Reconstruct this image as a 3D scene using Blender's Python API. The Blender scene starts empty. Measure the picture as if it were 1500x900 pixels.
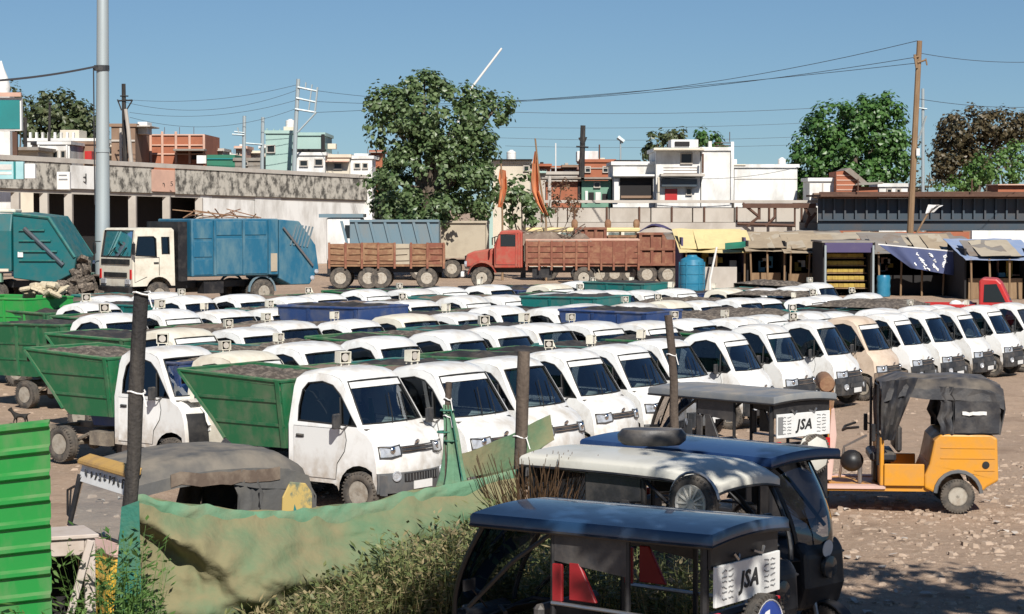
import bpy, bmesh, math, random
from mathutils import Vector, Matrix, noise
from mathutils.geometry import tessellate_polygon

RN = random.Random(11)
SC = bpy.context.scene
COL = SC.collection
# ------------------------------------------------------------------ camera, sky, sun, exposure
F, CH = 3200.0, 3.87                      # focal length in photo pixels (1500 wide), camera height
PIT = math.atan(149.0 / F)
cd = bpy.data.cameras.new('camera')
cd.sensor_width = 36.0
cd.lens = 36.0 * F / 1500.0
cd.clip_end = 6000.0
cam = bpy.data.objects.new('camera', cd)
cam.location = (0, 0, CH)
cam.rotation_euler = (math.pi / 2 - PIT, 0, 0)
COL.objects.link(cam)
SC.camera = cam

SUN_EL, SUN_AZ = math.radians(40), math.atan2(0.22, -0.97)
wd = bpy.data.worlds.new('World')
SC.world = wd
wd.use_nodes = True
nt = wd.node_tree
for n in list(nt.nodes):
    nt.nodes.remove(n)
sky = nt.nodes.new('ShaderNodeTexSky')
sky.sky_type = 'NISHITA'
sky.sun_disc = False
sky.sun_elevation = SUN_EL
sky.sun_rotation = SUN_AZ
sky.altitude = 300
sky.air_density = 1.0
sky.dust_density = 0.15
sky.ozone_density = 1.6
tcn = nt.nodes.new('ShaderNodeTexCoord')
mpn = nt.nodes.new('ShaderNodeVectorMath'); mpn.operation = 'ADD'
mpn.inputs[1].default_value = (0, 0, 0.04)   # lifts the look-up: the clear sky stays blue down to the roofs
nmn = nt.nodes.new('ShaderNodeVectorMath'); nmn.operation = 'NORMALIZE'
nt.links.new(tcn.outputs['Generated'], mpn.inputs[0])
nt.links.new(mpn.outputs[0], nmn.inputs[0])
nt.links.new(nmn.outputs[0], sky.inputs['Vector'])
bgn = nt.nodes.new('ShaderNodeBackground')
bgn.inputs['Strength'].default_value = 0.051
won = nt.nodes.new('ShaderNodeOutputWorld')
tin = nt.nodes.new('ShaderNodeMix'); tin.data_type = 'RGBA'; tin.blend_type = 'MULTIPLY'; tin.inputs[0].default_value = 1.0
tin.inputs[7].default_value = (0.76, 0.955, 1.15, 1)      # the clear, slightly cyan blue of this day's air
nt.links.new(sky.outputs[0], tin.inputs[6])
nt.links.new(tin.outputs[2], bgn.inputs[0])
nt.links.new(bgn.outputs[0], won.inputs[0])

sd = bpy.data.lights.new('sun', 'SUN')
sd.energy = 5.0
sd.angle = math.radians(0.5)
sd.color = (1.0, 0.955, 0.88)
sun = bpy.data.objects.new('sun', sd)
_s = Vector((math.cos(SUN_EL) * math.sin(SUN_AZ), math.cos(SUN_EL) * math.cos(SUN_AZ), math.sin(SUN_EL)))
sun.rotation_euler = _s.to_track_quat('Z', 'Y').to_euler()
sun.location = (10, -30, 40)
COL.objects.link(sun)
SC.view_settings.view_transform = 'Standard'
SC.view_settings.look = 'None'
SC.view_settings.exposure = 0.28
SC.view_settings.gamma = 1.0
SC.view_settings.use_curve_mapping = False
SC.cycles.max_bounces = 5
SC.cycles.diffuse_bounces = 2
SC.cycles.glossy_bounces = 2
SC.cycles.transmission_bounces = 2
SC.cycles.transparent_max_bounces = 10
SC.cycles.caustics_reflective = False
SC.cycles.caustics_refractive = False

# ------------------------------------------------------------------ helpers
def ray(px, py):
    u = (450.0 - py) / F
    return Vector(((px - 750.0) / F, math.cos(PIT) + u * math.sin(PIT), -math.sin(PIT) + u * math.cos(PIT)))

def at(px, py, Y):                         # the point seen at a photo pixel, Y metres out
    d = ray(px, py); t = Y / d.y
    return Vector((d.x * t, Y, CH + d.z * t))

def gr(px, py, z=0.0):                     # the point seen at a photo pixel on the level z
    d = ray(px, py); t = (z - CH) / d.z
    return Vector((d.x * t, d.y * t, z))

MATS = {}
def lin(h):
    c = [int(h[i:i + 2], 16) / 255.0 for i in (0, 2, 4)]
    return tuple(x / 12.92 if x <= 0.04045 else ((x + 0.055) / 1.055) ** 2.4 for x in c)

def mat(name, col, rough=0.7, metal=0.0, dirt=None, amt=0.35, scale=2.0, bump=0.0, bscale=30.0, dust=0.0, coat=0.0, spec=0.5, streak=1.0, var=0.0, lo=0.45, hi=0.7, splash=0.0):
    """surface colour with blotchy dirt (its own colour), optional dust lying on upward faces, fine bump"""
    m = bpy.data.materials.new(name); m.use_nodes = True
    t = m.node_tree; N = t.nodes; L = t.links
    b = N['Principled BSDF']
    b.inputs['Roughness'].default_value = rough
    b.inputs['Metallic'].default_value = metal
    b.inputs['Specular IOR Level'].default_value = spec
    if coat: b.inputs['Coat Weight'].default_value = coat
    tc = N.new('ShaderNodeTexCoord')
    src = tc.outputs['Object']
    oi = N.new('ShaderNodeObjectInfo')
    off = N.new('ShaderNodeVectorMath'); off.operation = 'ADD'
    mu = N.new('ShaderNodeMath'); mu.operation = 'MULTIPLY'; mu.inputs[1].default_value = 37.0
    L.new(oi.outputs['Random'], mu.inputs[0])
    L.new(src, off.inputs[0]); L.new(mu.outputs[0], off.inputs[1])
    vec = off.outputs[0]
    out = None
    rgb = N.new('ShaderNodeRGB'); rgb.outputs[0].default_value = (*col, 1)
    out = rgb.outputs[0]
    if var:
        hs = N.new('ShaderNodeHueSaturation')
        mr = N.new('ShaderNodeMapRange'); mr.inputs[3].default_value = 1 - var; mr.inputs[4].default_value = 1 + var
        L.new(oi.outputs['Random'], mr.inputs[0]); L.new(mr.outputs[0], hs.inputs['Value'])
        L.new(out, hs.inputs['Color']); out = hs.outputs[0]
    if dirt is not None:
        mp = N.new('ShaderNodeMapping'); mp.inputs['Scale'].default_value = (1, 1, 1.0 / streak)
        L.new(vec, mp.inputs[0])
        nz = N.new('ShaderNodeTexNoise'); nz.inputs['Scale'].default_value = scale; nz.inputs['Detail'].default_value = 8
        nz.inputs['Roughness'].default_value = 0.65
        L.new(mp.outputs[0], nz.inputs['Vector'])
        rp = N.new('ShaderNodeMapRange'); rp.inputs[1].default_value = lo; rp.inputs[2].default_value = hi
        rp.inputs[4].default_value = amt
        L.new(nz.outputs[0], rp.inputs[0])
        mx = N.new('ShaderNodeMix'); mx.data_type = 'RGBA'
        L.new(rp.outputs[0], mx.inputs[0]); L.new(out, mx.inputs[6]); mx.inputs[7].default_value = (*dirt, 1)
        out = mx.outputs[2]
        rr = N.new('ShaderNodeMapRange'); rr.inputs[3].default_value = rough; rr.inputs[4].default_value = min(1, rough + 0.35)
        L.new(rp.outputs[0], rr.inputs[0]); L.new(rr.outputs[0], b.inputs['Roughness'])
    if dust:
        ge = N.new('ShaderNodeNewGeometry')
        sp = N.new('ShaderNodeSeparateXYZ'); L.new(ge.outputs['Normal'], sp.inputs[0])
        n2 = N.new('ShaderNodeTexNoise'); n2.inputs['Scale'].default_value = 4.0; n2.inputs['Detail'].default_value = 6
        L.new(vec, n2.inputs['Vector'])
        m2 = N.new('ShaderNodeMath'); m2.operation = 'MULTIPLY'
        r2 = N.new('ShaderNodeMapRange'); r2.inputs[1].default_value = 0.3; r2.inputs[2].default_value = 1.0; r2.inputs[4].default_value = dust
        L.new(sp.outputs[2], r2.inputs[0]); L.new(r2.outputs[0], m2.inputs[0])
        r3 = N.new('ShaderNodeMapRange'); r3.inputs[1].default_value = 0.35; r3.inputs[2].default_value = 0.65
        L.new(n2.outputs[0], r3.inputs[0]); L.new(r3.outputs[0], m2.inputs[1])
        mx = N.new('ShaderNodeMix'); mx.data_type = 'RGBA'
        L.new(m2.outputs[0], mx.inputs[0]); L.new(out, mx.inputs[6]); mx.inputs[7].default_value = (0.44, 0.36, 0.26, 1)
        out = mx.outputs[2]
    if splash:                                # road mud thrown up on the lower panels
        sz = N.new('ShaderNodeSeparateXYZ'); L.new(src, sz.inputs[0])
        q1 = N.new('ShaderNodeMapRange'); q1.inputs[1].default_value = 0.95; q1.inputs[2].default_value = 0.25; q1.inputs[4].default_value = 1.0
        L.new(sz.outputs[2], q1.inputs[0])
        n4 = N.new('ShaderNodeTexNoise'); n4.inputs['Scale'].default_value = 9.0; n4.inputs['Detail'].default_value = 7
        L.new(vec, n4.inputs['Vector'])
        q2 = N.new('ShaderNodeMath'); q2.operation = 'MULTIPLY'; L.new(q1.outputs[0], q2.inputs[0]); L.new(n4.outputs[0], q2.inputs[1])
        q3 = N.new('ShaderNodeMapRange'); q3.inputs[1].default_value = 0.12; q3.inputs[2].default_value = 0.5; q3.inputs[4].default_value = splash
        L.new(q2.outputs[0], q3.inputs[0])
        mx = N.new('ShaderNodeMix'); mx.data_type = 'RGBA'
        L.new(q3.outputs[0], mx.inputs[0]); L.new(out, mx.inputs[6]); mx.inputs[7].default_value = (0.34, 0.26, 0.18, 1)
        out = mx.outputs[2]
    L.new(out, b.inputs['Base Color'])
    if bump:
        n3 = N.new('ShaderNodeTexNoise'); n3.inputs['Scale'].default_value = bscale; n3.inputs['Detail'].default_value = 5
        L.new(vec, n3.inputs['Vector'])
        bp = N.new('ShaderNodeBump'); bp.inputs['Strength'].default_value = bump; bp.inputs['Distance'].default_value = 0.02
        L.new(n3.outputs[0], bp.inputs['Height']); L.new(bp.outputs[0], b.inputs['Normal'])
    MATS[name] = m
    return m

def glassmat(name, tint, gloss=0.35):
    m = bpy.data.materials.new(name); m.use_nodes = True
    t = m.node_tree; N = t.nodes; L = t.links
    N.remove(N['Principled BSDF'])
    tr = N.new('ShaderNodeBsdfTransparent'); tr.inputs[0].default_value = (*tint, 1)
    gl = N.new('ShaderNodeBsdfGlossy'); gl.inputs['Roughness'].default_value = 0.04; gl.inputs[0].default_value = (0.9, 0.95, 1, 1)
    fr = N.new('ShaderNodeFresnel'); fr.inputs[0].default_value = 1.5
    ad = N.new('ShaderNodeMath'); ad.operation = 'MULTIPLY_ADD'; ad.inputs[1].default_value = 1.2; ad.inputs[2].default_value = gloss * 0.3
    ms = N.new('ShaderNodeMixShader')
    L.new(fr.outputs[0], ad.inputs[0]); L.new(ad.outputs[0], ms.inputs[0]); L.new(tr.outputs[0], ms.inputs[1]); L.new(gl.outputs[0], ms.inputs[2])
    L.new(ms.outputs[0], N['Material Output'].inputs[0])
    MATS[name] = m
    return m

def leafmat(name, c1, c2, trans=0.35):
    m = bpy.data.materials.new(name); m.use_nodes = True
    t = m.node_tree; N = t.nodes; L = t.links
    b = N['Principled BSDF']; b.inputs['Roughness'].default_value = 0.42
    b.inputs['Specular IOR Level'].default_value = 0.6
    ge = N.new('ShaderNodeNewGeometry')
    cr = N.new('ShaderNodeMix'); cr.data_type = 'RGBA'
    L.new(ge.outputs['Random Per Island'], cr.inputs[0])
    cr.inputs[6].default_value = (*c1, 1); cr.inputs[7].default_value = (*c2, 1)
    L.new(cr.outputs[2], b.inputs['Base Color'])
    tl = N.new('ShaderNodeBsdfTranslucent')
    L.new(cr.outputs[2], tl.inputs[0])
    ms = N.new('ShaderNodeMixShader'); ms.inputs[0].default_value = trans
    L.new(b.outputs[0], ms.inputs[1]); L.new(tl.outputs[0], ms.inputs[2])
    L.new(ms.outputs[0], N['Material Output'].inputs[0])
    MATS[name] = m
    return m

class MB:
    def __init__(s): s.v = []; s.f = []; s.m = []
    def add(s, vs, fs, m=0):
        o = len(s.v); s.v.extend([tuple(v) for v in vs]); s.f.extend([tuple(i + o for i in f) for f in fs]); s.m.extend([m] * len(fs)); return s
    def box(s, x0, x1, y0, y1, z0, z1, m=0):
        return s.add([(x0,y0,z0),(x1,y0,z0),(x1,y1,z0),(x0,y1,z0),(x0,y0,z1),(x1,y0,z1),(x1,y1,z1),(x0,y1,z1)],
                     [(3,2,1,0),(4,5,6,7),(0,1,5,4),(1,2,6,5),(2,3,7,6),(3,0,4,7)], m)
    def obox(s, c, sz, rot=(0,0,0), m=0):
        from mathutils import Euler
        M = Euler(rot).to_matrix(); h = Vector(sz) / 2
        vs = [Vector(c) + M @ Vector((a*h.x, b*h.y, d*h.z)) for a,b,d in ((-1,-1,-1),(1,-1,-1),(1,1,-1),(-1,1,-1),(-1,-1,1),(1,-1,1),(1,1,1),(-1,1,1))]
        return s.add(vs, [(3,2,1,0),(4,5,6,7),(0,1,5,4),(1,2,6,5),(2,3,7,6),(3,0,4,7)], m)
    def cyl(s, p0, p1, r0, r1=None, n=8, m=0, caps=True):
        p0 = Vector(p0); p1 = Vector(p1); r1 = r0 if r1 is None else r1
        d = (p1 - p0).normalized(); a = d.orthogonal().normalized(); b = d.cross(a)
        vs = []
        for p, r in ((p0, r0), (p1, r1)):
            for i in range(n):
                t = 2 * math.pi * i / n
                vs.append(p + (a * math.cos(t) + b * math.sin(t)) * r)
        fs = [(i, (i+1) % n, n + (i+1) % n, n + i) for i in range(n)]
        if caps: fs += [tuple(range(n-1, -1, -1)), tuple(range(n, 2*n))]
        return s.add(vs, fs, m)
    def path(s, pts, r, n=6, m=0, close=False):
        P = [Vector(p) for p in pts]; k = len(P)
        if k < 2: return s
        rs = r if isinstance(r, (list, tuple)) else [r] * k
        vs = []; prev = None
        for i, p in enumerate(P):
            if close: d = P[(i+1) % k] - P[i-1]
            else: d = P[min(i+1, k-1)] - P[max(i-1, 0)]
            d.normalize()
            if prev is None: a = d.orthogonal().normalized()
            else:
                a = prev - d * prev.dot(d)
                a = a.normalized() if a.length > 1e-6 else d.orthogonal().normalized()
            prev = a; b = d.cross(a)
            for j in range(n):
                t = 2 * math.pi * j / n
                vs.append(p + (a * math.cos(t) + b * math.sin(t)) * rs[i])
        fs = []
        for i in range(k if close else k - 1):
            q = (i + 1) % k
            for j in range(n): fs.append((i*n+j, i*n+(j+1) % n, q*n+(j+1) % n, q*n+j))
        if not close: fs += [tuple(range(n-1, -1, -1)), tuple(range((k-1)*n, k*n))]
        return s.add(vs, fs, m)
    def lathe(s, prof, n=20, o=(0,0,0), ax='y', m=0):
        vs = []; o = Vector(o)
        for r, h in prof:
            for i in range(n):
                t = 2 * math.pi * i / n; c, q = math.cos(t) * r, math.sin(t) * r
                vs.append(o + Vector({'y': (c, h, q), 'z': (c, q, h), 'x': (h, c, q)}[ax]))
        k = len(prof)
        fs = [(i*n+j, i*n+(j+1) % n, (i+1)*n+(j+1) % n, (i+1)*n+j) for i in range(k-1) for j in range(n)]
        if prof[0][0] > 1e-5: fs.append(tuple(range(n)))
        if prof[-1][0] > 1e-5: fs.append(tuple(range((k-1)*n, k*n)))
        return s.add(vs, fs, m)
    def prism(s, poly, a, b, ax='y', m=0):
        n = len(poly)
        def p3(p, d): return {'y': (p[0], d, p[1]), 'x': (d, p[0], p[1]), 'z': (p[0], p[1], d)}[ax]
        vs = [p3(p, a) for p in poly] + [p3(p, b) for p in poly]
        tri = tessellate_polygon([[Vector((p[0], p[1], 0)) for p in poly]])
        fs = [tuple(t) for t in tri] + [tuple(n + i for i in reversed(t)) for t in tri]
        fs += [(i, (i+1) % n, n + (i+1) % n, n + i) for i in range(n)]
        return s.add(vs, fs, m)
    def grid(s, rows, m=0, close=False):
        k = len(rows[0]); o = [p for r in rows for p in r]
        fs = []
        for i in range(len(rows) - 1):
            for j in range(k if close else k - 1):
                fs.append((i*k+j, i*k+(j+1) % k, (i+1)*k+(j+1) % k, (i+1)*k+j))
        return s.add(o, fs, m)
    def mesh(s, name, mats, smooth=None, bevel=0.0, seg=1, solid=0.0, merge=False):
        me = bpy.data.meshes.new(name)
        bm = bmesh.new()
        bv = [bm.verts.new(v) for v in s.v]
        for f, mi in zip(s.f, s.m):
            try:
                q = bm.faces.new([bv[i] for i in f]); q.material_index = mi
            except ValueError: pass
        if merge: bmesh.ops.remove_doubles(bm, verts=bm.verts, dist=1e-4)
        if not solid: bmesh.ops.recalc_face_normals(bm, faces=bm.faces)
        if solid:
            bmesh.ops.recalc_face_normals(bm, faces=bm.faces)
            bmesh.ops.solidify(bm, geom=list(bm.faces), thickness=solid)
        if bevel:
            ed = [e for e in bm.edges if len(e.link_faces) == 2 and e.calc_face_angle(0) > 0.6]
            bmesh.ops.bevel(bm, geom=ed, offset=bevel, segments=seg, affect='EDGES', profile=0.5, clamp_overlap=True)
        bm.to_mesh(me); bm.free()
        for q in (mats if isinstance(mats, (list, tuple)) else [mats]):
            me.materials.append(MATS[q] if isinstance(q, str) else q)
        if smooth is not None:
            me.shade_smooth(); me.set_sharp_from_angle(angle=math.radians(smooth))
        return me

def ob(name, me, parent=None, loc=(0,0,0), rot=(0,0,0), scale=None):
    o = bpy.data.objects.new(name, me)
    COL.objects.link(o)
    if parent is not None: o.parent = parent
    o.location = loc; o.rotation_euler = rot
    if scale is not None: o.scale = scale if isinstance(scale, (tuple, list)) else (scale,)*3
    return o

def tag(o, label, cat=None, group=None, kind=None):
    if label: o['label'] = label
    if cat: o['category'] = cat
    if group: o['group'] = group
    if kind: o['kind'] = kind
    return o

def thing(name, label, cat, loc=(0,0,0), rz=0.0, group=None):
    return tag(ob(name, None, None, loc, (0,0,rz)), label, cat, group)

def place(proto, root):                    # proto: list of (name, mesh, loc, rot[, children[, label]])
    for p in proto:
        o = ob(p[0], p[1], root, p[2], p[3])
        for c in (p[4] if len(p) > 4 else ()): ob(c[0], c[1], o, c[2], c[3])
Z3 = (0, 0, 0)

def text_mesh(txt, size, m, ext=0.004, shear=0.0, align='CENTER', bold=0.0):
    c = bpy.data.curves.new('lettering', 'FONT')
    c.body = txt; c.size = size; c.extrude = ext; c.shear = shear; c.align_x = align; c.align_y = 'CENTER'; c.resolution_u = 2; c.offset = bold; c.space_character = 1.0 + (0.12 if bold else 0)
    o = bpy.data.objects.new('lettering', c); COL.objects.link(o)
    bpy.context.view_layer.update()
    me = bpy.data.meshes.new_from_object(o.evaluated_get(bpy.context.evaluated_depsgraph_get()))
    bpy.data.objects.remove(o)
    me.materials.clear(); me.materials.append(MATS[m])
    return me

# ------------------------------------------------------------------ materials
DUST = (0.40, 0.31, 0.22)
mat('white_paint', (0.78, 0.78, 0.76), 0.38, dirt=(0.36, 0.29, 0.21), amt=0.62, scale=3.2, dust=0.5, coat=0.2, streak=1.6, var=0.10, lo=0.50, hi=0.74, splash=0.75)
mat('tan_paint', (0.62, 0.50, 0.39), 0.45, dirt=(0.3, 0.2, 0.13), amt=0.5, scale=3, dust=0.3)
mat('cream_paint', (0.70, 0.66, 0.55), 0.5, dirt=(0.36, 0.28, 0.2), amt=0.5, scale=2.5, dust=0.3)
mat('green_paint', (0.012, 0.115, 0.045), 0.5, dirt=(0.17, 0.16, 0.11), amt=0.55, scale=3.5, dust=0.35, streak=1.5, var=0.2)
mat('bright_green', (0.02, 0.30, 0.055), 0.5, dirt=(0.12, 0.2, 0.08), amt=0.5, scale=3.0, dust=0.25)
mat('sheet_green', (0.018, 0.23, 0.045), 0.34, dirt=(0.16, 0.20, 0.10), amt=0.7, scale=2.6, streak=2.5, dust=.3)
mat('teal_paint', (0.008, 0.135, 0.125), 0.45, dirt=(0.13, 0.15, 0.13), amt=0.5, scale=3, dust=0.3, var=0.15)
mat('teal_lorry', (0.004, 0.115, 0.125), 0.45, dirt=(0.07, 0.09, 0.08), amt=0.5, scale=1.4, dust=0.25)
mat('blue_bin', (0.018, 0.045, 0.14), 0.5, dirt=(0.15, 0.15, 0.16), amt=0.6, scale=2.5, dust=0.3, var=0.2)
mat('blue_lorry', (0.014, 0.115, 0.20), 0.5, dirt=(0.13, 0.22, 0.24), amt=0.75, scale=1.6, dust=0.2, streak=2.5)
mat('grey_blue', (0.13, 0.20, 0.24), 0.55, dirt=(0.2, 0.19, 0.17), amt=0.6, scale=1.3, dust=0.2, streak=2)
mat('red_lorry', (0.36, 0.055, 0.035), 0.65, dirt=(0.30, 0.15, 0.10), amt=0.85, scale=2.4, dust=0.35)
mat('red_paint', (0.45, 0.02, 0.02), 0.4, dirt=(0.25, 0.06, 0.05), amt=0.4, scale=3, dust=0.2)
mat('rust_red', (0.20, 0.07, 0.042), 0.8, dirt=(0.34, 0.19, 0.11), amt=0.8, scale=2.6, bump=0.3)
mat('rust_brown', (0.22, 0.11, 0.06), 0.85, dirt=(0.38, 0.25, 0.14), amt=0.8, scale=3.0, bump=0.4)
mat('beige_board', (0.42, 0.36, 0.27), 0.8, dirt=(0.26, 0.21, 0.16), amt=0.5, scale=1.2)
mat('orange_paint', (0.62, 0.27, 0.02), 0.45, dirt=(0.42, 0.22, 0.08), amt=0.6, scale=3, dust=0.25)
mat('yellow_paint', (0.66, 0.38, 0.03), 0.45, dirt=(0.4, 0.25, 0.1), amt=0.6, scale=3, dust=0.2)
mat('pink_paint', (0.62, 0.42, 0.36), 0.6, dirt=(0.4, 0.28, 0.22), amt=0.5, scale=3)
mat('black_paint', (0.012, 0.012, 0.014), 0.45, dirt=(0.08, 0.07, 0.06), amt=0.4, scale=4)
mat('dark_plastic', (0.028, 0.03, 0.034), 0.5, dirt=(0.16, 0.14, 0.12), amt=0.45, scale=4, dust=0.3)
mat('grey_plastic', (0.10, 0.105, 0.11), 0.55, dirt=(0.22, 0.19, 0.16), amt=0.4, scale=5, dust=0.3)
mat('rubber', (0.040, 0.038, 0.036), 0.9, dirt=(0.20, 0.165, 0.13), amt=0.65, scale=7, bump=0.2, lo=0.35, hi=0.65)
mat('seal', (0.012, 0.012, 0.012), 0.7)
mat('rim_steel', (0.46, 0.42, 0.35), 0.5, 0.3, dirt=(0.2, 0.14, 0.09), amt=0.7, scale=9)
mat('steel', (0.42, 0.42, 0.42), 0.35, 0.85, dirt=(0.25, 0.2, 0.16), amt=0.5, scale=6)
mat('chrome', (0.65, 0.65, 0.66), 0.16, 1.0)
mat('lamp_lens', (0.55, 0.57, 0.6), 0.1, 0.3, dirt=(0.1, 0.1, 0.1), amt=0.7, scale=9)
mat('lamp_dark', (0.09, 0.095, 0.10), 0.12, 0.5)
mat('rim_alloy', (0.62, 0.60, 0.55), 0.35, 0.3)
mat('lamp_amber', (0.6, 0.2, 0.02), 0.2)
mat('lamp_red', (0.5, 0.015, 0.015), 0.25)
mat('chassis_dirt', (0.15, 0.125, 0.10), 0.9, dirt=(0.36, 0.30, 0.22), amt=0.8, scale=5, bump=0.3)
mat('seat_vinyl', (0.22, 0.21, 0.19), 0.7, dirt=(0.3, 0.27, 0.22), amt=0.5, scale=4)
mat('seat_red', (0.27, 0.012, 0.016), 0.5, dirt=(0.25, 0.03, 0.03), amt=0.4, scale=5)
mat('tarp_dark', (0.030, 0.028, 0.027), 0.7, dirt=(0.13, 0.105, 0.085), amt=0.6, scale=3, bump=0.5, bscale=9, var=0.3)
mat('tarp_brown', (0.14, 0.10, 0.075), 0.9, dirt=(0.30, 0.24, 0.18), amt=0.7, scale=4, bump=0.5, bscale=9, var=0.3)
mat('canopy_grey', (0.085, 0.083, 0.08), 0.75, dirt=(0.17, 0.155, 0.13), amt=0.7, scale=2.4, bump=0.4, bscale=12, dust=0.35)
mat('canopy_black', (0.03, 0.03, 0.034), 0.42, dirt=(0.15, 0.13, 0.11), amt=0.6, scale=2.6, bump=0.3, bscale=10, dust=0.35)
mat('rick_blue', (0.016, 0.045, 0.10), 0.3, dirt=(0.10, 0.12, 0.15), amt=0.5, scale=2.0, coat=0.5)
mat('rick_royal', (0.012, 0.035, 0.11), 0.32, dirt=(0.06, 0.10, 0.2), amt=0.4, scale=2.0, coat=0.5)
mat('rick_white', (0.62, 0.60, 0.53), 0.4, dirt=(0.36, 0.35, 0.3), amt=0.6, scale=2.5, coat=0.3)
mat('rick_grey', (0.17, 0.18, 0.19), 0.4, dirt=(0.3, 0.28, 0.24), amt=0.6, scale=2.5, dust=0.5)
mat('plate_white', (0.72, 0.72, 0.70), 0.5, dirt=(0.45, 0.42, 0.38), amt=0.4, scale=5)
mat('print_black', (0.02, 0.02, 0.02), 0.7)
mat('print_white', (0.75, 0.75, 0.75), 0.7)
mat('print_blue', (0.02, 0.05, 0.25), 0.6)
mat('print_grey', (0.2, 0.2, 0.2), 0.7)
mat('net_green', (0.085, 0.17, 0.09), 0.85, dirt=(0.215, 0.185, 0.10), amt=0.92, scale=1.1, bump=0.6, bscale=14, lo=0.36, hi=0.58)
mat('net_dark', (0.03, 0.15, 0.11), 0.9, dirt=(0.16, 0.2, 0.1), amt=0.6, scale=3, bump=0.5)
mat('wood_post', (0.075, 0.055, 0.042), 0.9, dirt=(0.2, 0.155, 0.12), amt=0.7, scale=6, bump=0.6, streak=6)
mat('wood_dark', (0.022, 0.020, 0.020), 0.9, dirt=(0.1, 0.085, 0.07), amt=0.6, scale=8, bump=0.8, streak=6)
mat('wood_brown', (0.21, 0.13, 0.07), 0.85, dirt=(0.36, 0.25, 0.15), amt=0.6, scale=4, streak=5, bump=0.4)
mat('white_wood', (0.50, 0.43, 0.38), 0.75, dirt=(0.34, 0.26, 0.2), amt=0.6, scale=4)
mat('galv', (0.40, 0.45, 0.46), 0.5, 0.35, dirt=(0.30, 0.33, 0.33), amt=0.5, scale=1.2, streak=4)
mat('concrete_stain', (0.46, 0.43, 0.37), 0.9, dirt=(0.05, 0.046, 0.04), amt=0.92, scale=2.2, streak=1.3, bump=0.3, lo=0.44, hi=0.60)
mat('concrete', (0.46, 0.42, 0.37), 0.9, dirt=(0.25, 0.21, 0.17), amt=0.6, scale=0.6, streak=2, bump=0.2)
mat('wall_white', (0.74, 0.73, 0.70), 0.85, dirt=(0.30, 0.27, 0.23), amt=0.6, scale=0.9, streak=2.5)
mat('wall_cream', (0.62, 0.55, 0.44), 0.85, dirt=(0.3, 0.26, 0.2), amt=0.5, scale=0.5, streak=2.5)
mat('wall_mint', (0.34, 0.47, 0.43), 0.85, dirt=(0.2, 0.36, 0.32), amt=0.4, scale=0.5, streak=2.5)
mat('wall_cyan', (0.28, 0.48, 0.50), 0.7, dirt=(0.5, 0.7, 0.7), amt=0.5, scale=0.8)
mat('wall_teal', (0.008, 0.19, 0.19), 0.6, dirt=(0.02, 0.12, 0.12), amt=0.4, scale=0.4)
mat('wall_brick', (0.36, 0.125, 0.065), 0.9, dirt=(0.22, 0.075, 0.045), amt=0.6, scale=1.0, bump=0.3)
mat('wall_brown', (0.26, 0.17, 0.115), 0.9, dirt=(0.14, 0.09, 0.06), amt=0.6, scale=0.8, streak=2)
mat('wall_green', (0.16, 0.30, 0.22), 0.85, dirt=(0.09, 0.16, 0.12), amt=0.5, scale=0.7)
mat('wall_dark', (0.02, 0.018, 0.018), 0.95)  # near-black, also painted where openings lie in shade
mat('wall_pink', (0.58, 0.36, 0.27), 0.85, dirt=(0.34, 0.22, 0.18), amt=0.5, scale=0.7)
mat('roof_tin', (0.27, 0.245, 0.215), 0.7, 0.2, dirt=(0.2, 0.13, 0.08), amt=0.7, scale=0.9)
mat('roof_green', (0.02, 0.17, 0.10), 0.6, dirt=(0.05, 0.1, 0.07), amt=0.5, scale=1)
mat('window_dark', (0.015, 0.02, 0.022), 0.3)
mat('girder', (0.035, 0.055, 0.075), 0.6, dirt=(0.10, 0.075, 0.06), amt=0.6, scale=0.8)
mat('girder_rust', (0.09, 0.045, 0.03), 0.85, dirt=(0.16, 0.09, 0.06), amt=0.6, scale=2)
mat('saffron', (0.62, 0.22, 0.09), 0.85, dirt=(0.55, 0.30, 0.2), amt=0.6, scale=1.2)
mat('flag_white', (0.7, 0.68, 0.65), 0.85)
mat('cloth_yellow', (0.68, 0.55, 0.27), 0.85, dirt=(0.5, 0.38, 0.2), amt=0.5, scale=1.5)
mat('cloth_tan', (0.36, 0.285, 0.195), 0.9, dirt=(0.26, 0.2, 0.14), amt=0.7, scale=1.5, bump=0.4, bscale=6)
mat('cloth_blue', (0.22, 0.29, 0.44), 0.8, dirt=(0.4, 0.4, 0.42), amt=0.5, scale=1.2)
mat('cloth_navy', (0.05, 0.065, 0.15), 0.75, dirt=(0.12, 0.13, 0.2), amt=0.4, scale=1.5)
mat('cloth_purple', (0.07, 0.055, 0.13), 0.8, dirt=(0.12, 0.1, 0.15), amt=0.4, scale=2)
mat('drum_blue', (0.02, 0.17, 0.28), 0.4, dirt=(0.1, 0.3, 0.4), amt=0.4, scale=2)
mat('goods_yellow', (0.42, 0.30, 0.06), 0.8, dirt=(0.2, 0.1, 0.04), amt=0.7, scale=3)
mat('trash', (0.075, 0.06, 0.048), 0.95, dirt=(0.34, 0.28, 0.22), amt=0.8, scale=11, bump=0.8, bscale=20)
mat('sack', (0.55, 0.47, 0.33), 0.9, dirt=(0.3, 0.25, 0.17), amt=0.6, scale=5, bump=0.5)
mat('bark', (0.13, 0.10, 0.075), 0.95, dirt=(0.06, 0.045, 0.035), amt=0.6, scale=3, bump=0.6, streak=4)
mat('fur_black', (0.012, 0.011, 0.010), 0.8, dirt=(0.05, 0.04, 0.03), amt=0.4, scale=9)
mat('wire', (0.03, 0.03, 0.035), 0.6)
mat('stone', (0.40, 0.305, 0.23), 0.95, dirt=(0.20, 0.145, 0.105), amt=0.8, scale=3)
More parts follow.
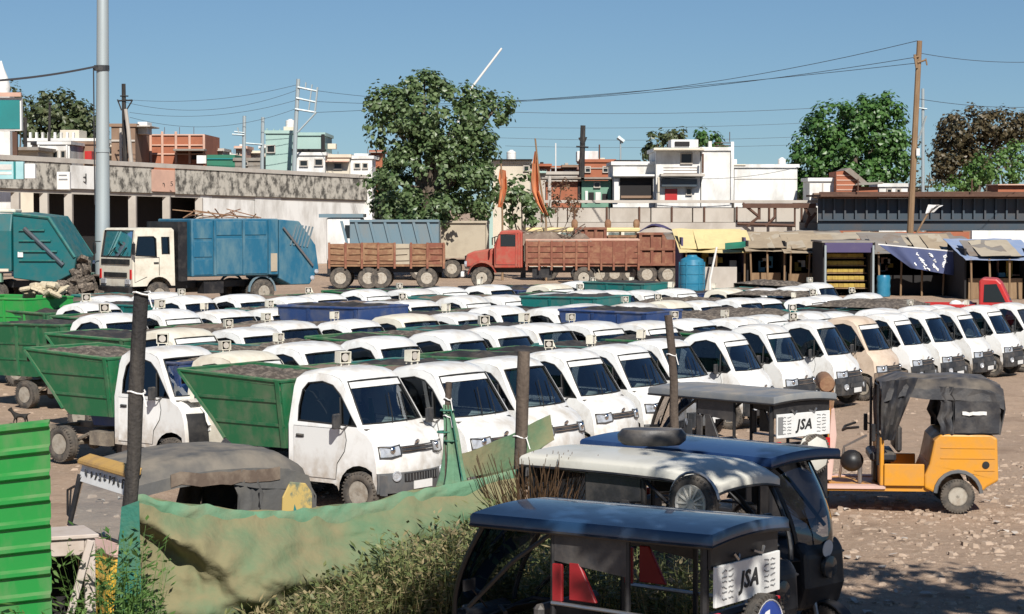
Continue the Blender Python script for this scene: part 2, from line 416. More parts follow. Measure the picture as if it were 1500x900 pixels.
mat('litter', (0.46, 0.41, 0.36), 0.9, dirt=(0.25, 0.2, 0.16), amt=0.6, scale=3)
glassmat('glass', (0.66, 0.78, 0.80), 0.45)
glassmat('glass_dark', (0.16, 0.18, 0.20), 0.15)
glassmat('clear', (0.86, 0.88, 0.86), -0.1)
glassmat('acrylic', (0.40, 0.42, 0.46), 0.15)
leafmat('leaf_mid', (0.055, 0.105, 0.030), (0.20, 0.27, 0.12))
leafmat('leaf_deep', (0.035, 0.10, 0.022), (0.12, 0.235, 0.06))
leafmat('leaf_light', (0.07, 0.16, 0.03), (0.17, 0.28, 0.08))
leafmat('leaf_brown', (0.06, 0.055, 0.028), (0.16, 0.12, 0.06))
leafmat('leaf_olive', (0.055, 0.085, 0.03), (0.14, 0.16, 0.075))
leafmat('weed', (0.10, 0.14, 0.045), (0.28, 0.29, 0.12))
leafmat('weed_dry', (0.26, 0.21, 0.10), (0.44, 0.36, 0.20))
leafmat('leaf_dry', (0.13, 0.07, 0.035), (0.24, 0.15, 0.09))
# ------------------------------------------------------------------ ground
def ground():
    m = bpy.data.materials.new('yard_earth'); m.use_nodes = True
    t = m.node_tree; N = t.nodes; L = t.links; b = N['Principled BSDF']
    b.inputs['Roughness'].default_value = 0.95; b.inputs['Specular IOR Level'].default_value = 0.15
    tc = N.new('ShaderNodeTexCoord')
    def nz(sc, det, rough=0.6):
        n = N.new('ShaderNodeTexNoise'); n.inputs['Scale'].default_value = sc; n.inputs['Detail'].default_value = det
        n.inputs['Roughness'].default_value = rough; L.new(tc.outputs['Object'], n.inputs['Vector']); return n.outputs[0]
    def mix(f, a, c):
        x = N.new('ShaderNodeMix'); x.data_type = 'RGBA'; L.new(f, x.inputs[0])
        for i, q in ((6, a), (7, c)):
            if isinstance(q, tuple): x.inputs[i].default_value = (*q, 1)
            else: L.new(q, x.inputs[i])
        return x.outputs[2]
    def rng(f, a, c, d=1.0):
        r = N.new('ShaderNodeMapRange'); r.inputs[1].default_value = a; r.inputs[2].default_value = c; r.inputs[4].default_value = d
        L.new(f, r.inputs[0]); return r.outputs[0]
    c = mix(rng(nz(0.35, 5), 0.35, 0.65), (0.44, 0.315, 0.225), (0.36, 0.26, 0.19))
    c = mix(rng(nz(3.0, 8, 0.7), 0.5, 0.7, 0.6), c, (0.25, 0.175, 0.12))
    c = mix(rng(nz(14.0, 6, 0.7), 0.52, 0.68, 0.7), c, (0.48, 0.375, 0.285))
    c = mix(rng(nz(33.0, 4, 0.7), 0.6, 0.7, 0.7), c, (0.17, 0.125, 0.095))
    c = mix(rng(nz(0.8, 6, 0.6), 0.56, 0.66, 0.55), c, (0.20, 0.135, 0.095))
    c = mix(rng(nz(5.5, 7, 0.75), 0.57, 0.66, 0.5), c, (0.50, 0.40, 0.31))
    L.new(c, b.inputs['Base Color'])
    bp = N.new('ShaderNodeBump'); bp.inputs['Strength'].default_value = 0.9; bp.inputs['Distance'].default_value = 0.05
    L.new(nz(9.0, 10, 0.75), bp.inputs['Height']); L.new(bp.outputs[0], b.inputs['Normal'])
    MATS['yard_earth'] = m
    xs = [-3000, -600, -150, -60, -30, -18] + [-14 + 0.14 * i for i in range(207)] + [18, 30, 60, 150, 600, 3000]
    ys = [-3000, -400, -60, 0, 8, 12, 16] + [18 + 0.14 * i for i in range(200)] + [50, 56, 64, 76, 90, 110, 140, 200, 400, 1000, 3500]
    mb = MB()
    def h(x, y):
        if -14.5 < x < 15 and 17 < y < 46:
            n = noise.fractal(Vector((x * 1.3, y * 1.3, 0)), 1.0, 2.0, 5)
            big = noise.noise(Vector((x * 0.4, y * 0.4, 3)))
            e = min(1, (x + 14.5) / 1.5, (15 - x) / 1.5, (y - 17) / 1.5, (46 - y) / 3)
            return (n * 0.024 + big * 0.02 - 0.012) * max(0, e)
        return -0.012
    mb.grid([[(x, y, h(x, y)) for x in xs] for y in ys])
    tag(ob('ground', mb.mesh('ground', 'yard_earth', smooth=60)), 'dusty brown earth of the vehicle yard strewn with rubble', 'ground', kind='structure')
    # loose stones and litter on the open patch, beyond counting
    mb = MB()
    for i in range(9500):
        if i < 7000: x = RN.uniform(2.2, 9.5); y = RN.uniform(19.5, 33)
        else: x = RN.uniform(-12, 13); y = RN.uniform(19, 46)
        r = 0.010 + 0.065 * RN.random() ** 4
        z = h(x, y); a = RN.uniform(0, 6.28); q = []
        for k in range(5):
            t = a + k * 1.256; rr = r * RN.uniform(0.7, 1.25)
            q.append((x + math.cos(t) * rr, y + math.sin(t) * rr, z - 0.004))
        hh = r * RN.uniform(.2, .6); sx, sy = RN.uniform(-.25, .25) * r, RN.uniform(-.25, .25) * r
        for k in range(5):
            b0 = q[k]; f_ = RN.uniform(.45, .85)
            q.append((x + (b0[0] - x) * f_ + sx, y + (b0[1] - y) * f_ + sy, z + hh * RN.uniform(.6, 1.2)))
        mb.add(q, [(0,1,6,5),(1,2,7,6),(2,3,8,7),(3,4,9,8),(4,0,5,9),(5,6,7,8,9)])
    tag(ob('gravel', mb.mesh('gravel', 'stone')), 'loose stones scattered over the open earth', 'gravel', kind='stuff')
    mb = MB()
    for i in range(220):
        x = RN.uniform(2.2, 9.5) if i < 150 else RN.uniform(-10, 2); y = RN.uniform(19.5, 31)
        w, d = RN.uniform(0.02, 0.07), RN.uniform(0.015, 0.045); a = RN.uniform(0, 6.28); z = h(x, y) + 0.01
        ca, sa = math.cos(a), math.sin(a); q = []
        for (u, v) in ((-w, -d), (0, -d * 1.1), (w, -d), (w, d), (0, d), (-w, d)):
            q.append((x + u * ca - v * sa, y + u * sa + v * ca, z + RN.uniform(0, 0.04)))
        mb.add(q, [(0,1,4,5),(1,2,3,4)])
    tag(ob('litter', mb.mesh('litter', 'litter')), 'scraps of paper and plastic lying on the earth', 'litter', kind='stuff')
ground()

# ------------------------------------------------------------------ trees
def crown_mesh(name, lobes, leaf, m, dens, clump=0.55, seed=1, per=26, flat=0.25):
    """lobes: (centre, radii); leaves sit in clumps spread through each lobe, denser towards its skin"""
    r = random.Random(seed); vs = []; fs = []
    for c, rad in lobes:
        c = Vector(c); vol = rad[0] * rad[1] * rad[2]
        n = max(6, int(dens * (vol ** (2 / 3.0))))
        for i in range(n):
            d = Vector((r.gauss(0, 1), r.gauss(0, 1), r.gauss(0, 1))).normalized()
            k = 0.45 + 0.62 * r.random() ** 0.55
            p = c + Vector((d.x * rad[0] * k, d.y * rad[1] * k, d.z * rad[2] * k))
            cr = clump * r.uniform(0.55, 1.15)
            for j in range(int(per * r.uniform(0.6, 1.2))):
                e = Vector((r.gauss(0, 1), r.gauss(0, 1), r.gauss(0, 1))).normalized()
                q = p + e * cr * r.random() ** 0.5
                nrm = (e + d * 0.6 + Vector((r.uniform(-.7, .7), r.uniform(-.7, .7), 0.55 + r.uniform(-.5, .5)))).normalized()
                a = nrm.orthogonal().normalized(); t = r.uniform(0, 6.28)
                a = a * math.cos(t) + nrm.cross(a) * math.sin(t); b = nrm.cross(a)
                l = leaf * r.uniform(0.6, 1.25); w = l * 0.42
                o = len(vs)
                vs += [tuple(q - a * l * 0.5), tuple(q + b * w - nrm * l * flat * 0.3), tuple(q + a * l * 0.55), tuple(q - b * w - nrm * l * flat * 0.3)]
                fs.append((o, o + 1, o + 2, o + 3))
    me = bpy.data.meshes.new(name); me.from_pydata(vs, [], fs)
    me.materials.append(MATS[m]); return me

def tree(name, label, Y, lobes_px, leaf, m, dens, base_px, clump=0.55, seed=1, trunk_r=0.3, per=26, depth=1.0, group=None):
    s = F / Y
    lobes = []
    for (px, py, rx, ry) in lobes_px:
        c = at(px, py, Y + RN.uniform(-0.6, 0.6)); lobes.append((c, (rx / s, rx / s * depth, ry / s)))
    b = at(base_px, 400, Y); b.z = 0
    t = thing(name, label, 'tree', b, 0, group)
    off = [(c - b, r) for c, r in lobes]
    ob('crown', crown_mesh('crown', off, leaf, m, dens, clump, seed, per), t)
    mb = MB(); top = max(c.z for c, r in off)
    fork = Vector((0, 0, top * 0.42))
    mb.path([(0, 0, -0.1), (0.05, 0, top * 0.2), fork, (0.1, 0, top * 0.7)], [trunk_r * 1.3, trunk_r, trunk_r * 0.85, trunk_r * 0.3], 9)
    for c, r in off:
        mid = fork.lerp(c, 0.55) + Vector((RN.uniform(-.3, .3), 0, 0.3))
        mb.path([fork - Vector((0, 0, RN.uniform(0, top * 0.15))), mid, c + Vector((0, 0, r[2] * 0.4))], [trunk_r * 0.5, trunk_r * 0.3, 0.03], 6)
    ob('trunk', mb.mesh('trunk', 'bark', smooth=40), t)
    return t

tree('peepal_tree', 'big broad-leaved green tree rising behind the parked lorries', 118,
     [(640,165,72,52),(592,190,50,55),(700,168,42,34),(733,158,18,20),(622,122,34,20),(560,150,22,22),(632,255,78,52),(690,262,42,55),(582,285,44,42),
      (640,308,86,26),(560,262,24,26),(545,150,12,14),(700,215,30,30),(660,205,60,40)],
     0.26, 'leaf_mid', 15, 632, clump=0.58, seed=3, trunk_r=0.45, per=42)
tree('bush_tree', 'small bushy green tree beside the saffron flag', 117, [(765,285,26,34),(748,300,20,26),(785,305,20,22)], 0.30, 'leaf_mid', 15, 766, 0.45, 5, 0.12)
tree('neem_tree', 'rounded deep green tree above the railway, beside the tall brown pole', 150,
     [(1228,195,52,40),(1288,188,42,46),(1198,228,36,36),(1300,232,38,46),(1242,245,58,42),(1182,268,24,24),(1258,172,38,26),(1300,160,20,18),(1210,275,40,22),(1270,265,50,30)],
     0.32, 'leaf_deep', 13.5, 1250, 0.70, 7, 0.4, per=38)
tree('autumn_tree', 'brown-leaved half-bare tree behind the railway', 152,
     [(1418,188,44,30),(1396,222,34,32),(1470,188,40,26),(1445,215,44,34),(1380,250,20,24),(1500,195,30,26),(1410,250,36,26)], 0.28, 'leaf_brown', 13, 1425, 0.7, 9, 0.35, per=38)
tree('acacia_tree', 'pale green feathery tree low behind the railway girders', 146, [(1462,245,46,26),(1425,258,30,20),(1496,232,34,28),(1400,272,26,14)], 0.28, 'leaf_light', 14, 1465, 0.6, 13, 0.22)
tree('scrub_tree', 'thin grey-brown leafless scrub beside the tall brown pole', 149, [(1352,232,16,34),(1362,262,22,22),(1335,275,18,14)], 0.22, 'leaf_brown', 5, 1356, 0.6, 15, 0.12, per=14)
tree('mango_tree', 'olive green tree behind the mast and the low white houses', 172,
     [(88,165,40,32),(58,178,34,26),(118,185,28,32),(95,200,46,22),(135,200,18,26)], 0.42, 'leaf_olive', 13, 90, 0.8, 17, 0.4)
tree('roof_tree', 'dark treetop beside the teal hoarding', 178, [(18,150,22,22),(30,165,14,14)], 0.36, 'leaf_olive', 11, 22, 0.7, 19, 0.25)
tree('yard_tree', 'olive treetop behind the left of the white storeyed house', 186, [(962,214,22,18),(988,203,24,12)], 0.40, 'leaf_olive', 12, 975, 0.7, 21, 0.3)
tree('terrace_tree', 'dark treetop behind the right of the white storeyed house', 187, [(1034,203,20,14),(1052,212,12,10)], 0.40, 'leaf_deep', 11, 1036, 0.7, 23, 0.3)
tree('dry_shrub', 'dry brown shrub growing by the leaning saffron flag', 122, [(822,282,20,18),(806,300,16,18),(838,300,14,14)], 0.16, 'leaf_dry', 13, 815, 0.45, 25, 0.06)
# the roadside tree overhead, outside the frame, whose dappled shade lies over the nearest rickshaws
def shade_tree():
    t = thing('roadside_tree', 'roadside tree whose branches shade the nearest rickshaws', 'tree', (8.6, 10.5, 0))
    b = Vector((8.6, 10.5, 0)); r = random.Random(31); lob = []
    for c, rr in (((2.0, 9.4, 6.6), (1.2, 1.3, 0.8)), ((3.8, 10.6, 6.8), (1.6, 1.4, 0.9)), ((3.6, 12.4, 7.2), (1.2, 1.2, 0.7)), ((5.4, 14.2, 6.9), (1.8, 1.5, 1.0)),
                  ((6.2, 11.4, 7.4), (2.0, 1.8, 1.1)),  ((9.2, 10.6, 8.0), (2.2, 2.2, 1.4)), ((4.6, 12.6, 6.6), (1.2, 1.1, .7)), ((6.2, 13.2, 6.5), (1.4, 1.1, .8)), ((8.0, 13.6, 6.5), (1.5, 1.2, .8)), ((5.0, 13.4, 7.4), (1.2, 1.0, .6))):
        lob.append((Vector(c) - b, rr))
    ob('crown', crown_mesh('crown', lob, 0.20, 'leaf_mid', 27, 0.42, 33, 30), t)
    mb = MB(); fork = Vector((0, 0, 3.4))
    mb.path([(0, 0, -0.1), (0.1, 0, 1.6), fork, (0, 0.2, 6)], [0.42, 0.34, 0.28, 0.1], 10)
    for c, rr in lob:
        mb.path([fork, fork.lerp(c, 0.5) + Vector((0, 0, 0.6)), c], [0.16, 0.1, 0.03], 6)
    ob('trunk', mb.mesh('trunk', 'bark', smooth=40), t)
shade_tree()

# ------------------------------------------------------------------ market building under the stained parapet, left
def wallseg(a, b, za, zb, th=0.25, back=Vector((0.28, 0.96, 0))):
    """upright panel between ground points a and b; za, zb = (bottom, top) at each end"""
    mb = MB(); d = back * th
    vs = [(a.x, a.y, za[0]), (b.x, b.y, zb[0]), (b.x, b.y, zb[1]), (a.x, a.y, za[1])]
    vs += [(v[0] + d.x, v[1] + d.y, v[2]) for v in vs]
    return mb.add(vs, [(0,1,2,3),(7,6,5,4),(0,4,5,1),(1,5,6,2),(2,6,7,3),(3,7,4,0)])

ML, MR = at(-60, 300, 116), at(545, 300, 150)
def mline(px):                              # point of the market front seen in column px
    d = ray(px, 300); n = MR - ML
    t = (ML.x * n.y - ML.y * n.x) / (d.x * n.y - d.y * n.x)
    return Vector((d.x * t, d.y * t, 0))
def zpx(p, py):
    return CH + (301 - py) * p.y / F
def topy(px): return 231 + (px + 60) * 31 / 605.0
def boty(px): return 274 + (px + 60) * 20 / 605.0
mk = thing('market_building', 'long low market with a black-stained concrete parapet over dark open bays', 'building', mline(200))
O = mk.location
def msub(v): return Vector((v.x - O.x, v.y - O.y, 0))
edges = [(-60,52,'concrete_stain'),(52,103,'concrete_stain'),(103,140,'wall_white'),(140,222,'concrete_stain'),(222,256,'wall_pink'),(256,345,'concrete_stain'),(345,432,'concrete_stain'),(432,545,'concrete_stain')]
for a, b, m in edges:
    pa, pb = mline(a), mline(b); e = 0.03
    k = 0.0 if m == 'concrete_stain' else -0.06
    A = pa.lerp(pb, 0.004); B = pb
    za = (zpx(pa, boty(a)), zpx(pa, topy(a))); zb = (zpx(pb, boty(b)), zpx(pb, topy(b)))
    if m != 'concrete_stain': za = (za[0] + .1, za[1] - .12); zb = (zb[0] + .1, zb[1] - .12)
    ob('parapet_panel', wallseg(msub(A) + Vector((0, k, 0)), msub(B) + Vector((0, k, 0)), za, zb).mesh('parapet_panel', m, bevel=0.02), mk)
pa, pb = mline(-60), mline(545)
ob('coping', wallseg(msub(pa) + Vector((0, -.15, 0)), msub(pb) + Vector((0, -.15, 0)), (zpx(pa, topy(-60)) + .004, zpx(pa, topy(-60)) + .26), (zpx(pb, topy(545)) + .004, zpx(pb, topy(545)) + .22), 2.4).mesh('coping', 'concrete'), mk)
ob('ceiling_slab', wallseg(msub(pa) + Vector((0, .3, 0)), msub(pb) + Vector((0, .3, 0)), (zpx(pa, boty(-60)) - .2, zpx(pa, boty(-60)) + .1), (zpx(pb, boty(545)) - .2, zpx(pb, boty(545)) + .1), 9).mesh('ceiling_slab', 'concrete'), mk)
ob('back_wall', wallseg(msub(pa) + Vector((2.2, 8, 0)), msub(pb) + Vector((2.2, 8, 0)), (0, zpx(pa, boty(-60))), (0, zpx(pb, boty(545))), 0.3).mesh('back_wall', 'wall_dark'), mk)  # near-black colour puts the shade of the bays into the wall itself
for px in (-30, 20, 62, 98, 148, 192, 242, 290):
    p = mline(px); q = msub(p)
    ob('column', MB().box(q.x - .22, q.x + .22, q.y + .3, q.y + .74, 0, zpx(p, boty(px)) - .2).mesh('column', 'concrete'), mk)
for a, b in ((292, 372), (372, 545)):
    pa, pb = mline(a), mline(b)
    ob('white_wall', wallseg(msub(pa) + Vector((0.02, 0.32, 0)), msub(pb) + Vector((-0.02, 0.32, 0)), (0, zpx(pa, 286)), (0, zpx(pb, 294)), 0.25).mesh('white_wall', 'wall_white'), mk)
# painted marks on the boards
p = mline(124); q = msub(p); ob('sign_mark', text_mesh('d', 0.75, 'print_black', 0.01), mk, (q.x, q.y - .1, zpx(p, 262)), (math.pi/2, 0, 0.5))
p = mline(240); q = msub(p)
for i, (dx, t) in enumerate(((-.5, '5'), (0, 'n'), (.5, '5'))):
    ob('sign_mark', text_mesh(t, 0.42, 'print_black', 0.01), mk, (q.x + dx, q.y - .1, zpx(p, 270)), (math.pi/2, 0, 0.5))
# shop fascias hung in front at the left end
def facade_box(name, label, cat, px0, px1, y0, y1, Y, m, th=0.35, parts=()):
    a, b = at(px0, y1, Y), at(px1, y0, Y)
    t = thing(name, label, cat, ((a.x + b.x) / 2, Y, 0))
    w = (b.x - a.x) / 2
    ob('panel', MB().box(-w, w, 0, th, a.z, b.z).mesh('panel', m, bevel=0.02), t)
    for (n, x0, x1, q0, q1, mm, d) in parts:
        c, e = at(x0, q1, Y), at(x1, q0, Y)
        ob(n, MB().box(c.x - t.location.x, e.x - t.location.x, -d, 0.0 if d > 0 else .02, c.z, e.z).mesh(n, mm), t)
    return t
facade_box('shop_fascia', 'cyan shop fascia board at the left end of the market', 'sign', -20, 34, 237, 263, 113, 'wall_cyan', parts=(('stripe', -18, 17, 241, 249, 'wall_white', .02), ('stripe', -18, 17, 252, 256, 'wall_white', .02), ('post', 20, 23, 237, 263, 'wall_teal', .03)))
facade_box('shop_board', 'blank pale board next to the cyan shop fascia', 'sign', 36, 51, 240, 262, 113, 'wall_white')
facade_box('notice_board', 'white board with faded rows under the parapet near the mast', 'sign', 83, 102, 252, 278, 113.5, 'wall_white', parts=(('print_row', 86, 98, 256, 258, 'print_grey', .02), ('print_row', 86, 99, 262, 264, 'print_grey', .02)))

# ------------------------------------------------------------------ railway: retaining wall and girder bridge, right
def rail():
    Y = 128.0
    a, b = at(770, 300, Y), at(1198, 300, Y)
    w = thing('retaining_wall', 'long pale concrete railway retaining wall behind the red lorries', 'wall', ((a.x + b.x) / 2, Y, 0))
    x0, x1 = a.x - w.location.x, b.x - w.location.x
    zt = at(0, 297, Y).z
    n = 7
    for i in range(n):
        u0 = x0 + (x1 - x0) * i / n; u1 = x0 + (x1 - x0) * (i + 1) / n
        ob('panel', MB().box(u0 + .03, u1 - .03, 0, .5, at(0, 326, Y).z, zt - .28).mesh('panel', 'concrete', bevel=.02), w)
    ob('plinth', MB().box(x0, x1, -.25, .5, 0, at(0, 326, Y).z - .01).mesh('plinth', 'concrete'), w)
    ob('backing', MB().box(x0, x1, .2, 6, 0, zt - .3).mesh('backing', 'girder_rust'), w)
    ob('ledge', MB().box(x0, x1, -.35, 6, zt - .02, zt + .14).mesh('ledge', 'concrete'), w)
    for i in range(9):
        u = x0 + (x1 - x0) * (i + .5) / 9
        ob('drain_pipe', MB().cyl((u, -.08, .4), (u, -.08, zt - .25), .06, n=6).mesh('drain_pipe', 'girder_rust'), w)
    # bridge
    Y = 124.0
    a, b = at(1198, 300, Y), at(1860, 300, Y)
    g = thing('girder_bridge', 'dark steel plate girder railway bridge over the shacks', 'bridge', ((a.x + b.x) / 2, Y, 0))
    x0, x1 = a.x - g.location.x, b.x - g.location.x
    zt, zb = at(0, 291, Y).z, at(0, 336, Y).z
    ob('web_plate', MB().box(x0, x1, 0, .06, zb, zt).mesh('web_plate', 'girder'), g)
    ob('top_flange', MB().box(x0, x1, -.35, .35, zt + .003, zt + .09).mesh('top_flange', 'girder_rust'), g)
    ob('bottom_flange', MB().box(x0, x1, -.3, .3, zb - .08, zb - .003).mesh('bottom_flange', 'girder'), g)
    ob('waist_flange', MB().box(x0, x1, -.2, -.003, zb + .48, zb + .56).mesh('waist_flange', 'girder'), g)
    k = 42
    me = MB().box(-.05, .05, -.2, -.003, zb + .57, zt - .01).mesh('stiffener', 'girder')
    for i in range(k): ob('stiffener', me, g, (x0 + (x1 - x0) * (i + .5) / k, 0, 0))
    ob('deck', MB().box(x0, x1, -1.1, 5, zt + .10, zt + .22).mesh('deck', 'girder_rust'), g)
    ob('rail', MB().box(x0, x1, -.6, -.5, zt + .225, zt + .37).mesh('rail', 'girder_rust'), g)
    me = MB().box(-.03, .03, -.9, -.84, zt + .225, zt + 1.1).mesh('post', 'girder_rust')
    for i in range(1, 12, 3): ob('post', me, g, (x0 + (x1 - x0) * i / 12, 0, 0))
    for px, hw in ((1200, .9), (1395, .7), (1600, .7), (1840, .9)):
        p = at(px, 300, Y)
        ob('pier', MB().box(p.x - g.location.x - hw, p.x - g.location.x + hw, .4, 4, 0, zb - .09).mesh('pier', 'concrete'), g)
    # steel brackets between wall and bridge
    Y = 126.6
    a = at(1135, 330, Y)
    s = thing('steel_brackets', 'rusty steel bracket frame bolted where the wall meets the bridge', 'frame', (a.x, Y, 0))
    def pt(px, py, dy=0): q = at(px, py, Y); return (q.x - a.x, dy, q.z)
    for (x0, y0, x1, y1) in ((1088,298,1112,318),(1112,318,1094,332),(1112,300,1112,322),(1135,300,1135,318),(1135,318,1122,332),(1165,298,1165,332),(1176,300,1186,316),(1186,316,1180,334),(1195,312,1180,330),(1080,328,1170,331)):
        ob('strut', MB().cyl(pt(x0, y0), pt(x1, y1), .09, n=5).mesh('strut', 'girder_rust'), s)
    ob('beam', MB().box(*(lambda p, q: (p[0], q[0], -.15, .15, p[2], q[2]))(pt(1088, 305), pt(1195, 298))).mesh('beam', 'girder_rust'), s)
    ob('upright', MB().box(*(lambda p: (p[0] - .1, p[0] + .1, -.1, .1, 0, p[2]))(pt(1168, 300))).mesh('upright', 'concrete'), s)
rail()

# ------------------------------------------------------------------ houses beyond
def house(name, label, px0, px1, ytop, Y, m, depth=7, windows=(), extra=(), cat='house', base=0.0, trim=True):
    a, b = at(px0, ytop, Y), at(px1, ytop, Y)
    t = thing(name, label, cat, ((a.x + b.x) / 2, Y, 0)); w = (b.x - a.x) / 2; cx = t.location.x
    ob('wall', MB().box(-w, w, 0, depth, base, a.z).mesh('wall', m), t)
    if trim:
        ob('parapet', MB().box(-w - .12, w + .12, -.12, depth + .12, a.z + .003, a.z + .22).mesh('parapet', m), t)
    for (x0, x1, y0, y1) in windows:
        p, q = at(x0, y1, Y), at(x1, y0, Y); x0, x1, z0, z1 = p.x - cx, q.x - cx, p.z, q.z
        f = .07
        wo = ob('window', MB().box(x0 - f, x1 + f, -.09, -.003, z1, z1 + f).box(x0 - f, x1 + f, -.14, -.003, z0 - f, z0).box(x0 - f, x0, -.09, -.003, z0 + .003, z1 - .003).box(x1, x1 + f, -.09, -.003, z0 + .003, z1 - .003).mesh('window', 'concrete'), t)
        ob('pane', MB().box(x0 + .003, x1 - .003, -.035, -.004, z0 + .003, z1 - .003).mesh('pane', 'window_dark'), wo)
    for (n, x0, x1, y0, y1, mm, d0, d1) in extra:     # boxes by pixel extents, from d0 in front to d1 behind the front wall
        p, q = at(x0, y1, Y), at(x1, y0, Y)
        ob(n, MB().box(p.x - cx, q.x - cx, d0, d1, p.z, q.z).mesh(n, mm, bevel=.02), t)
    return t
def tank(t, px, py, r_px, h_px, m='wall_white', Y=150, dy=2):
    p = at(px, py, Y); s = F / Y; r = r_px / s; h = h_px / s; q = p - t.location
    ob('water_tank', MB().lathe([(r, 0), (r, h * .25), (r * .96, h * .27), (r, h * .3), (r, h * .6), (r * .96, h * .63), (r, h * .66), (r, h * .85), (r * .45, h), (r * .4, h * 1.08), (0.01, h * 1.08)], 14, ax='z').mesh('water_tank', m, smooth=30), t, (q.x, dy, q.z))

h = house('white_house', 'low white house with roof balusters left of the mast', 40, 140, 207, 165, 'wall_white', windows=((70,78,222,230),),
      extra=tuple(('baluster', 42 + 9 * i, 45 + 9 * i, 194, 206, 'wall_white', .1, .5) for i in range(8)) + (('terrace_room', 84, 112, 190, 206, 'wall_cream', 1, 4), ('awning', 48, 102, 209, 213, 'wall_dark', -.8, -.02)))
h = house('balcony_house', 'small white house with a latticed balcony above the parapet left of the mast', 57, 102, 212, 155, 'wall_white', depth=5, windows=((64,70,222,231),(78,84,222,231),(90,95,222,231)),
      extra=(('railing', 57, 102, 234, 236, 'wall_white', -.6, -.5), ('post', 58, 60, 213, 240, 'wall_white', -.6, -.4), ('post', 99, 101, 213, 240, 'wall_white', -.6, -.4)))
h = house('pale_shed', 'pale shed with a tin roof beyond the cyan fascia', 0, 56, 222, 150, 'wall_cream', depth=5, windows=((6,9,227,235),), extra=(('tin_roof', -4, 60, 216, 221, 'roof_tin', -.8, 6),))
h = house('plum_house', 'dull purple-brown house just left of the mast', 102, 140, 212, 160, 'wall_brown', depth=5, extra=(('red_tank', 128, 138, 222, 236, 'red_paint', -1, -.02),))
h = house('brown_tower', 'narrow brown plastered stair tower right of the mast', 163, 198, 186, 152, 'wall_brown', depth=6, windows=((180,183,195,215),), extra=(('pillar', 176, 179, 188, 238, 'concrete', -.25, -.02), ('lintel', 163, 198, 205, 208, 'concrete', -.1, -.02), ('white_tank', 198, 212, 178, 196, 'wall_white', 1, 3), ('roof_sheet', 196, 220, 184, 186, 'concrete', 0, 4)))
ex = []
for x in (196, 221, 238, 258, 278, 299): ex.append(('concrete_column', x - 1.6, x + 1.6, 193 if x < 270 else 198, 240, 'wall_pink', -.14, -.003))
for y in (198, 213, 226): ex.append(('concrete_band', 195, 300, y - 1.1, y + 1.1, 'wall_pink', -.11, -.006))
for x in (203, 240, 262, 283): ex.append(('rebar', x - .3, x + .3, 186, 197, 'girder_rust', .3, .36))
ex.append(('awning', 258, 303, 219, 222, 'roof_tin', -1.4, -.02)); ex.append(('bay_shade', 281, 298, 223, 234, 'wall_dark', -.05, -.002))  # thin black panel paints the bay's shade, no recess behind it
h = house('brick_block', 'unfinished red brick block with pale concrete frame above the parapet', 195, 300, 197, 158, 'wall_brick', depth=8, extra=tuple(ex), trim=False)
h = house('green_hut', 'small green hut beside the brick block', 303, 344, 227, 152, 'roof_green', depth=4, extra=(('band', 303, 344, 232, 234, 'wall_teal', -.1, -.01), ('white_sheet', 288, 302, 228, 240, 'wall_white', 0, .2)), trim=False)
h = house('long_shed', 'low shed with a dark ridge left of the mint house', 344, 392, 236, 152, 'roof_tin', depth=5, windows=((358,362,238,242),))
h = house('mint_house', 'mint green house with a small dark window and roof tank', 389, 430, 196, 150, 'wall_mint', depth=7, windows=((392,402,214,223),), extra=(('roof_post', 390, 391.5, 188, 195, 'wall_mint', .1, .4), ('roof_post', 400, 401.5, 189, 195, 'wall_mint', .1, .4), ('roof_post', 409, 410.5, 189, 195, 'wall_mint', .1, .4), ('tank_stand', 413, 430, 185, 195, 'wall_cream', 1, 3)))
tank(h, 421, 185, 7, 11, Y=150)
h = house('mint_annex', 'mint green annex with a sloping canopy right of the mint house', 431, 474, 199, 151, 'wall_mint', depth=7, extra=(('canopy', 430, 478, 219, 222, 'wall_dark', -1.2, -.01), ('corner_post', 471, 476, 197, 226, 'wall_dark', -.2, -.02), ('roof_post', 478, 490, 210, 218, 'wall_cream', 1, 2)))
h = house('white_shop', 'white shop front under the mint annex', 434, 476, 228, 148, 'wall_white', depth=4, windows=((440,450,236,243),(462,472,234,242)))
h = house('cream_cottage', 'cream cottage with a shutter right of the white shop', 477, 512, 231, 149, 'wall_cream', depth=4, windows=((490,500,240,247),), extra=(('awning', 478, 512, 236, 238, 'wall_pink', -.7, -.02),))
h = house('pale_cottage', 'pale roofed cottage half behind the big tree', 513, 545, 233, 149.5, 'wall_white', depth=4, windows=((520,527,240,246),(532,538,240,246)))
h = house('beige_house', 'beige flat-roofed house right of the big tree', 722, 776, 240, 152, 'wall_cream', depth=6, windows=((768,774,244,250),), extra=(('dark_roof', 718, 780, 233.5, 235, 'wall_dark', -.5, 6.5),))
tank(h, 749, 234, 7, 14, Y=152)
h = house('grey_hut', 'grey hut with a pale door among the flags', 778, 846, 256, 154, 'concrete', depth=4, windows=((800,805,260,266),), extra=(('tin_roof', 776, 800, 251, 254, 'wall_mint', -.4, 4),))
h = house('rust_shed', 'rusty brown shed under the dark pole, above the retaining wall', 800, 850, 266, 138, 'wall_brick', depth=4, extra=(('tin_roof', 793, 856, 260, 263, 'roof_tin', -.6, 4.5), ('bay_shade', 846, 850, 267, 294, 'wall_dark', -.05, -.01)), trim=False)  # narrow black panel paints a shaded opening onto the wall
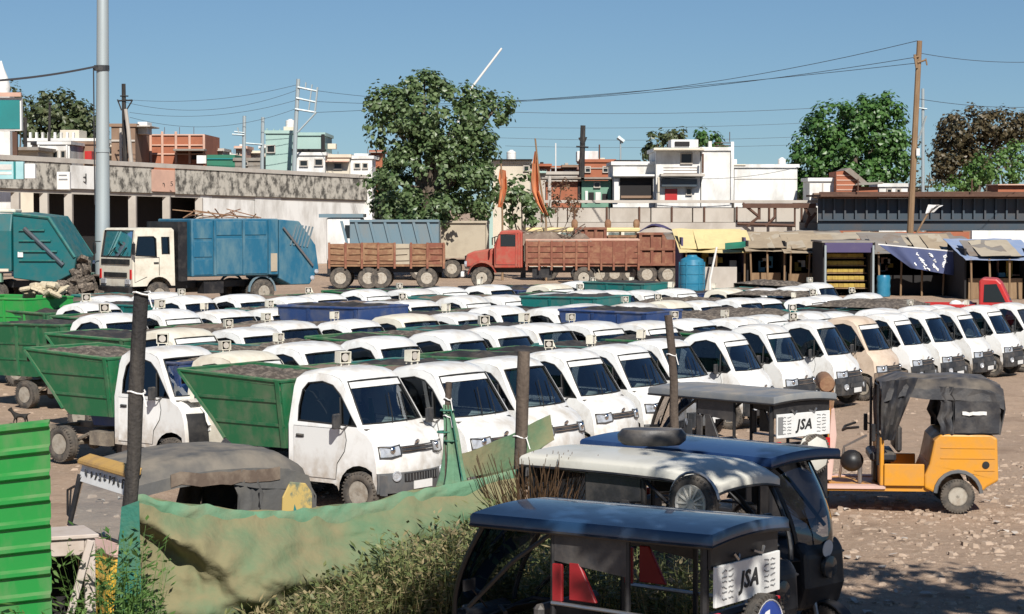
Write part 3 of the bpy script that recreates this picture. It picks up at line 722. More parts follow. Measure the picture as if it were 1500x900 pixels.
h = house('green_stall', 'small grey-green house with two dark doors', 852, 895, 265, 138, 'wall_green', depth=4, windows=((871,878,268,274),), extra=(('roof_sheet', 850, 897, 260, 263, 'roof_tin', -.6, 4.5), ('door', 862, 870, 282, 297, 'wall_dark', -.06, -.005), ('door', 882, 890, 284, 297, 'wall_dark', -.06, -.005), ('pillar', 857, 861, 280, 297, 'wall_white', -.12, -.01), ('pillar', 872, 880, 282, 297, 'wall_white', -.12, -.01)), trim=False)
h = house('brick_house', 'red brick house with a white roof tank behind the dark pole', 851, 900, 238, 156, 'wall_brick', depth=6, windows=((858,864,245,252),(884,890,245,252)), extra=(('white_tank', 846, 877, 221, 236, 'wall_white', 1, 4), ('band', 851, 900, 246, 247.5, 'concrete', -.1, -.01)))
h = house('veranda_house', 'white house with a deep dark veranda above the retaining wall', 898, 962, 242, 137, 'wall_white', depth=7, extra=(('bay_shade', 908, 958, 261, 292, 'wall_dark', -.04, -.003), ('roof_clutter', 902, 940, 234, 240, 'wall_dark', 1, 3), ('slab_edge', 897, 964, 256, 259, 'wall_white', -.7, -.005), ('brown_shelf', 909, 957, 287, 291, 'wall_brown', -.3, -.05), ('curtain', 899, 906, 262, 294, 'flag_white', -.3, -.05), ('pillar', 956, 959.5, 259, 297, 'wall_white', -.5, -.06)))  # black panel on the flat wall paints the veranda's shade
rl = tuple(('balcony_rail', 970, 1020, y, y + 1, 'girder_rust', -1.0, -.9) for y in (246, 250, 254))
h = house('storey_house', 'white two-storey house with a railed balcony and dark stair', 961, 1026, 222, 136, 'wall_white', depth=7, windows=((998,1013,226,239),(1006,1012,277,285)),
      extra=(('balcony_slab', 966, 1030, 255, 259, 'concrete', -1.2, -.02), ('roof_slab', 956, 1030, 218, 221, 'wall_cream', -1.0, -.14), ('upper_room', 985, 1025, 204, 216, 'wall_white', 1, 4), ('window_bars', 990, 1012, 207, 214, 'wall_dark', .9, .99), ('shop_sign', 968, 1020, 262, 274, 'girder', -.6, -.02), ('door', 974, 992, 277, 296, 'red_paint', -.08, -.01), ('stair_rail', 1026, 1029, 226, 254, 'girder_rust', -1.0, -.8), ('column', 962, 965, 260, 297, 'wall_cream', -.9, -.5)) + rl)
ext = tuple(('terrace_rail', 1047, 1072, y, y + 1.2, 'girder_rust', .1, .2) for y in (209, 213, 217))
h = house('white_tower', 'tall blank white stair tower beside the two-storey house', 1027.5, 1072, 221, 136, 'wall_white', depth=7, extra=ext + (('corner_pier', 1070, 1075, 208, 297, 'wall_white', -.15, -.01), ('corner_pier', 1038, 1043, 207, 219, 'wall_white', .1, .5), ('flag_pole', 1069, 1070, 193, 208, 'girder_rust', .2, .3)))
h = house('white_block', 'long blank white block right of the white tower', 1076, 1168, 246, 137, 'wall_white', depth=7, extra=(('roof_room', 1074, 1082, 233, 243, 'wall_white', 1, 3), ('slab', 1074, 1092, 241, 243, 'wall_cream', -.2, 3), ('band', 1076, 1168, 262, 262.8, 'concrete', -.05, -.01), ('roof_box', 1130, 1166, 243.5, 244.6, 'wall_white', .1, 3)))
tank(h, 1151, 243, 6, 12, Y=137)
h = house('white_hut', 'pair of small white huts beside the railway under the round green tree', 1186, 1222, 266, 133, 'wall_white', depth=3, extra=(('gap', 1204, 1206, 268, 290, 'concrete', -.04, -.01), ('step', 1190, 1220, 283, 290, 'wall_brown', -.6, -.02)))
# brick gable shed
def gable():
    Y = 132; a = at(1225, 291, Y); b = at(1262, 291, Y); t = thing('brick_shed', 'brick shed with a broken tin gable roof beside the railway', 'shed', ((a.x + b.x)/2, Y, 0))
    def p(px, py): q = at(px, py, Y); return (q.x - t.location.x, q.z)
    poly = [(p(1225, 291)[0], 0), (p(1262, 291)[0], 0), p(1262, 268), p(1240, 250), p(1225, 252)]
    ob('wall', MB().prism(poly, 0, 3).mesh('wall', 'wall_brick'), t)
    for i, y in enumerate((258, 265, 272, 279, 286)):
        ob('brick_course', MB().box(p(1225, y)[0] + .02, p(1258, y)[0], -.03, -.002, p(0, y)[1], p(0, y)[1] + .07).mesh('brick_course', 'wall_pink'), t)
    ob('roof_sheet', MB().prism([p(1236, 250), p(1244, 246), p(1270, 268), p(1264, 271)], -.3, 3.3).mesh('roof_sheet', 'roof_tin'), t)
    q0, q1 = p(1252, 270), p(1290, 266)
    ob('lean_to', MB().prism([p(1254, 291), p(1285, 291), p(1285, 274), p(1254, 274)], -.2, -.02).mesh('lean_to', 'wall_brick'), t)
    ob('lean_to_roof', MB().prism([p(1250, 272), p(1290, 270), p(1292, 267), p(1256, 268)], -.6, 1).mesh('lean_to_roof', 'roof_tin'), t)
gable()
h = house('rubble_house', 'low pale house behind the tall brown pole', 1288, 1330, 274, 134, 'wall_white', depth=3, windows=((1300,1305,278,284),(1314,1318,278,284)))
h = house('rail_wall', 'brown brick lineside wall below the brown tree', 1338, 1462, 281, 133, 'wall_brown', depth=.6, cat='wall', trim=False)
h = house('lineside_hut', 'long low brick hut at the far end of the bridge', 1462, 1530, 272, 132, 'wall_brick', depth=3, extra=(('coping', 1460, 1532, 270, 272, 'wall_pink', -.3, 3.2),), trim=False)
# crowded small houses filling the skyline
def skyline():
    r = random.Random(77); pal = ['wall_white', 'wall_cream', 'wall_cream', 'concrete', 'wall_pink', 'wall_brown', 'wall_brick', 'wall_mint', 'wall_white', 'concrete_stain']
    nm = {'wall_white': 'white', 'wall_cream': 'cream', 'concrete': 'grey', 'wall_pink': 'pinkish', 'wall_brown': 'brown', 'wall_brick': 'brick', 'wall_mint': 'mint', 'concrete_stain': 'stained'}
    spans = [(305, 390, 226, 168, 'left of the mint house'), (478, 560, 228, 170, 'left of the big tree'), (716, 900, 243, 176, 'between big tree and veranda house'), (1168, 1340, 274, 160, 'under the round green tree'), (140, 200, 214, 172, 'right of the mast')]
    cnt = {}
    for (a, b, yt, Y, where) in spans:
        x = a
        while x < b:
            w = r.uniform(11, 24); top = yt + r.uniform(-9, 6); m = r.choice(pal); YY = Y + r.uniform(-5, 6)
            key = (nm[m], where); cnt[key] = cnt.get(key, 0) + 1
            o = ['', 'second ', 'third ', 'fourth ', 'fifth ', 'sixth '][min(5, cnt[key] - 1)]
            wins = tuple((x + 3 + 6 * k, x + 5.5 + 6 * k, top + 5, top + 9) for k in range(int((w - 4) / 6)))
            ex = [('roof_edge', x - 1, x + w + 1, top - 1.5, top, r.choice(['concrete', 'roof_tin', m]), -.5, -.13)]
            if r.random() < .5: ex.append(('roof_tank', x + 3, x + 8, top - 7, top - 1.6, r.choice(['wall_white', 'wall_dark', 'concrete']), 1, 2.2))
            if r.random() < .6: ex.append(('roof_pipe', x + w * .7, x + w * .7 + .6, top - 12, top - 1.6, 'girder_rust', 1, 1.05))
            if r.random() < .5: ex.append(('awning', x + 1, x + w - 1, top + 11, top + 12.5, r.choice(['roof_tin', 'wall_dark', 'cloth_tan']), -.9, -.02))
            house('small_house', '%ssmall %s flat-roofed house on the skyline %s' % (o, nm[m], where), x, x + w, top, YY, m, depth=4, windows=wins, extra=tuple(ex), cat='house')
            x += w + r.uniform(-1, 3)
skyline()
# hoarding at the left edge
hb = facade_box('hoarding', 'big teal hoarding with a white rim at the left edge', 'hoarding', -30, 31, 143, 192, 140, 'wall_white', .5, parts=(('face', -30, 29, 147, 189, 'wall_teal', .06), ('tin_cap', -30, 32, 136, 142, 'wall_pink', .3)))
for px in (-10, 22):
    p = at(px, 200, 140.2); ob('leg', MB().box(p.x - hb.location.x - .15, p.x - hb.location.x + .15, .1, .4, 0, at(0, 193, 140).z).mesh('leg', 'girder_rust'), hb)
wc = thing('white_shrine', 'small white pinnacle above the hoarding at the left edge', 'pinnacle', at(2, 134, 146)); wc.location.z = 0
p = at(2, 138, 146)
ob('shaft', MB().box(-.7, .7, -.7, .7, 0, p.z).mesh('shaft', 'wall_white'), wc)
ob('spire', MB().lathe([(.55, p.z + .003), (.6, p.z + .5), (.45, p.z + 1.1), (.2, p.z + 1.7), (.05, p.z + 2.2)], 10, ax='z').mesh('spire', 'wall_white', smooth=40), wc)

# ------------------------------------------------------------------ masts, poles, flags, wires
def mast():
    p = at(149, 330, 84); t = thing('high_mast', 'tall grey galvanised lighting mast behind the white-cab lorry', 'mast', (p.x, 84, 0))
    mb = MB(); top = 14.0
    mb.lathe([(.30, 0), (.285, 3), (.262, 6), (.24, 9), (.215, top)], 14, ax='z')
    mb.lathe([(.275, 5.9), (.292, 5.9), (.292, 6.05), (.27, 6.05)], 14, ax='z')
    ob('shaft', mb.mesh('shaft', 'galv', smooth=40), t, rot=(0, math.radians(.55), 0))
    q = at(140, 100, 84); ob('cable_clamp', MB().lathe([(.27, -.1), (.30, -.1), (.30, .1), (.27, .1)], 14, ax='z').mesh('cable_clamp', 'dark_plastic'), t, (.05, 0, q.z))
    ob('flange', MB().lathe([(.5, 0.01), (.5, .06), (.3, .06)], 14, ax='z').mesh('flange', 'galv'), t)
    ob('ground_bolt', MB().lathe([(.03, .06), (.03, .14)], 6, (.42, 0, 0), 'z').mesh('ground_bolt', 'steel'), t)
mast()
def pole(name, label, pts, Y, r, m, arms=(), cat='pole'):
    """pts: pixel points bottom to top (the first is dropped to the ground); arms: pixel segments"""
    P = [at(x, y, Y) for x, y in pts]; b = P[0].copy(); b.z = 0
    t = thing(name, label, cat, b)
    q = [Vector((0, 0, 0))] + [p - b for p in P]
    n = len(q); ob('shaft', MB().path(q, [r * (1.15 - .4 * i / n) for i in range(n)], 8).mesh('shaft', m, smooth=40), t)
    for (x0, y0, x1, y1, rr) in arms:
        ob('cross_arm', MB().cyl(at(x0, y0, Y - .15) - b, at(x1, y1, Y - .15) - b, rr, n=5).mesh('cross_arm', m), t)
    return t
pole('utility_pole', 'dark wooden pole with cross arms beside the brown tower', [(184,238),(182,180),(181,123)], 148, .16, 'wood_dark', ((172,148,194,147,.06),(172,146,178,162,.05),(194,147,183,165,.05),(176,141,188,141,.05)))
pole('prop_pole', 'slanting pale pole leaning on the brown tower', [(192,236),(188,190),(184,160)], 147, .14, 'concrete')
pole('thin_pole', 'thin dark pole in front of the olive tree', [(72,210),(73,150)], 158, .10, 'wood_dark', ((70,152,76,152,.04),))
pole('stump_pole', 'short dark pole beside the teal hoarding', [(37,214),(37,172)], 157, .14, 'wood_dark')
hp = pole('h_frame_pole', 'leaning pylon pole with a square of cross arms above the mint house', [(431,246),(433,190),(437,116)], 146, .15, 'galv',
     ((436,128,465,134,.07),(434,144,463,150,.07),(432,160,463,165,.07),(465,128,461,166,.07),(457,124,452,163,.05),(448,121,447,132,.05),(463,165,436,194,.06)))
pole('street_pole', 'grey pole with short arms left of the mint house', [(357,240),(358,170)], 147, .13, 'galv', ((340,197,358,198,.06),(343,193,358,195,.05),(348,187,350,196,.05)))
pole('rail_pole', 'grey pole joined by a rail to its neighbour left of the mint house', [(384,240),(385,172)], 147.5, .13, 'galv', ((358,210,384,212,.06),))
pole('dark_pole', 'black iron pole with brackets in front of the brick house', [(852,262),(854,184)], 146, .19, 'wood_dark', ((844,215,862,216,.06),(848,202,853,211,.06),(859,201,855,211,.06)))
pole('aerial_pole', 'thin pole among the rooftops right of the dark pole', [(878,238),(878,212)], 158, .06, 'girder_rust')
pole('dish_mast', 'thin mast carrying a small dish above the veranda house', [(909,236),(909,205)], 150, .06, 'galv', ((905,201,914,208,.16),))
pole('pale_pole', 'pale thin pole between the flags and the rust shed', [(805,300),(805,258)], 136, .12, 'concrete')
pole('white_rod', 'thin white rod on the skyline between the flags and dark pole', [(814,250),(814,210)], 160, .05, 'flag_white')
tp = pole('tall_pole', 'tall brown wooden pole with a metal head in front of the bridge', [(1333,345),(1340,200),(1347,60)], 104, .15, 'wood_brown', ((1338,85,1346,83,.05),(1344,92,1356,88,.05),(1356,86,1358,96,.04),(1340,80,1343,100,.07)))
ob('lamp_box', MB().obox(at(1344.5, 223, 103.8) - tp.location, (.16, .14, .34)).mesh('lamp_box', 'wall_white'), tp)
pole('bracket_pole', 'pale street lamp pole with a slanting arm beside the tall brown pole', [(1352,290),(1352,130)], 132, .10, 'galv', ((1343,158,1358,160,.04),(1345,205,1357,170,.06)))
pole('diagonal_antenna', 'white diagonal antenna boom above the big tree', [(640,260),(690,130),(735,71)], 126, .07, 'flag_white')
def flag(name, label, pole_pts, Y, cloth, m, cat='flag'):
    t = pole(name, label, pole_pts, Y, .05, 'wood_brown', cat=cat)
    b = t.location; L = [at(x, y, Y) - b for x, y in cloth[0]]; Rr = [at(x, y, Y) - b for x, y in cloth[1]]
    rows = []
    for i, (p, q) in enumerate(zip(L, Rr)):
        row = []
        for j in range(9):
            u = j / 8; v = p.lerp(q, u); v.y += .22 * math.sin(u * 9 + i * .8) * (0.3 + u); row.append(v)
        rows.append(row)
    me = MB().grid(rows).mesh('cloth', m, smooth=80, solid=.015)
    ob('cloth', me, t)
    return t
flag('saffron_flag', 'long drooping saffron flag on a leaning bamboo behind the red lorry', [(800,325),(790,260),(784,203)], 112,
     ([(783,222),(780,240),(778,262),(779,280),(785,296),(795,312)], [(786,222),(787,240),(789,262),(790,280),(796,298),(803,316)]), 'saffron')
flag('faded_flag', 'short faded saffron flag hanging in front of the big tree', [(736,320),(735,280),(734,240)], 113,
     ([(732,248),(730,262),(733,275),(731,290),(729,304)], [(741,250),(742,262),(743,276),(740,290),(735,304)]), 'saffron')
flag('white_flag', 'small white flag on a slanting stick in front of the girder bridge', [(1341,345),(1352,325),(1360,312)], 108,
     ([(1360,300),(1358,306),(1356,313)], [(1382,301),(1374,304),(1366,311)]), 'flag_white')

def wire(label, a, b, sag, r=0.016):
    p, q = at(*a), at(*b); pts = []
    for i in range(25):
        u = i / 24; v = p.lerp(q, u); v.z -= sag * 4 * u * (1 - u); pts.append(v)
    c = p.copy()
    o = ob('power_line', MB().path([v - c for v in pts], r, 4).mesh('power_line', 'wire', smooth=60), None, c)
    tag(o, label, 'wire', 'power lines across the sky')
wire('power line from the tall brown pole, topmost of three', (1344, 60, 104), (463, 133, 146), 1.6)
wire('power line from the tall brown pole, middle of three', (1342, 84, 104), (463, 149, 146), .9)
wire('power line from the tall brown pole, lowest of three', (1340, 93, 104), (463, 165, 146), .3)
wire('power line left of the pylon pole, topmost', (437, 124, 146), (183, 146, 148), .5)
wire('power line left of the pylon pole, second', (436, 132, 146), (183, 150, 148), .9)
wire('power line left of the pylon pole, third', (434, 147, 146), (190, 165, 148), .6)
wire('power line left of the pylon pole, lowest', (432, 160, 146), (190, 172, 148), .9)
wire('distant power line over the white houses, topmost', (700, 163, 190), (1240, 156, 190), .4, .024)
wire('distant power line over the white houses, second', (700, 186, 190), (1230, 178, 190), .3, .018)
wire('distant power line over the white houses, third', (700, 201, 190), (1190, 200, 190), .3, .018)
wire('distant power line over the white houses, lowest', (740, 214, 190), (1180, 212, 190), .2, .018)
wire('power line right of the tall brown pole, upper', (1347, 78, 104), (1580, 86, 110), .3)
wire('power line right of the tall brown pole, lower', (1345, 145, 104), (1580, 152, 120), .3)
wire('thick black cable reaching the mast at the left edge', (-60, 121, 80), (139, 98, 83.7), .12, .05)
wire('service wire sagging across the white block', (962, 258, 134), (1170, 245, 134), .4, .02)
wire('black cable hanging down beside the mast', (137, 99, 83.7), (139, 300, 84.5), 0, .03)
# ------------------------------------------------------------------ small tipper trucks (local +x forward, x=0 at the cab's rear, z=0 on the ground)
def lerp(a, b, t): return a + (b - a) * t
class Cab:
    def __init__(s, kind):
        s.kind = kind
        if kind == 'round':
            s.W = .66
            #      x     z     bulge roofdrop
            U = [(0.0,.36,0,0),(0.0,1.06,0,0),(.02,1.55,0,.2),(.05,1.69,0,.7),(.12,1.745,0,1),(.38,1.785,0,1),(.62,1.775,.01,1),(.78,1.735,.03,1),
                 (.84,1.69,.05,.8),(.88,1.64,.06,.4),(1.22,1.12,.10,0),(1.26,1.06,.11,0),(1.42,.99,.13,0),(1.52,.91,.15,0),(1.57,.80,.16,0),(1.59,.66,.16,0),(1.605,.52,.16,0),(1.61,.40,.16,0),(1.59,.29,.16,0)]
            s.win = [(.15,1.12),(.14,1.30),(.17,1.50),(.25,1.59),(.48,1.62),(.66,1.58),(.80,1.47),(1.12,1.10)]
            s.div = ((.86,1.115),(.80,1.44))
            s.ax = 1.17
        else:
            s.W = .65
            U = [(0.0,.36,0,0),(0.0,1.06,0,0),(.03,1.58,0,.3),(.08,1.73,0,.8),(.18,1.80,0,1),(.42,1.845,0,1),(.66,1.84,.02,1),(.84,1.79,.05,1),
                 (.92,1.73,.07,.8),(.97,1.67,.08,.4),(1.31,1.12,.13,0),(1.35,1.06,.14,0),(1.47,.97,.16,0),(1.54,.88,.17,0),(1.57,.76,.18,0),(1.585,.64,.18,0),(1.60,.52,.18,0),(1.61,.40,.18,0),(1.58,.27,.18,0)]
            s.win = [(.16,1.14),(.14,1.32),(.20,1.54),(.32,1.65),(.56,1.69),(.76,1.64),(.92,1.46),(1.15,1.14),(1.08,1.09),(.5,1.09)]
            s.div = ((.92,1.10),(.90,1.44))
            s.ax = 1.14
        s.U = U
        s.wi0, s.wi1 = 9, 10
    def hw(s, z): return s.W - (.0 if z < 1.06 else (z - 1.06) * .17) - (max(0, .5 - z) * .06)
    def surf(s, u, t, off=0.0):
        n = len(s.U) - 1; u = max(0, min(n, u)); i = min(int(u), n - 1); k = u - i
        x, z, b, d = (lerp(s.U[i][q], s.U[i + 1][q], k) for q in range(4))
        at_ = abs(t)
        p = Vector((x - b * at_ ** 2.6, t * s.hw(z), z - d * (.016 * t * t + .05 * max(0, (at_ - .78) / .22) ** 2)))
        if off:
            e = .02
            a = s.surf(min(n, u + e), t) - s.surf(max(0, u - e), t)
            c = s.surf(u, min(1, t + e)) - s.surf(u, max(-1, t - e))
            nn = c.cross(a); nn.normalize()
            if nn.x + nn.z < 0 and u > 2: nn = -nn
            p = p + nn * off
        return p
    T = [-1, -.96, -.88, -.5, 0, .5, .88, .96, 1]
    def shell(s):
        mb = MB(); T = s.T; n = len(s.U)
        for i in range(n - 1):
            for j in range(len(T) - 1):
                if i == s.wi0 and 2 <= j <= 5: continue
                mb.add([s.surf(i, T[j]), s.surf(i, T[j+1]), s.surf(i+1, T[j+1]), s.surf(i+1, T[j])], [(0,1,2,3)])
        for sg in (-1, 1):
            def P(x, z): return (x, sg * s.hw(z), z)
            side = [s.surf(i, sg) for i in range(n)]
            lo = [(side[0].x, side[0].z), (side[1].x, side[1].z)] + [(p.x, p.z) for p in side[11:]]
            arch = [(s.ax + .345 * math.cos(a), .27 + .345 * math.sin(a)) for a in [math.pi * k / 10 for k in range(11)]]
            arch = [a for a in arch if a[0] < lo[-1][0] - .02]
            lo += [(min(lo[-1][0] - .01, arch[0][0] + .02), .27)] + arch + [(s.ax - .37, .33), (s.ax - .45, .36)]
            tri = tessellate_polygon([[Vector((a, b, 0)) for a, b in lo]])
            mb.add([P(a, b) for a, b in lo], [tuple(q) for q in tri])
            up = [(p.x, p.z) for p in side[1:12]]
            loops = [[Vector((a, b, 0)) for a, b in up], [Vector((a, b, 0)) for a, b in s.win]]
            tri = tessellate_polygon(loops)
            mb.add([P(a, b) for a, b in up + s.win], [tuple(q) for q in tri])
        f = [s.surf(0, -1), s.surf(0, 1), Vector((s.ax - .4, s.W, .36)), Vector((s.ax - .4, -s.W, .36))]
        mb.add(f, [(0,1,2,3)])
        return mb.mesh('cab', 'white_paint', smooth=34, merge=True)
    def patch(s, u0, u1, t0, t1, off, nu=4, nt_=8, thick=.012):
        mb = MB()
        a = [[s.surf(lerp(u0, u1, i / nu), lerp(t0, t1, j / nt_), off) for j in range(nt_ + 1)] for i in range(nu + 1)]
        b = [[s.surf(lerp(u0, u1, i / nu), lerp(t0, t1, j / nt_), off - thick) for j in range(nt_ + 1)] for i in range(nu + 1)]
        mb.grid(a); mb.grid(b)
        ra = a[0] + [r[-1] for r in a[1:]] + a[-1][-2::-1] + [r[0] for r in a[-2:0:-1]]
        rb = b[0] + [r[-1] for r in b[1:]] + b[-1][-2::-1] + [r[0] for r in b[-2:0:-1]]
        mb.grid([ra, rb], close=True)
        return mb
    def glass(s):
        T = [-.88, -.5, 0, .5, .88]
        mb = MB().grid([[s.surf(s.wi0 + k, t) - Vector((.014, 0, .008)) for t in T] for k in (0, .5, 1)])
        me = mb.mesh('windscreen', 'glass', smooth=50)
        e = [s.surf(s.wi0, t) for t in T] + [s.surf(s.wi0 + .5, .88)] + [s.surf(s.wi1, t) for t in T[::-1]] + [s.surf(s.wi0 + .5, -.88)]
        return me, MB().path(e, .013, 5, close=True).mesh('windscreen_seal', 'seal')
    def side_glass(s, sg):
        w = [(x, sg * (s.hw(z) - .018), z) for x, z in s.win]
        tri = tessellate_polygon([[Vector((a[0], a[2], 0)) for a in w]])
        me = MB().add(w, [tuple(q) for q in tri]).mesh('side_window', 'glass_dark')
        mb = MB().path([(x, sg * s.hw(z), z) for x, z in s.win], .011, 5, close=True)
        (x0, z0), (x1, z1) = s.div
        mb.cyl((x0, sg * s.hw(z0), z0), (x1, sg * s.hw(z1), z1), .014, n=5)
        return me, mb.mesh('window_seal', 'seal')

def wheel_meshes(R=.27, w=.085, r=.155, tag_='', rim='rim_steel', spokes=5):
    tp = [(r, -w * .8), (r + .02, -w), (R - .035, -w * 1.02), (R - .008, -w * .8), (R, -w * .45), (R - .006, -w * .4), (R - .006, -w * .3), (R, -w * .25), (R, w * .25), (R - .006, w * .3), (R - .006, w * .4), (R, w * .45), (R - .008, w * .8), (R - .035, w * 1.02), (r + .02, w), (r, w * .8), (r, -w * .8)]
    ty = MB().lathe(tp, 28)
    n = 36
    for k in range(n):
        a = 2 * math.pi * k / n
        for sg in (-1, 1): ty.obox((math.cos(a) * (R - .012), sg * w * .8, math.sin(a) * (R - .012)), (.02, w * .5, .016), (0, -a, 0))
    tm = ty.mesh('tyre', 'rubber', smooth=40)
    rm = MB()
    for sg in (-1, 1):
        rm.lathe([(r, sg * w * .95), (r - .012, sg * w * .95), (r - .022, sg * w * .42), (r * .80, sg * w * .25), (r * .55, sg * w * .55), (r * .3, sg * w * .6), (r * .28, sg * w * .85), (r * .18, sg * w * .95), (.001, sg * w * .95)], 24, m=0)
        for k in range(spokes * 2):
            a = 2 * math.pi * k / (spokes * 2)
            rm.cyl((math.cos(a) * r * .66, sg * w * .40, math.sin(a) * r * .66), (math.cos(a) * r * .66, sg * w * .56, math.sin(a) * r * .66), r * .085, n=7, m=1)
        for k in range(spokes):
            a = 2 * math.pi * (k + .5) / spokes
            rm.cyl((math.cos(a) * r * .42, sg * w * .55, math.sin(a) * r * .42), (math.cos(a) * r * .42, sg * w * .68, math.sin(a) * r * .42), r * .06, n=6, m=0)
    rim_m = rm.mesh('rim', [rim, 'seal'], smooth=40)
    return tm, rim_m
TY, RI = wheel_meshes()
def join2(name, a, b):
    bm = bmesh.new(); bm.from_mesh(a); k = len(a.materials); bm2 = bmesh.new(); bm2.from_mesh(b)
    for f in bm2.faces: f.material_index += k
    t = bpy.data.meshes.new('tmp'); bm2.to_mesh(t); bm2.free(); bm.from_mesh(t)
    me = bpy.data.meshes.new(name); bm.to_mesh(me); bm.free(); bpy.data.meshes.remove(t)
    for m in list(a.materials) + list(b.materials): me.materials.append(m)
    return me
WHEEL_FAR = join2('wheel', TY, RI)

def blob(mb, c, r, n=10, k=7, m=0):
    rows = []
    for i in range(k + 1):
        ph = math.pi * i / k
        rows.append([(c[0] + r[0] * math.sin(ph) * math.cos(6.2832 * j / n), c[1] + r[1] * math.sin(ph) * math.sin(6.2832 * j / n), c[2] + r[2] * math.cos(ph)) for j in range(n)])
    return mb.grid(rows, m, close=True)

CABS = {}
def cab_parts(kind):
    """proto lists: full for trucks one can see all round, small for those deep in the pack"""
    c = Cab(kind); sh = c.shell(); gl, gs = c.glass()
    full = [('cab', sh, Z3, Z3)]
    full.append(('windscreen', gl, Z3, Z3, [('windscreen_seal', gs, Z3, Z3)]))
    for sg in (-1, 1):
        a, b = c.side_glass(sg)
        full.append(('side_window', a, Z3, Z3, [('window_seal', b, Z3, Z3)]))
    small = list(full)
    # doors: a raised lower skin with handle
    for sg in (-1, 1):
        d = MB(); poly = [(.09, .42), (.09, 1.05), (.93, 1.05), (.96, .92), (.93, .78), (c.ax - .36, .62), (c.ax - .385, .42)]
        n = len(poly)
        d.add([(x, sg * (c.hw(z) + .010), z) for x, z in poly] + [(x + (.006 if x < .5 else -.006), sg * (c.hw(z) - .004), z) for x, z in poly],
              [tuple(q) for q in tessellate_polygon([[Vector((a, b, 0)) for a, b in poly]])] + [(i, (i+1) % n, n + (i+1) % n, n + i) for i in range(n)])
        dm = d.mesh('door', 'white_paint')
        y = sg * (c.W + .01)
        h = MB().obox((.20, y, .93), (.13, .02, .045), (0, 0, 0)).obox((.20, y + sg * .016, .935), (.11, .02, .022)).mesh('handle', 'dark_plastic', bevel=.006)
        gap = MB().path([(x, sg * (c.hw(z) + .004), z) for x, z in poly], .006, 4, close=True).mesh('door_gap', 'seal')
        full.append(('door', dm, Z3, Z3, [('handle', h, Z3, Z3), ('door_gap', gap, Z3, Z3)]))
    if kind == 'round':
        hl, gr_, bu, fog = (13.4, 14.5), (13.55, 14.25), (15.9, 18), (15.7, 16.7)
        bt = .99
    else:
        hl, gr_, bu, fog = (13.8, 15.0), (13.9, 15.1), (15.1, 18), (16.3, 17.1)
        bt = .99
    for sg in (-1, 1):
        lens = c.patch(hl[0], hl[1], sg * .50, sg * .90, .014, 4, 6, .03).mesh('headlight', 'lamp_lens', smooth=50)
        rim_ = []
        for u, t in ((hl[0], .48), (hl[0] + .25, .70), (hl[0] + .1, .92), (hl[1] + .05, .92), (hl[1] + .05, .7), (hl[1] - .1, .48)): rim_.append(c.surf(u, sg * t, .012))
        p = c.surf((hl[0] + hl[1]) / 2, sg * .66, .018)
        bulb = blob(MB(), p, (.022, .05, .05)).mesh('reflector', 'chrome', smooth=60)
        full.append(('headlight', lens, Z3, Z3, [('bezel', MB().path(rim_, .013, 5, close=True).mesh('bezel', 'dark_plastic'), Z3, Z3), ('reflector', bulb, Z3, Z3)]))
        small.append(('headlight', lens, Z3, Z3))
    g = c.patch(gr_[0], gr_[1], -.50, .50, .008, 2, 8, .02).mesh('grille', 'dark_plastic')
    bars = MB()
    for k in (.25, .75): bars.path([c.surf(lerp(gr_[0], gr_[1], k), t, .014) for t in (-.44, -.2, 0, .2, .44)], .007, 4)
    p = c.surf(gr_[0] - .25, 0, .014)
    emb = MB().lathe([(.045, 0), (.045, .012), (.02, .02)], 14, ax='x').mesh('badge', 'chrome')
    full.append(('grille', g, Z3, Z3, [('grille_bar', bars.mesh('grille_bar', 'chrome'), Z3, Z3), ('badge', emb, p, (0, .5, 0))]))
    bm_ = c.patch(bu[0], bu[1], -1, 1, .035, 4, 14, .04)
    for sg in (-1, 1): bm_.box(c.ax + .33, c.ax + .42, sg * (c.W - .02) - .02, sg * (c.W - .02) + .02, .27, .52)
    bme = bm_.mesh('bumper', 'grey_plastic' if kind == 'round' else 'dark_plastic', smooth=45)
    kids = []
    mesh_g = c.patch(16.0, 16.85, -.48, .48, .046, 2, 8, .012).mesh('air_grille', 'black_paint')
    kids.append(('air_grille', mesh_g, Z3, Z3))
    sl = MB()
    for t in [-.44 + .08 * i for i in range(12)]: sl.path([c.surf(16.05, t, .05), c.surf(16.8, t, .05)], .006, 4)
    kids.append(('grille_slat', sl.mesh('grille_slat', 'grey_plastic'), Z3, Z3))
    for sg in (-1, 1):
        p = c.surf((fog[0] + fog[1]) / 2, sg * .66, .045)
        f = MB().lathe([(.062, -.01), (.066, .012), (.052, .014), (.04, .002), (.001, .004)], 14, ax='x').mesh('fog_lamp', 'lamp_lens', smooth=40)
        kids.append(('fog_lamp', f, p, (0, 0, sg * .35)))
    npl = MB().obox(c.surf(17.2, 0, .05), (.012, .36, .10)).mesh('number_plate', 'plate_white')
    kids.append(('number_plate', npl, Z3, Z3))
    full.append(('bumper', bme, Z3, Z3, kids)); small.append(('bumper', bme, Z3, Z3))
    for sg in (-1, 1):
        mp = Vector((.90, sg * (c.hw(1.2) + .15), 1.16))
        mm = MB().obox(mp, (.05, .13, .19)).mesh('mirror', 'dark_plastic', bevel=.018, seg=2)
        arm = MB().path([(.97, sg * c.hw(1.1), 1.10), (.94, sg * (c.hw(1.1) + .07), 1.06), mp - Vector((0, 0, .06))], .011, 5).mesh('mirror_arm', 'dark_plastic')
        full.append(('mirror', mm, Z3, Z3, [('mirror_arm', arm, Z3, Z3)]))
        small.append(('mirror', mm, Z3, Z3))
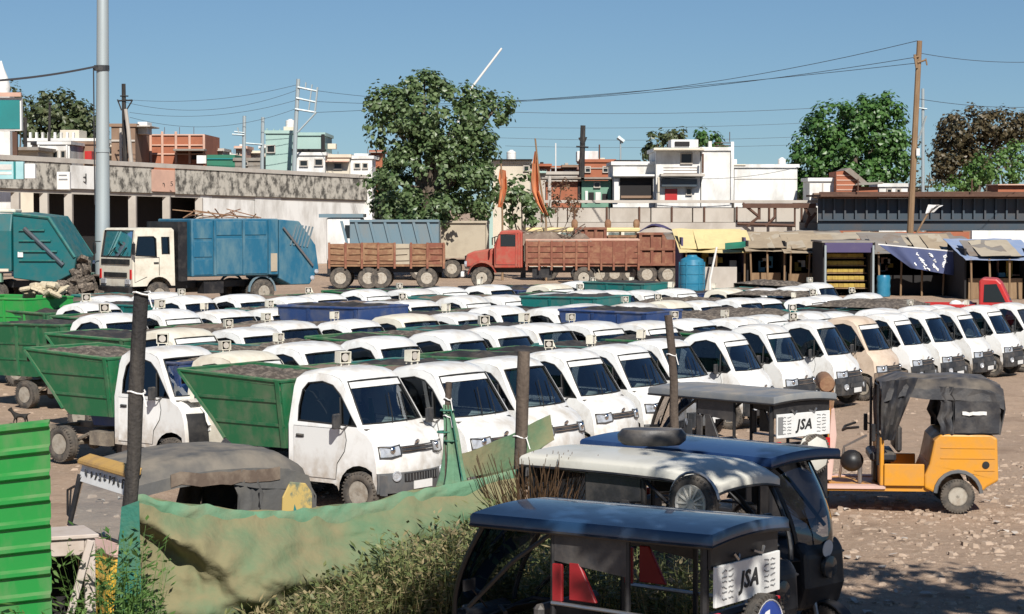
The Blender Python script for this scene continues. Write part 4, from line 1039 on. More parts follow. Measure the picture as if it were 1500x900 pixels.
    for y in (-.15, .3):
        wp = MB().path([c.surf(10.2, y, .02), c.surf(9.85, y + .1, .012), c.surf(9.35, y + .32, .012)], .007, 4)
        full.append(('wiper', wp.mesh('wiper', 'seal'), Z3, Z3))
    # interior: two seats, dashboard, steering wheel
    seats = MB()
    for y in (-.32, .32):
        seats.obox((.34, y, .80), (.44, .46, .14)).obox((.14, y, 1.06), (.12, .44, .56), (0, -.18, 0)).obox((.09, y, 1.40), (.08, .24, .14), (0, -.18, 0))
    sm = seats.mesh('seat', 'seat_vinyl', bevel=.03)
    dm = MB().prism([(.98, .70), (1.0, 1.02), (1.10, 1.08), (1.22, 1.06), (1.24, .7)], -.60, .60).mesh('dashboard', 'dark_plastic', bevel=.02)
    sw = MB().path([(.90 + .06 * math.cos(a), -.33 + .18 * math.sin(a), 1.02 + .14 * math.cos(a)) for a in [i * 6.2832 / 14 for i in range(14)]], .012, 5, close=True).mesh('steering_wheel', 'seal')
    liner = MB().box(.03, .05, -.6, .6, .42, 1.05).box(.05, 1.0, -.62, .62, .46, .50).mesh('floor_liner', 'dark_plastic')
    paper = MB().obox((1.10, .22, 1.10), (.12, .22, .01), (0, -.5, .2)).mesh('paper', 'plate_white')
    full += [('seat', sm, Z3, Z3), ('dashboard', dm, Z3, Z3, [('steering_wheel', sw, Z3, Z3), ('paper', paper, Z3, Z3)]), ('floor_liner', liner, Z3, Z3)]
    small += [('seat', sm, Z3, Z3), ('dashboard', dm, Z3, Z3)]
    band = c.patch(c.wi0 + .02, c.wi0 + .16, -.86, .86, -.004, 1, 6, .004).mesh('sun_strip', 'plate_white')
    CABS[kind] = dict(full=full, small=small, band=('sun_strip', band, Z3, Z3), c=c)
cab_parts('round'); cab_parts('tall')

# horn loudspeaker in a box on the cab roof
def speaker_parts():
    b = MB()
    for (y0, y1, z0, z1) in ((-.14, -.125, 0, .24), (.125, .14, 0, .24), (-.125, .125, 0, .015), (-.125, .125, .225, .24)): b.box(-.10, .10, y0, y1, z0 + .03, z1 + .03)
    b.box(-.10, -.085, -.125, .125, .045, .255)
    for x in (-.07, .07):
        for y in (-.1, .1): b.box(x - .012, x + .012, y - .012, y + .012, -.03, .03)
    b.add([(-.10, .142, .1), (-.10, .142, .26), (-.10, .25, .0), (-.08, .142, .1), (-.08, .142, .26), (-.08, .25, 0)], [(0,1,2), (5,4,3), (0,3,4,1), (1,4,5,2), (2,5,3,0)])
    box = b.mesh('loudspeaker', 'cream_paint')
    back = MB().box(-.084, -.06, -.124, .124, .046, .254).mesh('backing', 'seal')
    cone = MB().lathe([(.085, .06), (.06, .0), (.035, -.04), (.035, -.05), (.02, .02), (.001, .035)], 16, ax='x').mesh('cone', 'concrete', smooth=40)
    return [('backing', back, Z3, Z3), ('cone', cone, (0.02, 0, .15), Z3)], box
SPK_K, SPK = speaker_parts()

# chassis with leaf springs and rear axle
def chassis_mesh(L=1.85):
    mb = MB()
    for y in (-.32, .32):
        mb.box(-L, .9, y - .03, y + .03, .40, .50)
        mb.path([(-.72, y * 1.55, .44), (-.95, y * 1.55, .34), (-1.15, y * 1.55, .31), (-1.35, y * 1.55, .34), (-1.60, y * 1.55, .44)], .028, 6)
    for x in (-L + .04, -1.0, -.3, .5): mb.box(x - .03, x + .03, -.29, .29, .42, .48)
    mb.cyl((-1.15, -.62, .27), (-1.15, .62, .27), .045, n=8)
    blob(mb, (-1.15, 0, .27), (.13, .11, .13))
    mb.cyl((-1.1, 0, .29), (.2, 0, .42), .03, n=6)
    mb.cyl((1.16, -.6, .27), (1.16, .6, .27), .04, n=6)
    mb.box(-.55, -.1, .36, .60, .28, .52); mb.box(-.6, -.2, -.60, -.38, .30, .50)
    return mb.mesh('chassis', 'chassis_dirt')
CHAS = chassis_mesh()

def hopper(m, kind):
    """kind: tip = sloped tail, box = upright bin; returns proto entries"""
    out = []
    if kind == 'tip':
        prof = [(-.07, 1.60), (-.07, .74), (-1.02, .72), (-1.14, .80), (-1.30, 1.02), (-1.86, 1.66)]
        tw, bw = .74, .60
        zt, zb = 1.64, .72
    elif kind == 'tall':
        prof = [(-.07, 1.90), (-.07, .62), (-1.75, .62), (-1.95, 1.30), (-2.10, 1.90)]
        tw, bw = .76, .70; zt, zb = 1.90, .62
    else:
        prof = [(-.07, 1.62), (-.07, .62), (-1.90, .62), (-2.05, 1.0), (-2.05, 1.62)]
        tw, bw = .74, .68; zt, zb = 1.62, .62
    def W(z): return lerp(bw, tw, (z - zb) / (zt - zb))
    mb = MB(); n = len(prof)
    for sg in (-1, 1):
        q = [(x, sg * W(z), z) for x, z in prof]; qi = [(x, sg * (W(z) - .025), z) for x, z in prof]
        tri = [tuple(t) for t in tessellate_polygon([[Vector((x, z, 0)) for x, z in prof]])]
        mb.add(q, tri); mb.add(qi, tri)
        mb.add([q[0], q[-1], qi[-1], qi[0]], [(0,1,2,3)])
    for i in range(n - 1):
        (x0, z0), (x1, z1) = prof[i], prof[i+1]
        mb.add([(x0, -W(z0), z0), (x0, W(z0), z0), (x1, W(z1), z1), (x1, -W(z1), z1)], [(0,1,2,3)])
    out.append(('hopper', mb.mesh('hopper', m)))
    rim = MB(); (xf, zf), (xr, zr) = prof[0], prof[-1]
    rim.path([(xf, -W(zf), zf), (xf, W(zf), zf), (xr, W(zr), zr), (xr, -W(zr), zr)], .026, 6, close=True)
    ribs = []
    ribs.append(('rim', rim.mesh('rim', m)))
    rb = MB(); 
    def edge_x(z):                            # tail x at height z
        for i in range(n - 1):
            (x0, z0), (x1, z1) = prof[i], prof[i+1]
            if x0 <= -.5 and min(z0, z1) <= z <= max(z0, z1) and abs(z1 - z0) > .05: return lerp(x0, x1, (z - z0) / (z1 - z0))
        return prof[-1][0]
    zs = (1.03, 1.34) if kind == 'tip' else (.95, 1.25)
    for z in zs:
        for sg in (-1, 1):
            m_ = MB().box(edge_x(z) + .03, -.08, min(sg * W(z), sg * (W(z) + .014)), max(sg * W(z), sg * (W(z) + .014)), z - .018, z + .018)
            ribs.append(('rib', m_.mesh('rib', m)))
    for x in ((-.12,) if kind == 'tip' else (-.12, -.7, -1.3)):
        for sg in (-1, 1):
            b = MB(); z0, z1 = zb + .02, zt - .03
            b.add([(x - .03, sg * W(z0), z0), (x + .03, sg * W(z0), z0), (x + .03, sg * W(z1), z1), (x - .03, sg * W(z1), z1),
                   (x - .03, sg * (W(z0) + .03), z0), (x + .03, sg * (W(z0) + .03), z0), (x + .03, sg * (W(z1) + .03), z1), (x - .03, sg * (W(z1) + .03), z1)],
                  [(0,1,2,3),(4,5,6,7),(0,1,5,4),(1,2,6,5),(2,3,7,6),(3,0,4,7)])
            ribs.append(('post', b.mesh('post', m)))
    tail = []
    if kind == 'tip':
        for sg in (-1, 1):
            b = MB().path([(-1.14, sg * (W(.8) + .02), .80), (-1.30, sg * (W(1.02) + .02), 1.02), (-1.84, sg * (W(1.64) + .02), 1.64)], .024, 5)
            ribs.append(('tail_rail', b.mesh('tail_rail', m)))
    return [('hopper', out[0][1], Z3, Z3, [(a, b, Z3, Z3) for a, b in ribs])], (prof, W)
HOP = {}
for m in ('green_paint', 'bright_green', 'teal_paint', 'blue_bin'):
    for k in ('tip', 'tall', 'box'):
        HOP[m, k] = hopper(m, k)

def cover_mesh(kind, m, seed):
    """lumpy sheet or heap over the open top"""
    (prof, W) = HOP['green_paint', kind][1]; r = random.Random(seed)
    x0, x1 = prof[-1][0] + .02, prof[0][0] - .02; z0 = prof[0][1]; z1 = prof[-1][1]
    rows = []; ph = r.uniform(0, 9)
    for i in range(15):
        u = i / 14; row = []
        for j in range(11):
            v = j / 10 * 2 - 1
            z = lerp(z1, z0, u) - .045
            e = min(1, 6 * u, 6 * (1 - u), 5 * (1 - abs(v)))
            z += e * (.03 + .09 * noise.noise(Vector((u * 5 + ph, v * 3, seed))) + .06 * noise.noise(Vector((u * 14 + ph, v * 9, seed)))) + e * .05 * (1 - v * v)
            row.append((lerp(x0, x1, u), v * (W(z0) + .004), z))
        rows.append(row)
    rows = [[(p[0], p[1], p[2] - .13) for p in rows[0]]] + rows + [[(p[0], p[1], p[2] - .06) for p in rows[-1]]]
    return MB().grid(rows).mesh('tarp_cover', m, smooth=50)
COVERS = {(k, m, i): cover_mesh(k, m, i + 3) for k in ('tip', 'tall', 'box') for m in ('tarp_dark', 'tarp_brown', 'trash') for i in range(3)}

def heap(name, label, root, kind, seed, m='trash'):
    """rubbish lying in an open hopper: a thing of its own"""
    me = COVERS[kind, m, seed % 3]
    o = ob(name, me, None, root.location, root.rotation_euler)
    tag(o, label, 'rubbish', 'rubbish heaps in the open hoppers')

def mini_truck(label, x, y, head, cabkind='round', hop=('green_paint', 'tip'), cover=None, spk=True, full=True, band=False, scale=1.0, tilt=0.0, paint=None, skip=(), mesh_swap=None, group='small tipper trucks parked in rows'):
    c = CABS[cabkind]['c']
    rz = math.atan2(head[1], head[0])
    t = thing('tipper_truck', label, 'truck', (x, y, 0), rz, group)
    t.rotation_euler = (0, tilt, rz)
    t.scale = (scale,) * 3
    for p in CABS[cabkind]['full' if full else 'small']:
        me = p[1]
        if p[0] in skip: continue
        if paint and p[0] in ('cab', 'door'):
            key = (p[0], cabkind, paint, me.name)
            if key not in PAINTED:
                k = me.copy(); k.materials[0] = MATS[paint]; PAINTED[key] = k
            me = PAINTED[key]
        o = ob(p[0], me, t, p[2], p[3])
        for q in (p[4] if len(p) > 4 else ()): ob(q[0], q[1], o, q[2], q[3])
    if band: b = CABS[cabkind]['band']; ob(b[0], b[1], t)
    if spk:
        o = ob('loudspeaker', SPK, t, (.14, RN.uniform(-.25, .3), c.surf(5, 0).z - .01), (0, RN.uniform(-.06, .06), RN.uniform(-.9, .3)), RN.uniform(.46, .64))
        for q in SPK_K: ob(q[0], q[1], o, q[2], q[3])
    ob('chassis', CHAS, t)
    for (wx, wy) in ((c.ax, -.60), (c.ax, .60), (-1.15, -.62), (-1.15, .62)):
        if full:
            w = ob('wheel', TY, t, (wx, wy, .27), (0, RN.uniform(0, 6), 0)); ob('rim', RI, w)
        else: ob('wheel', WHEEL_FAR, t, (wx, wy, .27), (0, RN.uniform(0, 6), 0))
    if hop:
        for p in HOP[hop][0]:
            o = ob(p[0], p[1], t)
            for q in p[4]: ob(q[0], q[1], o)
        if cover: ob('tarp_cover', COVERS[hop[1], cover, RN.randrange(3)], t)
    return t
PAINTED = {}
# ------------------------------------------------------------------ the rows of small tippers
ORD = ['first','second','third','fourth','fifth','sixth','seventh','eighth','ninth','tenth','eleventh','twelfth','thirteenth','fourteenth','fifteenth','sixteenth','seventeenth','eighteenth','nineteenth','twentieth','twenty-first','twenty-second','twenty-third','twenty-fourth','twenty-fifth','twenty-sixth']
def hd(a): a = math.radians(a); return (math.cos(a), -math.sin(a))
def put(px, py, a, z=1.78):
    """world place of a truck whose roof centre is seen at px,py"""
    p = gr(px, py, z); h = hd(a); return p.x - h[0] * .45, p.y - h[1] * .45
DONE = []
def smash(t):
    c = CABS['round']['c']
    ob('engine_bay_shade', c.patch(13.2, 18, -.93, .93, .012, 5, 12, .02).mesh('engine_bay_shade', 'black_paint', smooth=40), t)  # black skin over the nose paints the shade of the open engine cavity
    ob('bent_panel', MB().grid([[c.surf(lerp(12.4, 14.6, i / 5), lerp(-.55, .35, j / 6), .02 + .05 * noise.noise(Vector((i * .9, j * .8, 4))) + .035 * (i / 5)) for j in range(7)] for i in range(6)]).mesh('bent_panel', 'white_paint', smooth=30, solid=.006), t)
    ob('hood_flap', MB().grid([[c.surf(lerp(10.9, 12.3, i / 3), lerp(-.8, .8, j / 8), .03 + .10 * i / 3 + .03 * noise.noise(Vector((i, j, 2)))) for j in range(9)] for i in range(4)]).mesh('hood_flap', 'white_paint', smooth=30, solid=.006), t)
    ob('hanging_bumper', MB().path([c.surf(17.3, t_, .05) + Vector((.02, 0, -.08 * t_)) for t_ in (-.95, -.6, -.2, .2, .6, .95)], [.05, .07, .06, .07, .06, .05], 7).mesh('hanging_bumper', 'dark_plastic', smooth=50), t)
    ob('torn_lining', MB().path([c.surf(15, -.5, .03), c.surf(15.5, -.2, .06), c.surf(16.4, -.3, .05), c.surf(15.9, .3, .06)], .03, 5).mesh('torn_lining', 'plate_white', smooth=50), t)
def row_truck(label, x, y, a, **k):
    DONE.append((x, y)); return mini_truck(label, x, y, hd(a + RN.uniform(-2.2, 2.2)), tilt=RN.uniform(-.012, .012), **dict(dict(scale=lerp(1.0, .88, max(0, min(1, x / 9))) * RN.uniform(.975, 1.015)), **k))
# front row, by roof centre
x, y = put(246, 508, 37)
A = row_truck('white tipper with a smashed front and green hopper behind the leaning black post', x, y, 35, hop=('green_paint', 'tip'), spk=True, full=True, skip=('bumper', 'headlight', 'grille'))
smash(A)
heap('rubbish_heap', 'rubbish filling the green hopper of the smashed tipper', A, 'tip', 1)
x, y = put(510, 538, 37)
Bt = row_truck('nearest white tipper, green hopper, whole cab and front wheel showing', x, y, 35, hop=('green_paint', 'tip'), spk=True, band=True)
heap('rubbish_heap', 'rubbish in the hopper of the nearest white tipper', Bt, 'tip', 2)
front = [(645,531,34,'white tipper with two papers on its dash beside the tied green net','round','tarp_brown',True),
         (737,523,34,'white tipper with a scraped hood just left of the brown post','round','tarp_dark',False),
         (826,512,34,'white tipper with green-tinted windscreen just right of the brown post','round','tarp_dark',True),
         (902,505,34,'white tipper behind the flat-roofed rickshaws, left of the thin rusty post','round','tarp_dark',True),
         (968,497,34,'white tipper half hidden behind the thin rusty post','round','tarp_dark',True),
         (1049,485,34,'white van-fronted tipper with large dark door window above the grey rickshaw roof','tall','tarp_dark',False),
         (1114,475,34,'white van-fronted tipper with an open dark grille above the number board','tall','tarp_dark',False),
         (1186,469,34,'white van-fronted tipper left of the tan one','tall','tarp_dark',True),
         (1247,463,34,'tan-fronted tipper in the front row','tall','tarp_brown',False),
         (1298,459,34,'white tipper with papers on its dash right of the tan one','tall','tarp_dark',False),
         (1345,455,34,'white tipper second to the right of the tan one','tall','tarp_dark',False),
         (1390,451,34,'white tipper third to the right of the tan one','tall','tarp_brown',False),
         (1436,447.5,34,'white tipper fourth to the right of the tan one','tall','tarp_dark',True),
         (1480,444,34,'white tipper at the right edge of the front row','tall','tarp_dark',False)]
for i, (px, py, a, lab, kind, cov, sp) in enumerate(front):
    sc = lerp(1.0, .90, i / 5) if i < 6 else lerp(.90, .855, (i - 6) / 7)
    x, y = put(px, py, a, (1.78 if kind == 'round' else 1.84) * sc)
    row_truck(lab, x, y, a, cabkind=kind, scale=sc, hop=(RN.choice(['green_paint', 'teal_paint']), 'box'), cover=cov, spk=sp, band=i % 3 != 1, paint='tan_paint' if 'tan-fronted' in lab else None)

# rows behind: a grid parallel to the front row, thinned by hand to the edge of the pack
S1 = Vector((-2.12, 28.3)); D = Vector((.605, .796)); Nn = Vector((-.796, .605))
rows = [(3.85, 1.7, 26), (8.1, 3.2, 30), (12.2, 5.4, 34), (16.2, 8.6, 36), (20.1, 12.6, 38), (24.0, 17.0, 40), (27.9, 21.5, 42)]
NAMES = ['second', 'third', 'fourth', 'fifth', 'sixth', 'seventh', 'rearmost']
HOPC = ['green_paint', 'green_paint', 'teal_paint', 'green_paint', 'blue_bin', 'green_paint', 'teal_paint']
SPEC = {(0, 8): (('blue_bin', 'tall'), None), (1, 9): (('teal_paint', 'tall'), None), (2, 13): (('teal_paint', 'tall'), None), (1, 4): (('blue_bin', 'tall'), None)}
for ri, (off, t0, t1) in enumerate(rows):
    k = 0; t = t0
    while t < t1:
        j = RN.uniform(-.30, .30)
        p = S1 + Nn * (off + j) + D * t
        t += 1.50 + RN.uniform(-.04, .1) + (.9 if RN.random() < .06 else 0)
        if 750 + p.x / p.y * F < (60 if ri == 0 else 212 if ri == 1 else 150 if ri == 2 else 100): continue
        if p.x < -.228 * p.y - .2 or p.x > .236 * p.y + 1.6: continue
        lim = 53.0 if p.x < -5 else 53 + 1.2 * (p.x + 5)
        if p.y > min(lim, 63.0): continue
        if p.x > 10 and p.y > 57: continue
        if RN.random() < .05 and ri > 0: continue
        a = lerp(35, 35, 0) + RN.uniform(-2.5, 2.5)
        hp = (HOPC[RN.randrange(len(HOPC))], RN.choice(['tip', 'box', 'box']))
        cov = RN.choice(['tarp_dark', 'tarp_dark', 'tarp_brown', 'trash'])
        if (ri, k) in SPEC: hp, cov = SPEC[ri, k][0], 'tarp_dark'
        cl = {'green_paint': 'green', 'teal_paint': 'teal', 'blue_bin': 'blue'}[hp[0]]
        cn = {'tarp_dark': 'dark sheet over it', 'tarp_brown': 'brown sheet over it', 'trash': 'rubbish heaped in it'}[cov]
        lab = 'white tipper, %s hopper with %s, %s from left in %s row' % (cl, cn, ORD[k + (ri == 0)], NAMES[ri])
        h = hd(a)
        tr = row_truck(lab, p.x - h[0] * .45, p.y - h[1] * .45, a, cabkind='round' if RN.random() < .72 else 'tall', hop=hp, cover=None if cov == 'trash' else cov, spk=RN.random() < .5, full=False,
                  paint='cream_paint' if RN.random() < .08 else None, band=RN.random() < .3)
        if cov == 'trash':
            heap('rubbish_heap', 'rubbish in the %s hopper, %s truck from left in %s row' % (cl, ORD[k + (ri == 0)], NAMES[ri]), tr, hp[1], k)
        k += 1
# bright green tipper on a red frame at the left edge
x, y = gr(4, 566).x, gr(4, 566).y
gt = thing('skip_trailer', 'bright green skip on a red wheeled frame at the left edge', 'trailer', (x + .15, y + .8, 0), math.radians(-30))
for p in HOP['bright_green', 'box'][0]:
    o = ob(p[0], p[1], gt, (1.0, 0, .25))
    for q in p[4]: ob(q[0], q[1], o)
ob('frame', MB().box(-1.2, 1.1, -.70, -.60, .62, .86).box(-1.2, 1.1, .60, .70, .62, .86).box(-1.2, -1.1, -.6, .6, .65, .82).box(1.0, 1.1, -.6, .6, .65, .82).box(.98, 1.12, -.5, -.2, .3, 1.5).mesh('frame', 'red_paint'), gt)
ob('chassis', MB().box(-1.3, 1.3, -.35, -.28, .42, .6).box(-1.3, 1.3, .28, .35, .42, .6).cyl((-.6, -.6, .34), (-.6, .6, .34), .06).cyl((.6, -.6, .34), (.6, .6, .34), .06).mesh('chassis', 'chassis_dirt'), gt)
TY2, RI2 = wheel_meshes(.34, .1, .19)
for wx in (-.6, .6):
    for wy in (-.62, .62):
        w = ob('wheel', TY2, gt, (wx, wy, .34)); ob('rim', RI2, w)
sk = MB(); r_ = random.Random(5)
for i in range(20):
    sk.obox((r_.uniform(-.38, .38), r_.uniform(-.3, .3), .06 + r_.uniform(0, .26)), (r_.uniform(.2, .45), r_.uniform(.15, .3), r_.uniform(.06, .16)), (r_.uniform(-.5, .5), r_.uniform(-.5, .5), r_.uniform(0, 3)))
tag(ob('sack_pile', sk.mesh('sack_pile', 'sack', bevel=.03), None, (gt.location.x + .62, gt.location.y - .35, 1.84)), 'heap of pale sacks lying on the bright green skip', 'sacks')
# ------------------------------------------------------------------ lorries (local +x forward, x=0 at the nose)
TYL, RIL = wheel_meshes(.50, .14, .27, spokes=6)
def lorry_wheels(t, xs, w, dual=()):
    for x in xs:
        for sg in (-1, 1):
            o = ob('wheel', TYL, t, (x, sg * (w - .14), .50), (0, RN.uniform(0, 6), 0)); ob('rim', RIL, o)
            if x in dual: ob('wheel', TYL, t, (x, sg * (w - .44), .50))
def lorry_chassis(t, x0, x1, axles):
    mb = MB()
    for y in (-.42, .42): mb.box(x0, x1, y - .05, y + .05, .72, .96)
    for a in axles: mb.cyl((a, -.9, .5), (a, .9, .5), .08); blob(mb, (a, 0, .5), (.22, .2, .22))
    for k in range(5): x = lerp(x0, x1, (k + .5) / 5); mb.box(x - .05, x + .05, -.37, .37, .76, .92)
    mb.box(lerp(x0, x1, .5), lerp(x0, x1, .5) + .9, .55, 1.0, .5, .95)
    mb.box(lerp(x0, x1, .5), lerp(x0, x1, .5) + .9, -1.0, -.55, .5, .95)
    ob('chassis', mb.mesh('chassis', 'black_paint'), t)

def flat_cab(t, m, w=1.15, L=1.85, z0=.85, z1=3.02):
    """forward-control cab with real openings and dark glass"""
    P = [(-L, z0), (-L, z1 - .08), (-L + .1, z1), (-.30, z1), (-.16, z1 - .10), (-.02, 1.95), (.0, 1.75), (.0, 1.05), (-.02, z0)]
    def hw(z): return w - max(0, z - 1.9) * .07
    mb = MB(); n = len(P)
    T = [-1, -.9, 0, .9, 1]
    for i in range(n - 1):
        for j in range(4):
            if i == 4 and 1 <= j <= 2: continue
            (x0, a), (x1, b) = P[i], P[i+1]
            mb.add([(x0, T[j]*hw(a), a), (x0, T[j+1]*hw(a), a), (x1, T[j+1]*hw(b), b), (x1, T[j]*hw(b), b)], [(0,1,2,3)])
    w1 = [(-1.05, 1.95), (-1.05, 2.62), (-.95, 2.70), (-.28, 2.70), (-.14, 2.0)]; w2 = [(-1.62, 2.05), (-1.62, 2.68), (-1.30, 2.68), (-1.30, 2.05)]
    arch = [(-1.15 + .58 * math.cos(a), .62 + .58 * math.sin(a)) for a in [.42 + (math.pi - .84) * k / 8 for k in range(9)]]
    outer = [P[0], P[1], P[2], P[3], P[4], P[5], P[6], P[7], P[8]] + arch
    for sg in (-1, 1):
        tri = tessellate_polygon([[Vector((a, b, 0)) for a, b in l] for l in (outer, w1, w2)])
        mb.add([(a, sg * hw(b), b) for a, b in outer + w1 + w2], [tuple(q) for q in tri])
    ob('cab', mb.mesh('cab', m, smooth=25, merge=True), t)
    (x0, a), (x1, b) = P[4], P[5]
    ws = ob('windscreen', MB().add([(x0 - .02, -.9*hw(a), a), (x0 - .02, .9*hw(a), a), (x1 - .02, .9*hw(b), b), (x1 - .02, -.9*hw(b), b)], [(0,1,2,3)]).mesh('windscreen', 'glass_dark'), t)
    ob('windscreen_seal', MB().path([(x0, -.9*hw(a), a), (x0, .9*hw(a), a), (x1, .9*hw(b), b), (x1, -.9*hw(b), b)], .03, 5, close=True).mesh('windscreen_seal', 'seal'), ws)
    for sg in (-1, 1):
        for wn in (w1, w2):
            o = ob('side_window', MB().add([(x, sg * (hw(z) - .03), z) for x, z in wn], [tuple(range(len(wn)))]).mesh('side_window', 'glass_dark'), t)
            ob('window_seal', MB().path([(x, sg * hw(z), z) for x, z in wn], .025, 5, close=True).mesh('window_seal', 'seal'), o)
        dr = ob('door', MB().path([(-1.16, sg * (w + .004), 1.25), (-1.16, sg * (w + .004), 1.92), (-.10, sg * (w + .004), 1.92), (-.10, sg * (w + .004), 1.0), (-.62, sg * (w + .004), 1.2)], .012, 4).mesh('door', 'seal'), t)
        ob('handle', MB().obox((-1.02, sg * (w + .02), 1.72), (.2, .03, .05)).mesh('handle', 'seal'), dr)
        mi = ob('mirror', MB().obox((.08, sg * (w + .22), 2.25), (.06, .2, .42)).mesh('mirror', 'black_paint', bevel=.02), t)
        ob('mirror_arm', MB().path([(-.06, sg * w, 2.5), (.06, sg * (w + .2), 2.5), (.08, sg * (w + .22), 2.4)], .02, 5).mesh('mirror_arm', 'black_paint'), mi)
        hl = ob('headlight', MB().obox((.01, sg * .85, 1.02), (.06, .36, .2)).mesh('headlight', 'lamp_lens', bevel=.02), t)
        ob('indicator', MB().obox((.005, sg * 1.07, 1.30), (.05, .12, .36)).mesh('indicator', 'lamp_red', bevel=.01), hl)
    ob('grille', MB().box(.002, .04, -.8, .8, 1.18, 1.36).mesh('grille', 'black_paint'), t)
    ob('windscreen_apron', MB().box(.003, .035, -1.0, 1.0, 1.66, 1.86).mesh('windscreen_apron', 'black_paint'), t)
    ob('bumper', MB().box(-.06, .12, -1.12, 1.12, .48, .84).mesh('bumper', 'black_paint', bevel=.03), t)
    for y in (-.6, .2): ob('wiper', MB().cyl((.02, y, 1.95), (-.08, y + .45, 2.3), .014, n=4).mesh('wiper', 'seal'), t)
    ob('seat', MB().box(-1.6, -1.05, -.9, .9, 1.3, 1.7).box(-1.75, -1.55, -.9, .9, 1.6, 2.3).mesh('seat', 'seat_vinyl', bevel=.05), t)
    ob('dashboard', MB().box(-.45, -.06, -1.0, 1.0, 1.5, 1.92).mesh('dashboard', 'black_paint', bevel=.04), t)

def blue_compactor():
    Y = 81.0; p = at(192, 300, Y)
    t = thing('compactor_lorry', 'blue rubbish compactor lorry with a white cab, parked beside the mast', 'lorry', (p.x - .75, Y + .9, 0), math.atan2(-.66, -.75))
    flat_cab(t, 'cream_paint', 1.18)
    lorry_chassis(t, -8.0, -.3, (-1.15, -5.9))
    lorry_wheels(t, (-1.15, -5.9), 1.2, (-5.9,))
    for sg in (-1, 1):
        ob('mudguard', MB().path([(-5.9 + .62 * math.cos(a), sg * 1.06, .52 + .62 * math.sin(a)) for a in [math.pi * k / 10 for k in range(11)]], .05, 4).mesh('mudguard', 'grey_blue'), t)
    ob('frame_gap', MB().box(-2.45, -2.05, -1.1, 1.1, 1.0, 3.25).mesh('frame_gap', 'black_paint'), t)
    b = ob('body', MB().box(-6.6, -2.6, -1.2, 1.2, 1.15, 3.35).mesh('body', 'blue_lorry', bevel=.04), t)
    for sg in (-1, 1):
        for x0, x1, z0, z1 in ((-3.5, -2.68, 2.6, 3.25), (-3.5, -2.68, 1.9, 2.5), (-3.5, -2.68, 1.22, 1.8), (-4.85, -3.7, 2.72, 3.25), (-6.0, -4.98, 2.72, 3.25), (-6.05, -3.7, 1.22, 2.6)):
            ob('side_panel', MB().box(x0, x1, sg * 1.2 - .03, sg * 1.2 + .03, z0, z1).mesh('side_panel', 'blue_lorry', bevel=.015), b)
        for x in (-3.6, -4.92, -6.12):
            ob('rib', MB().box(x - .05, x + .05, sg * 1.23 - .04, sg * 1.23 + .04, 1.2, 3.3).mesh('rib', 'blue_lorry'), b)
        ob('side_board', MB().box(-6.5, -6.15, sg * 1.2 - .035, sg * 1.2 + .035, 1.3, 2.0).mesh('side_board', 'beige_board'), b)
    tl = [(-6.65, 1.0), (-6.65, 3.32), (-7.6, 3.25), (-8.4, 2.3), (-8.55, 1.35), (-8.1, .75), (-7.2, .75)]
    tg = ob('tailgate', MB().prism(tl, -1.18, 1.18).mesh('tailgate', 'blue_lorry', bevel=.03), t)
    for sg in (-1, 1):
        for k in range(6):
            x = -7.3 - k * .16
            ob('louvre', MB().obox((x, sg * 1.2, 2.72 - k * .02), (.05, .05, .85), (0, -.35, 0)).mesh('louvre', 'grey_blue'), tg)
        ob('ram', MB().cyl((-6.8, sg * 1.25, 3.0), (-8.2, sg * 1.25, 1.5), .05).mesh('ram', 'steel'), tg)
        for (z, x) in ((1.0, -8.2), (1.25, -8.4)): ob('tail_light', MB().lathe([(.1, 0), (.1, .05), (.06, .08)], 10, (x, sg * 1.19, z), 'y').mesh('tail_light', 'lamp_lens'), tg)
    mb = MB(); r = random.Random(3)
    for i in range(16): mb.cyl((r.uniform(-6.2, -3), r.uniform(-1, 1), 3.38), (r.uniform(-6.2, -3), r.uniform(-1, 1), 3.42 + r.uniform(0, .35)), .025, n=4)
    tag(ob('scrap_bundle', mb.mesh('scrap_bundle', 'rust_brown'), None, t.location, t.rotation_euler), 'bundle of scrap rods lying on the blue compactor', 'scrap')
blue_compactor()

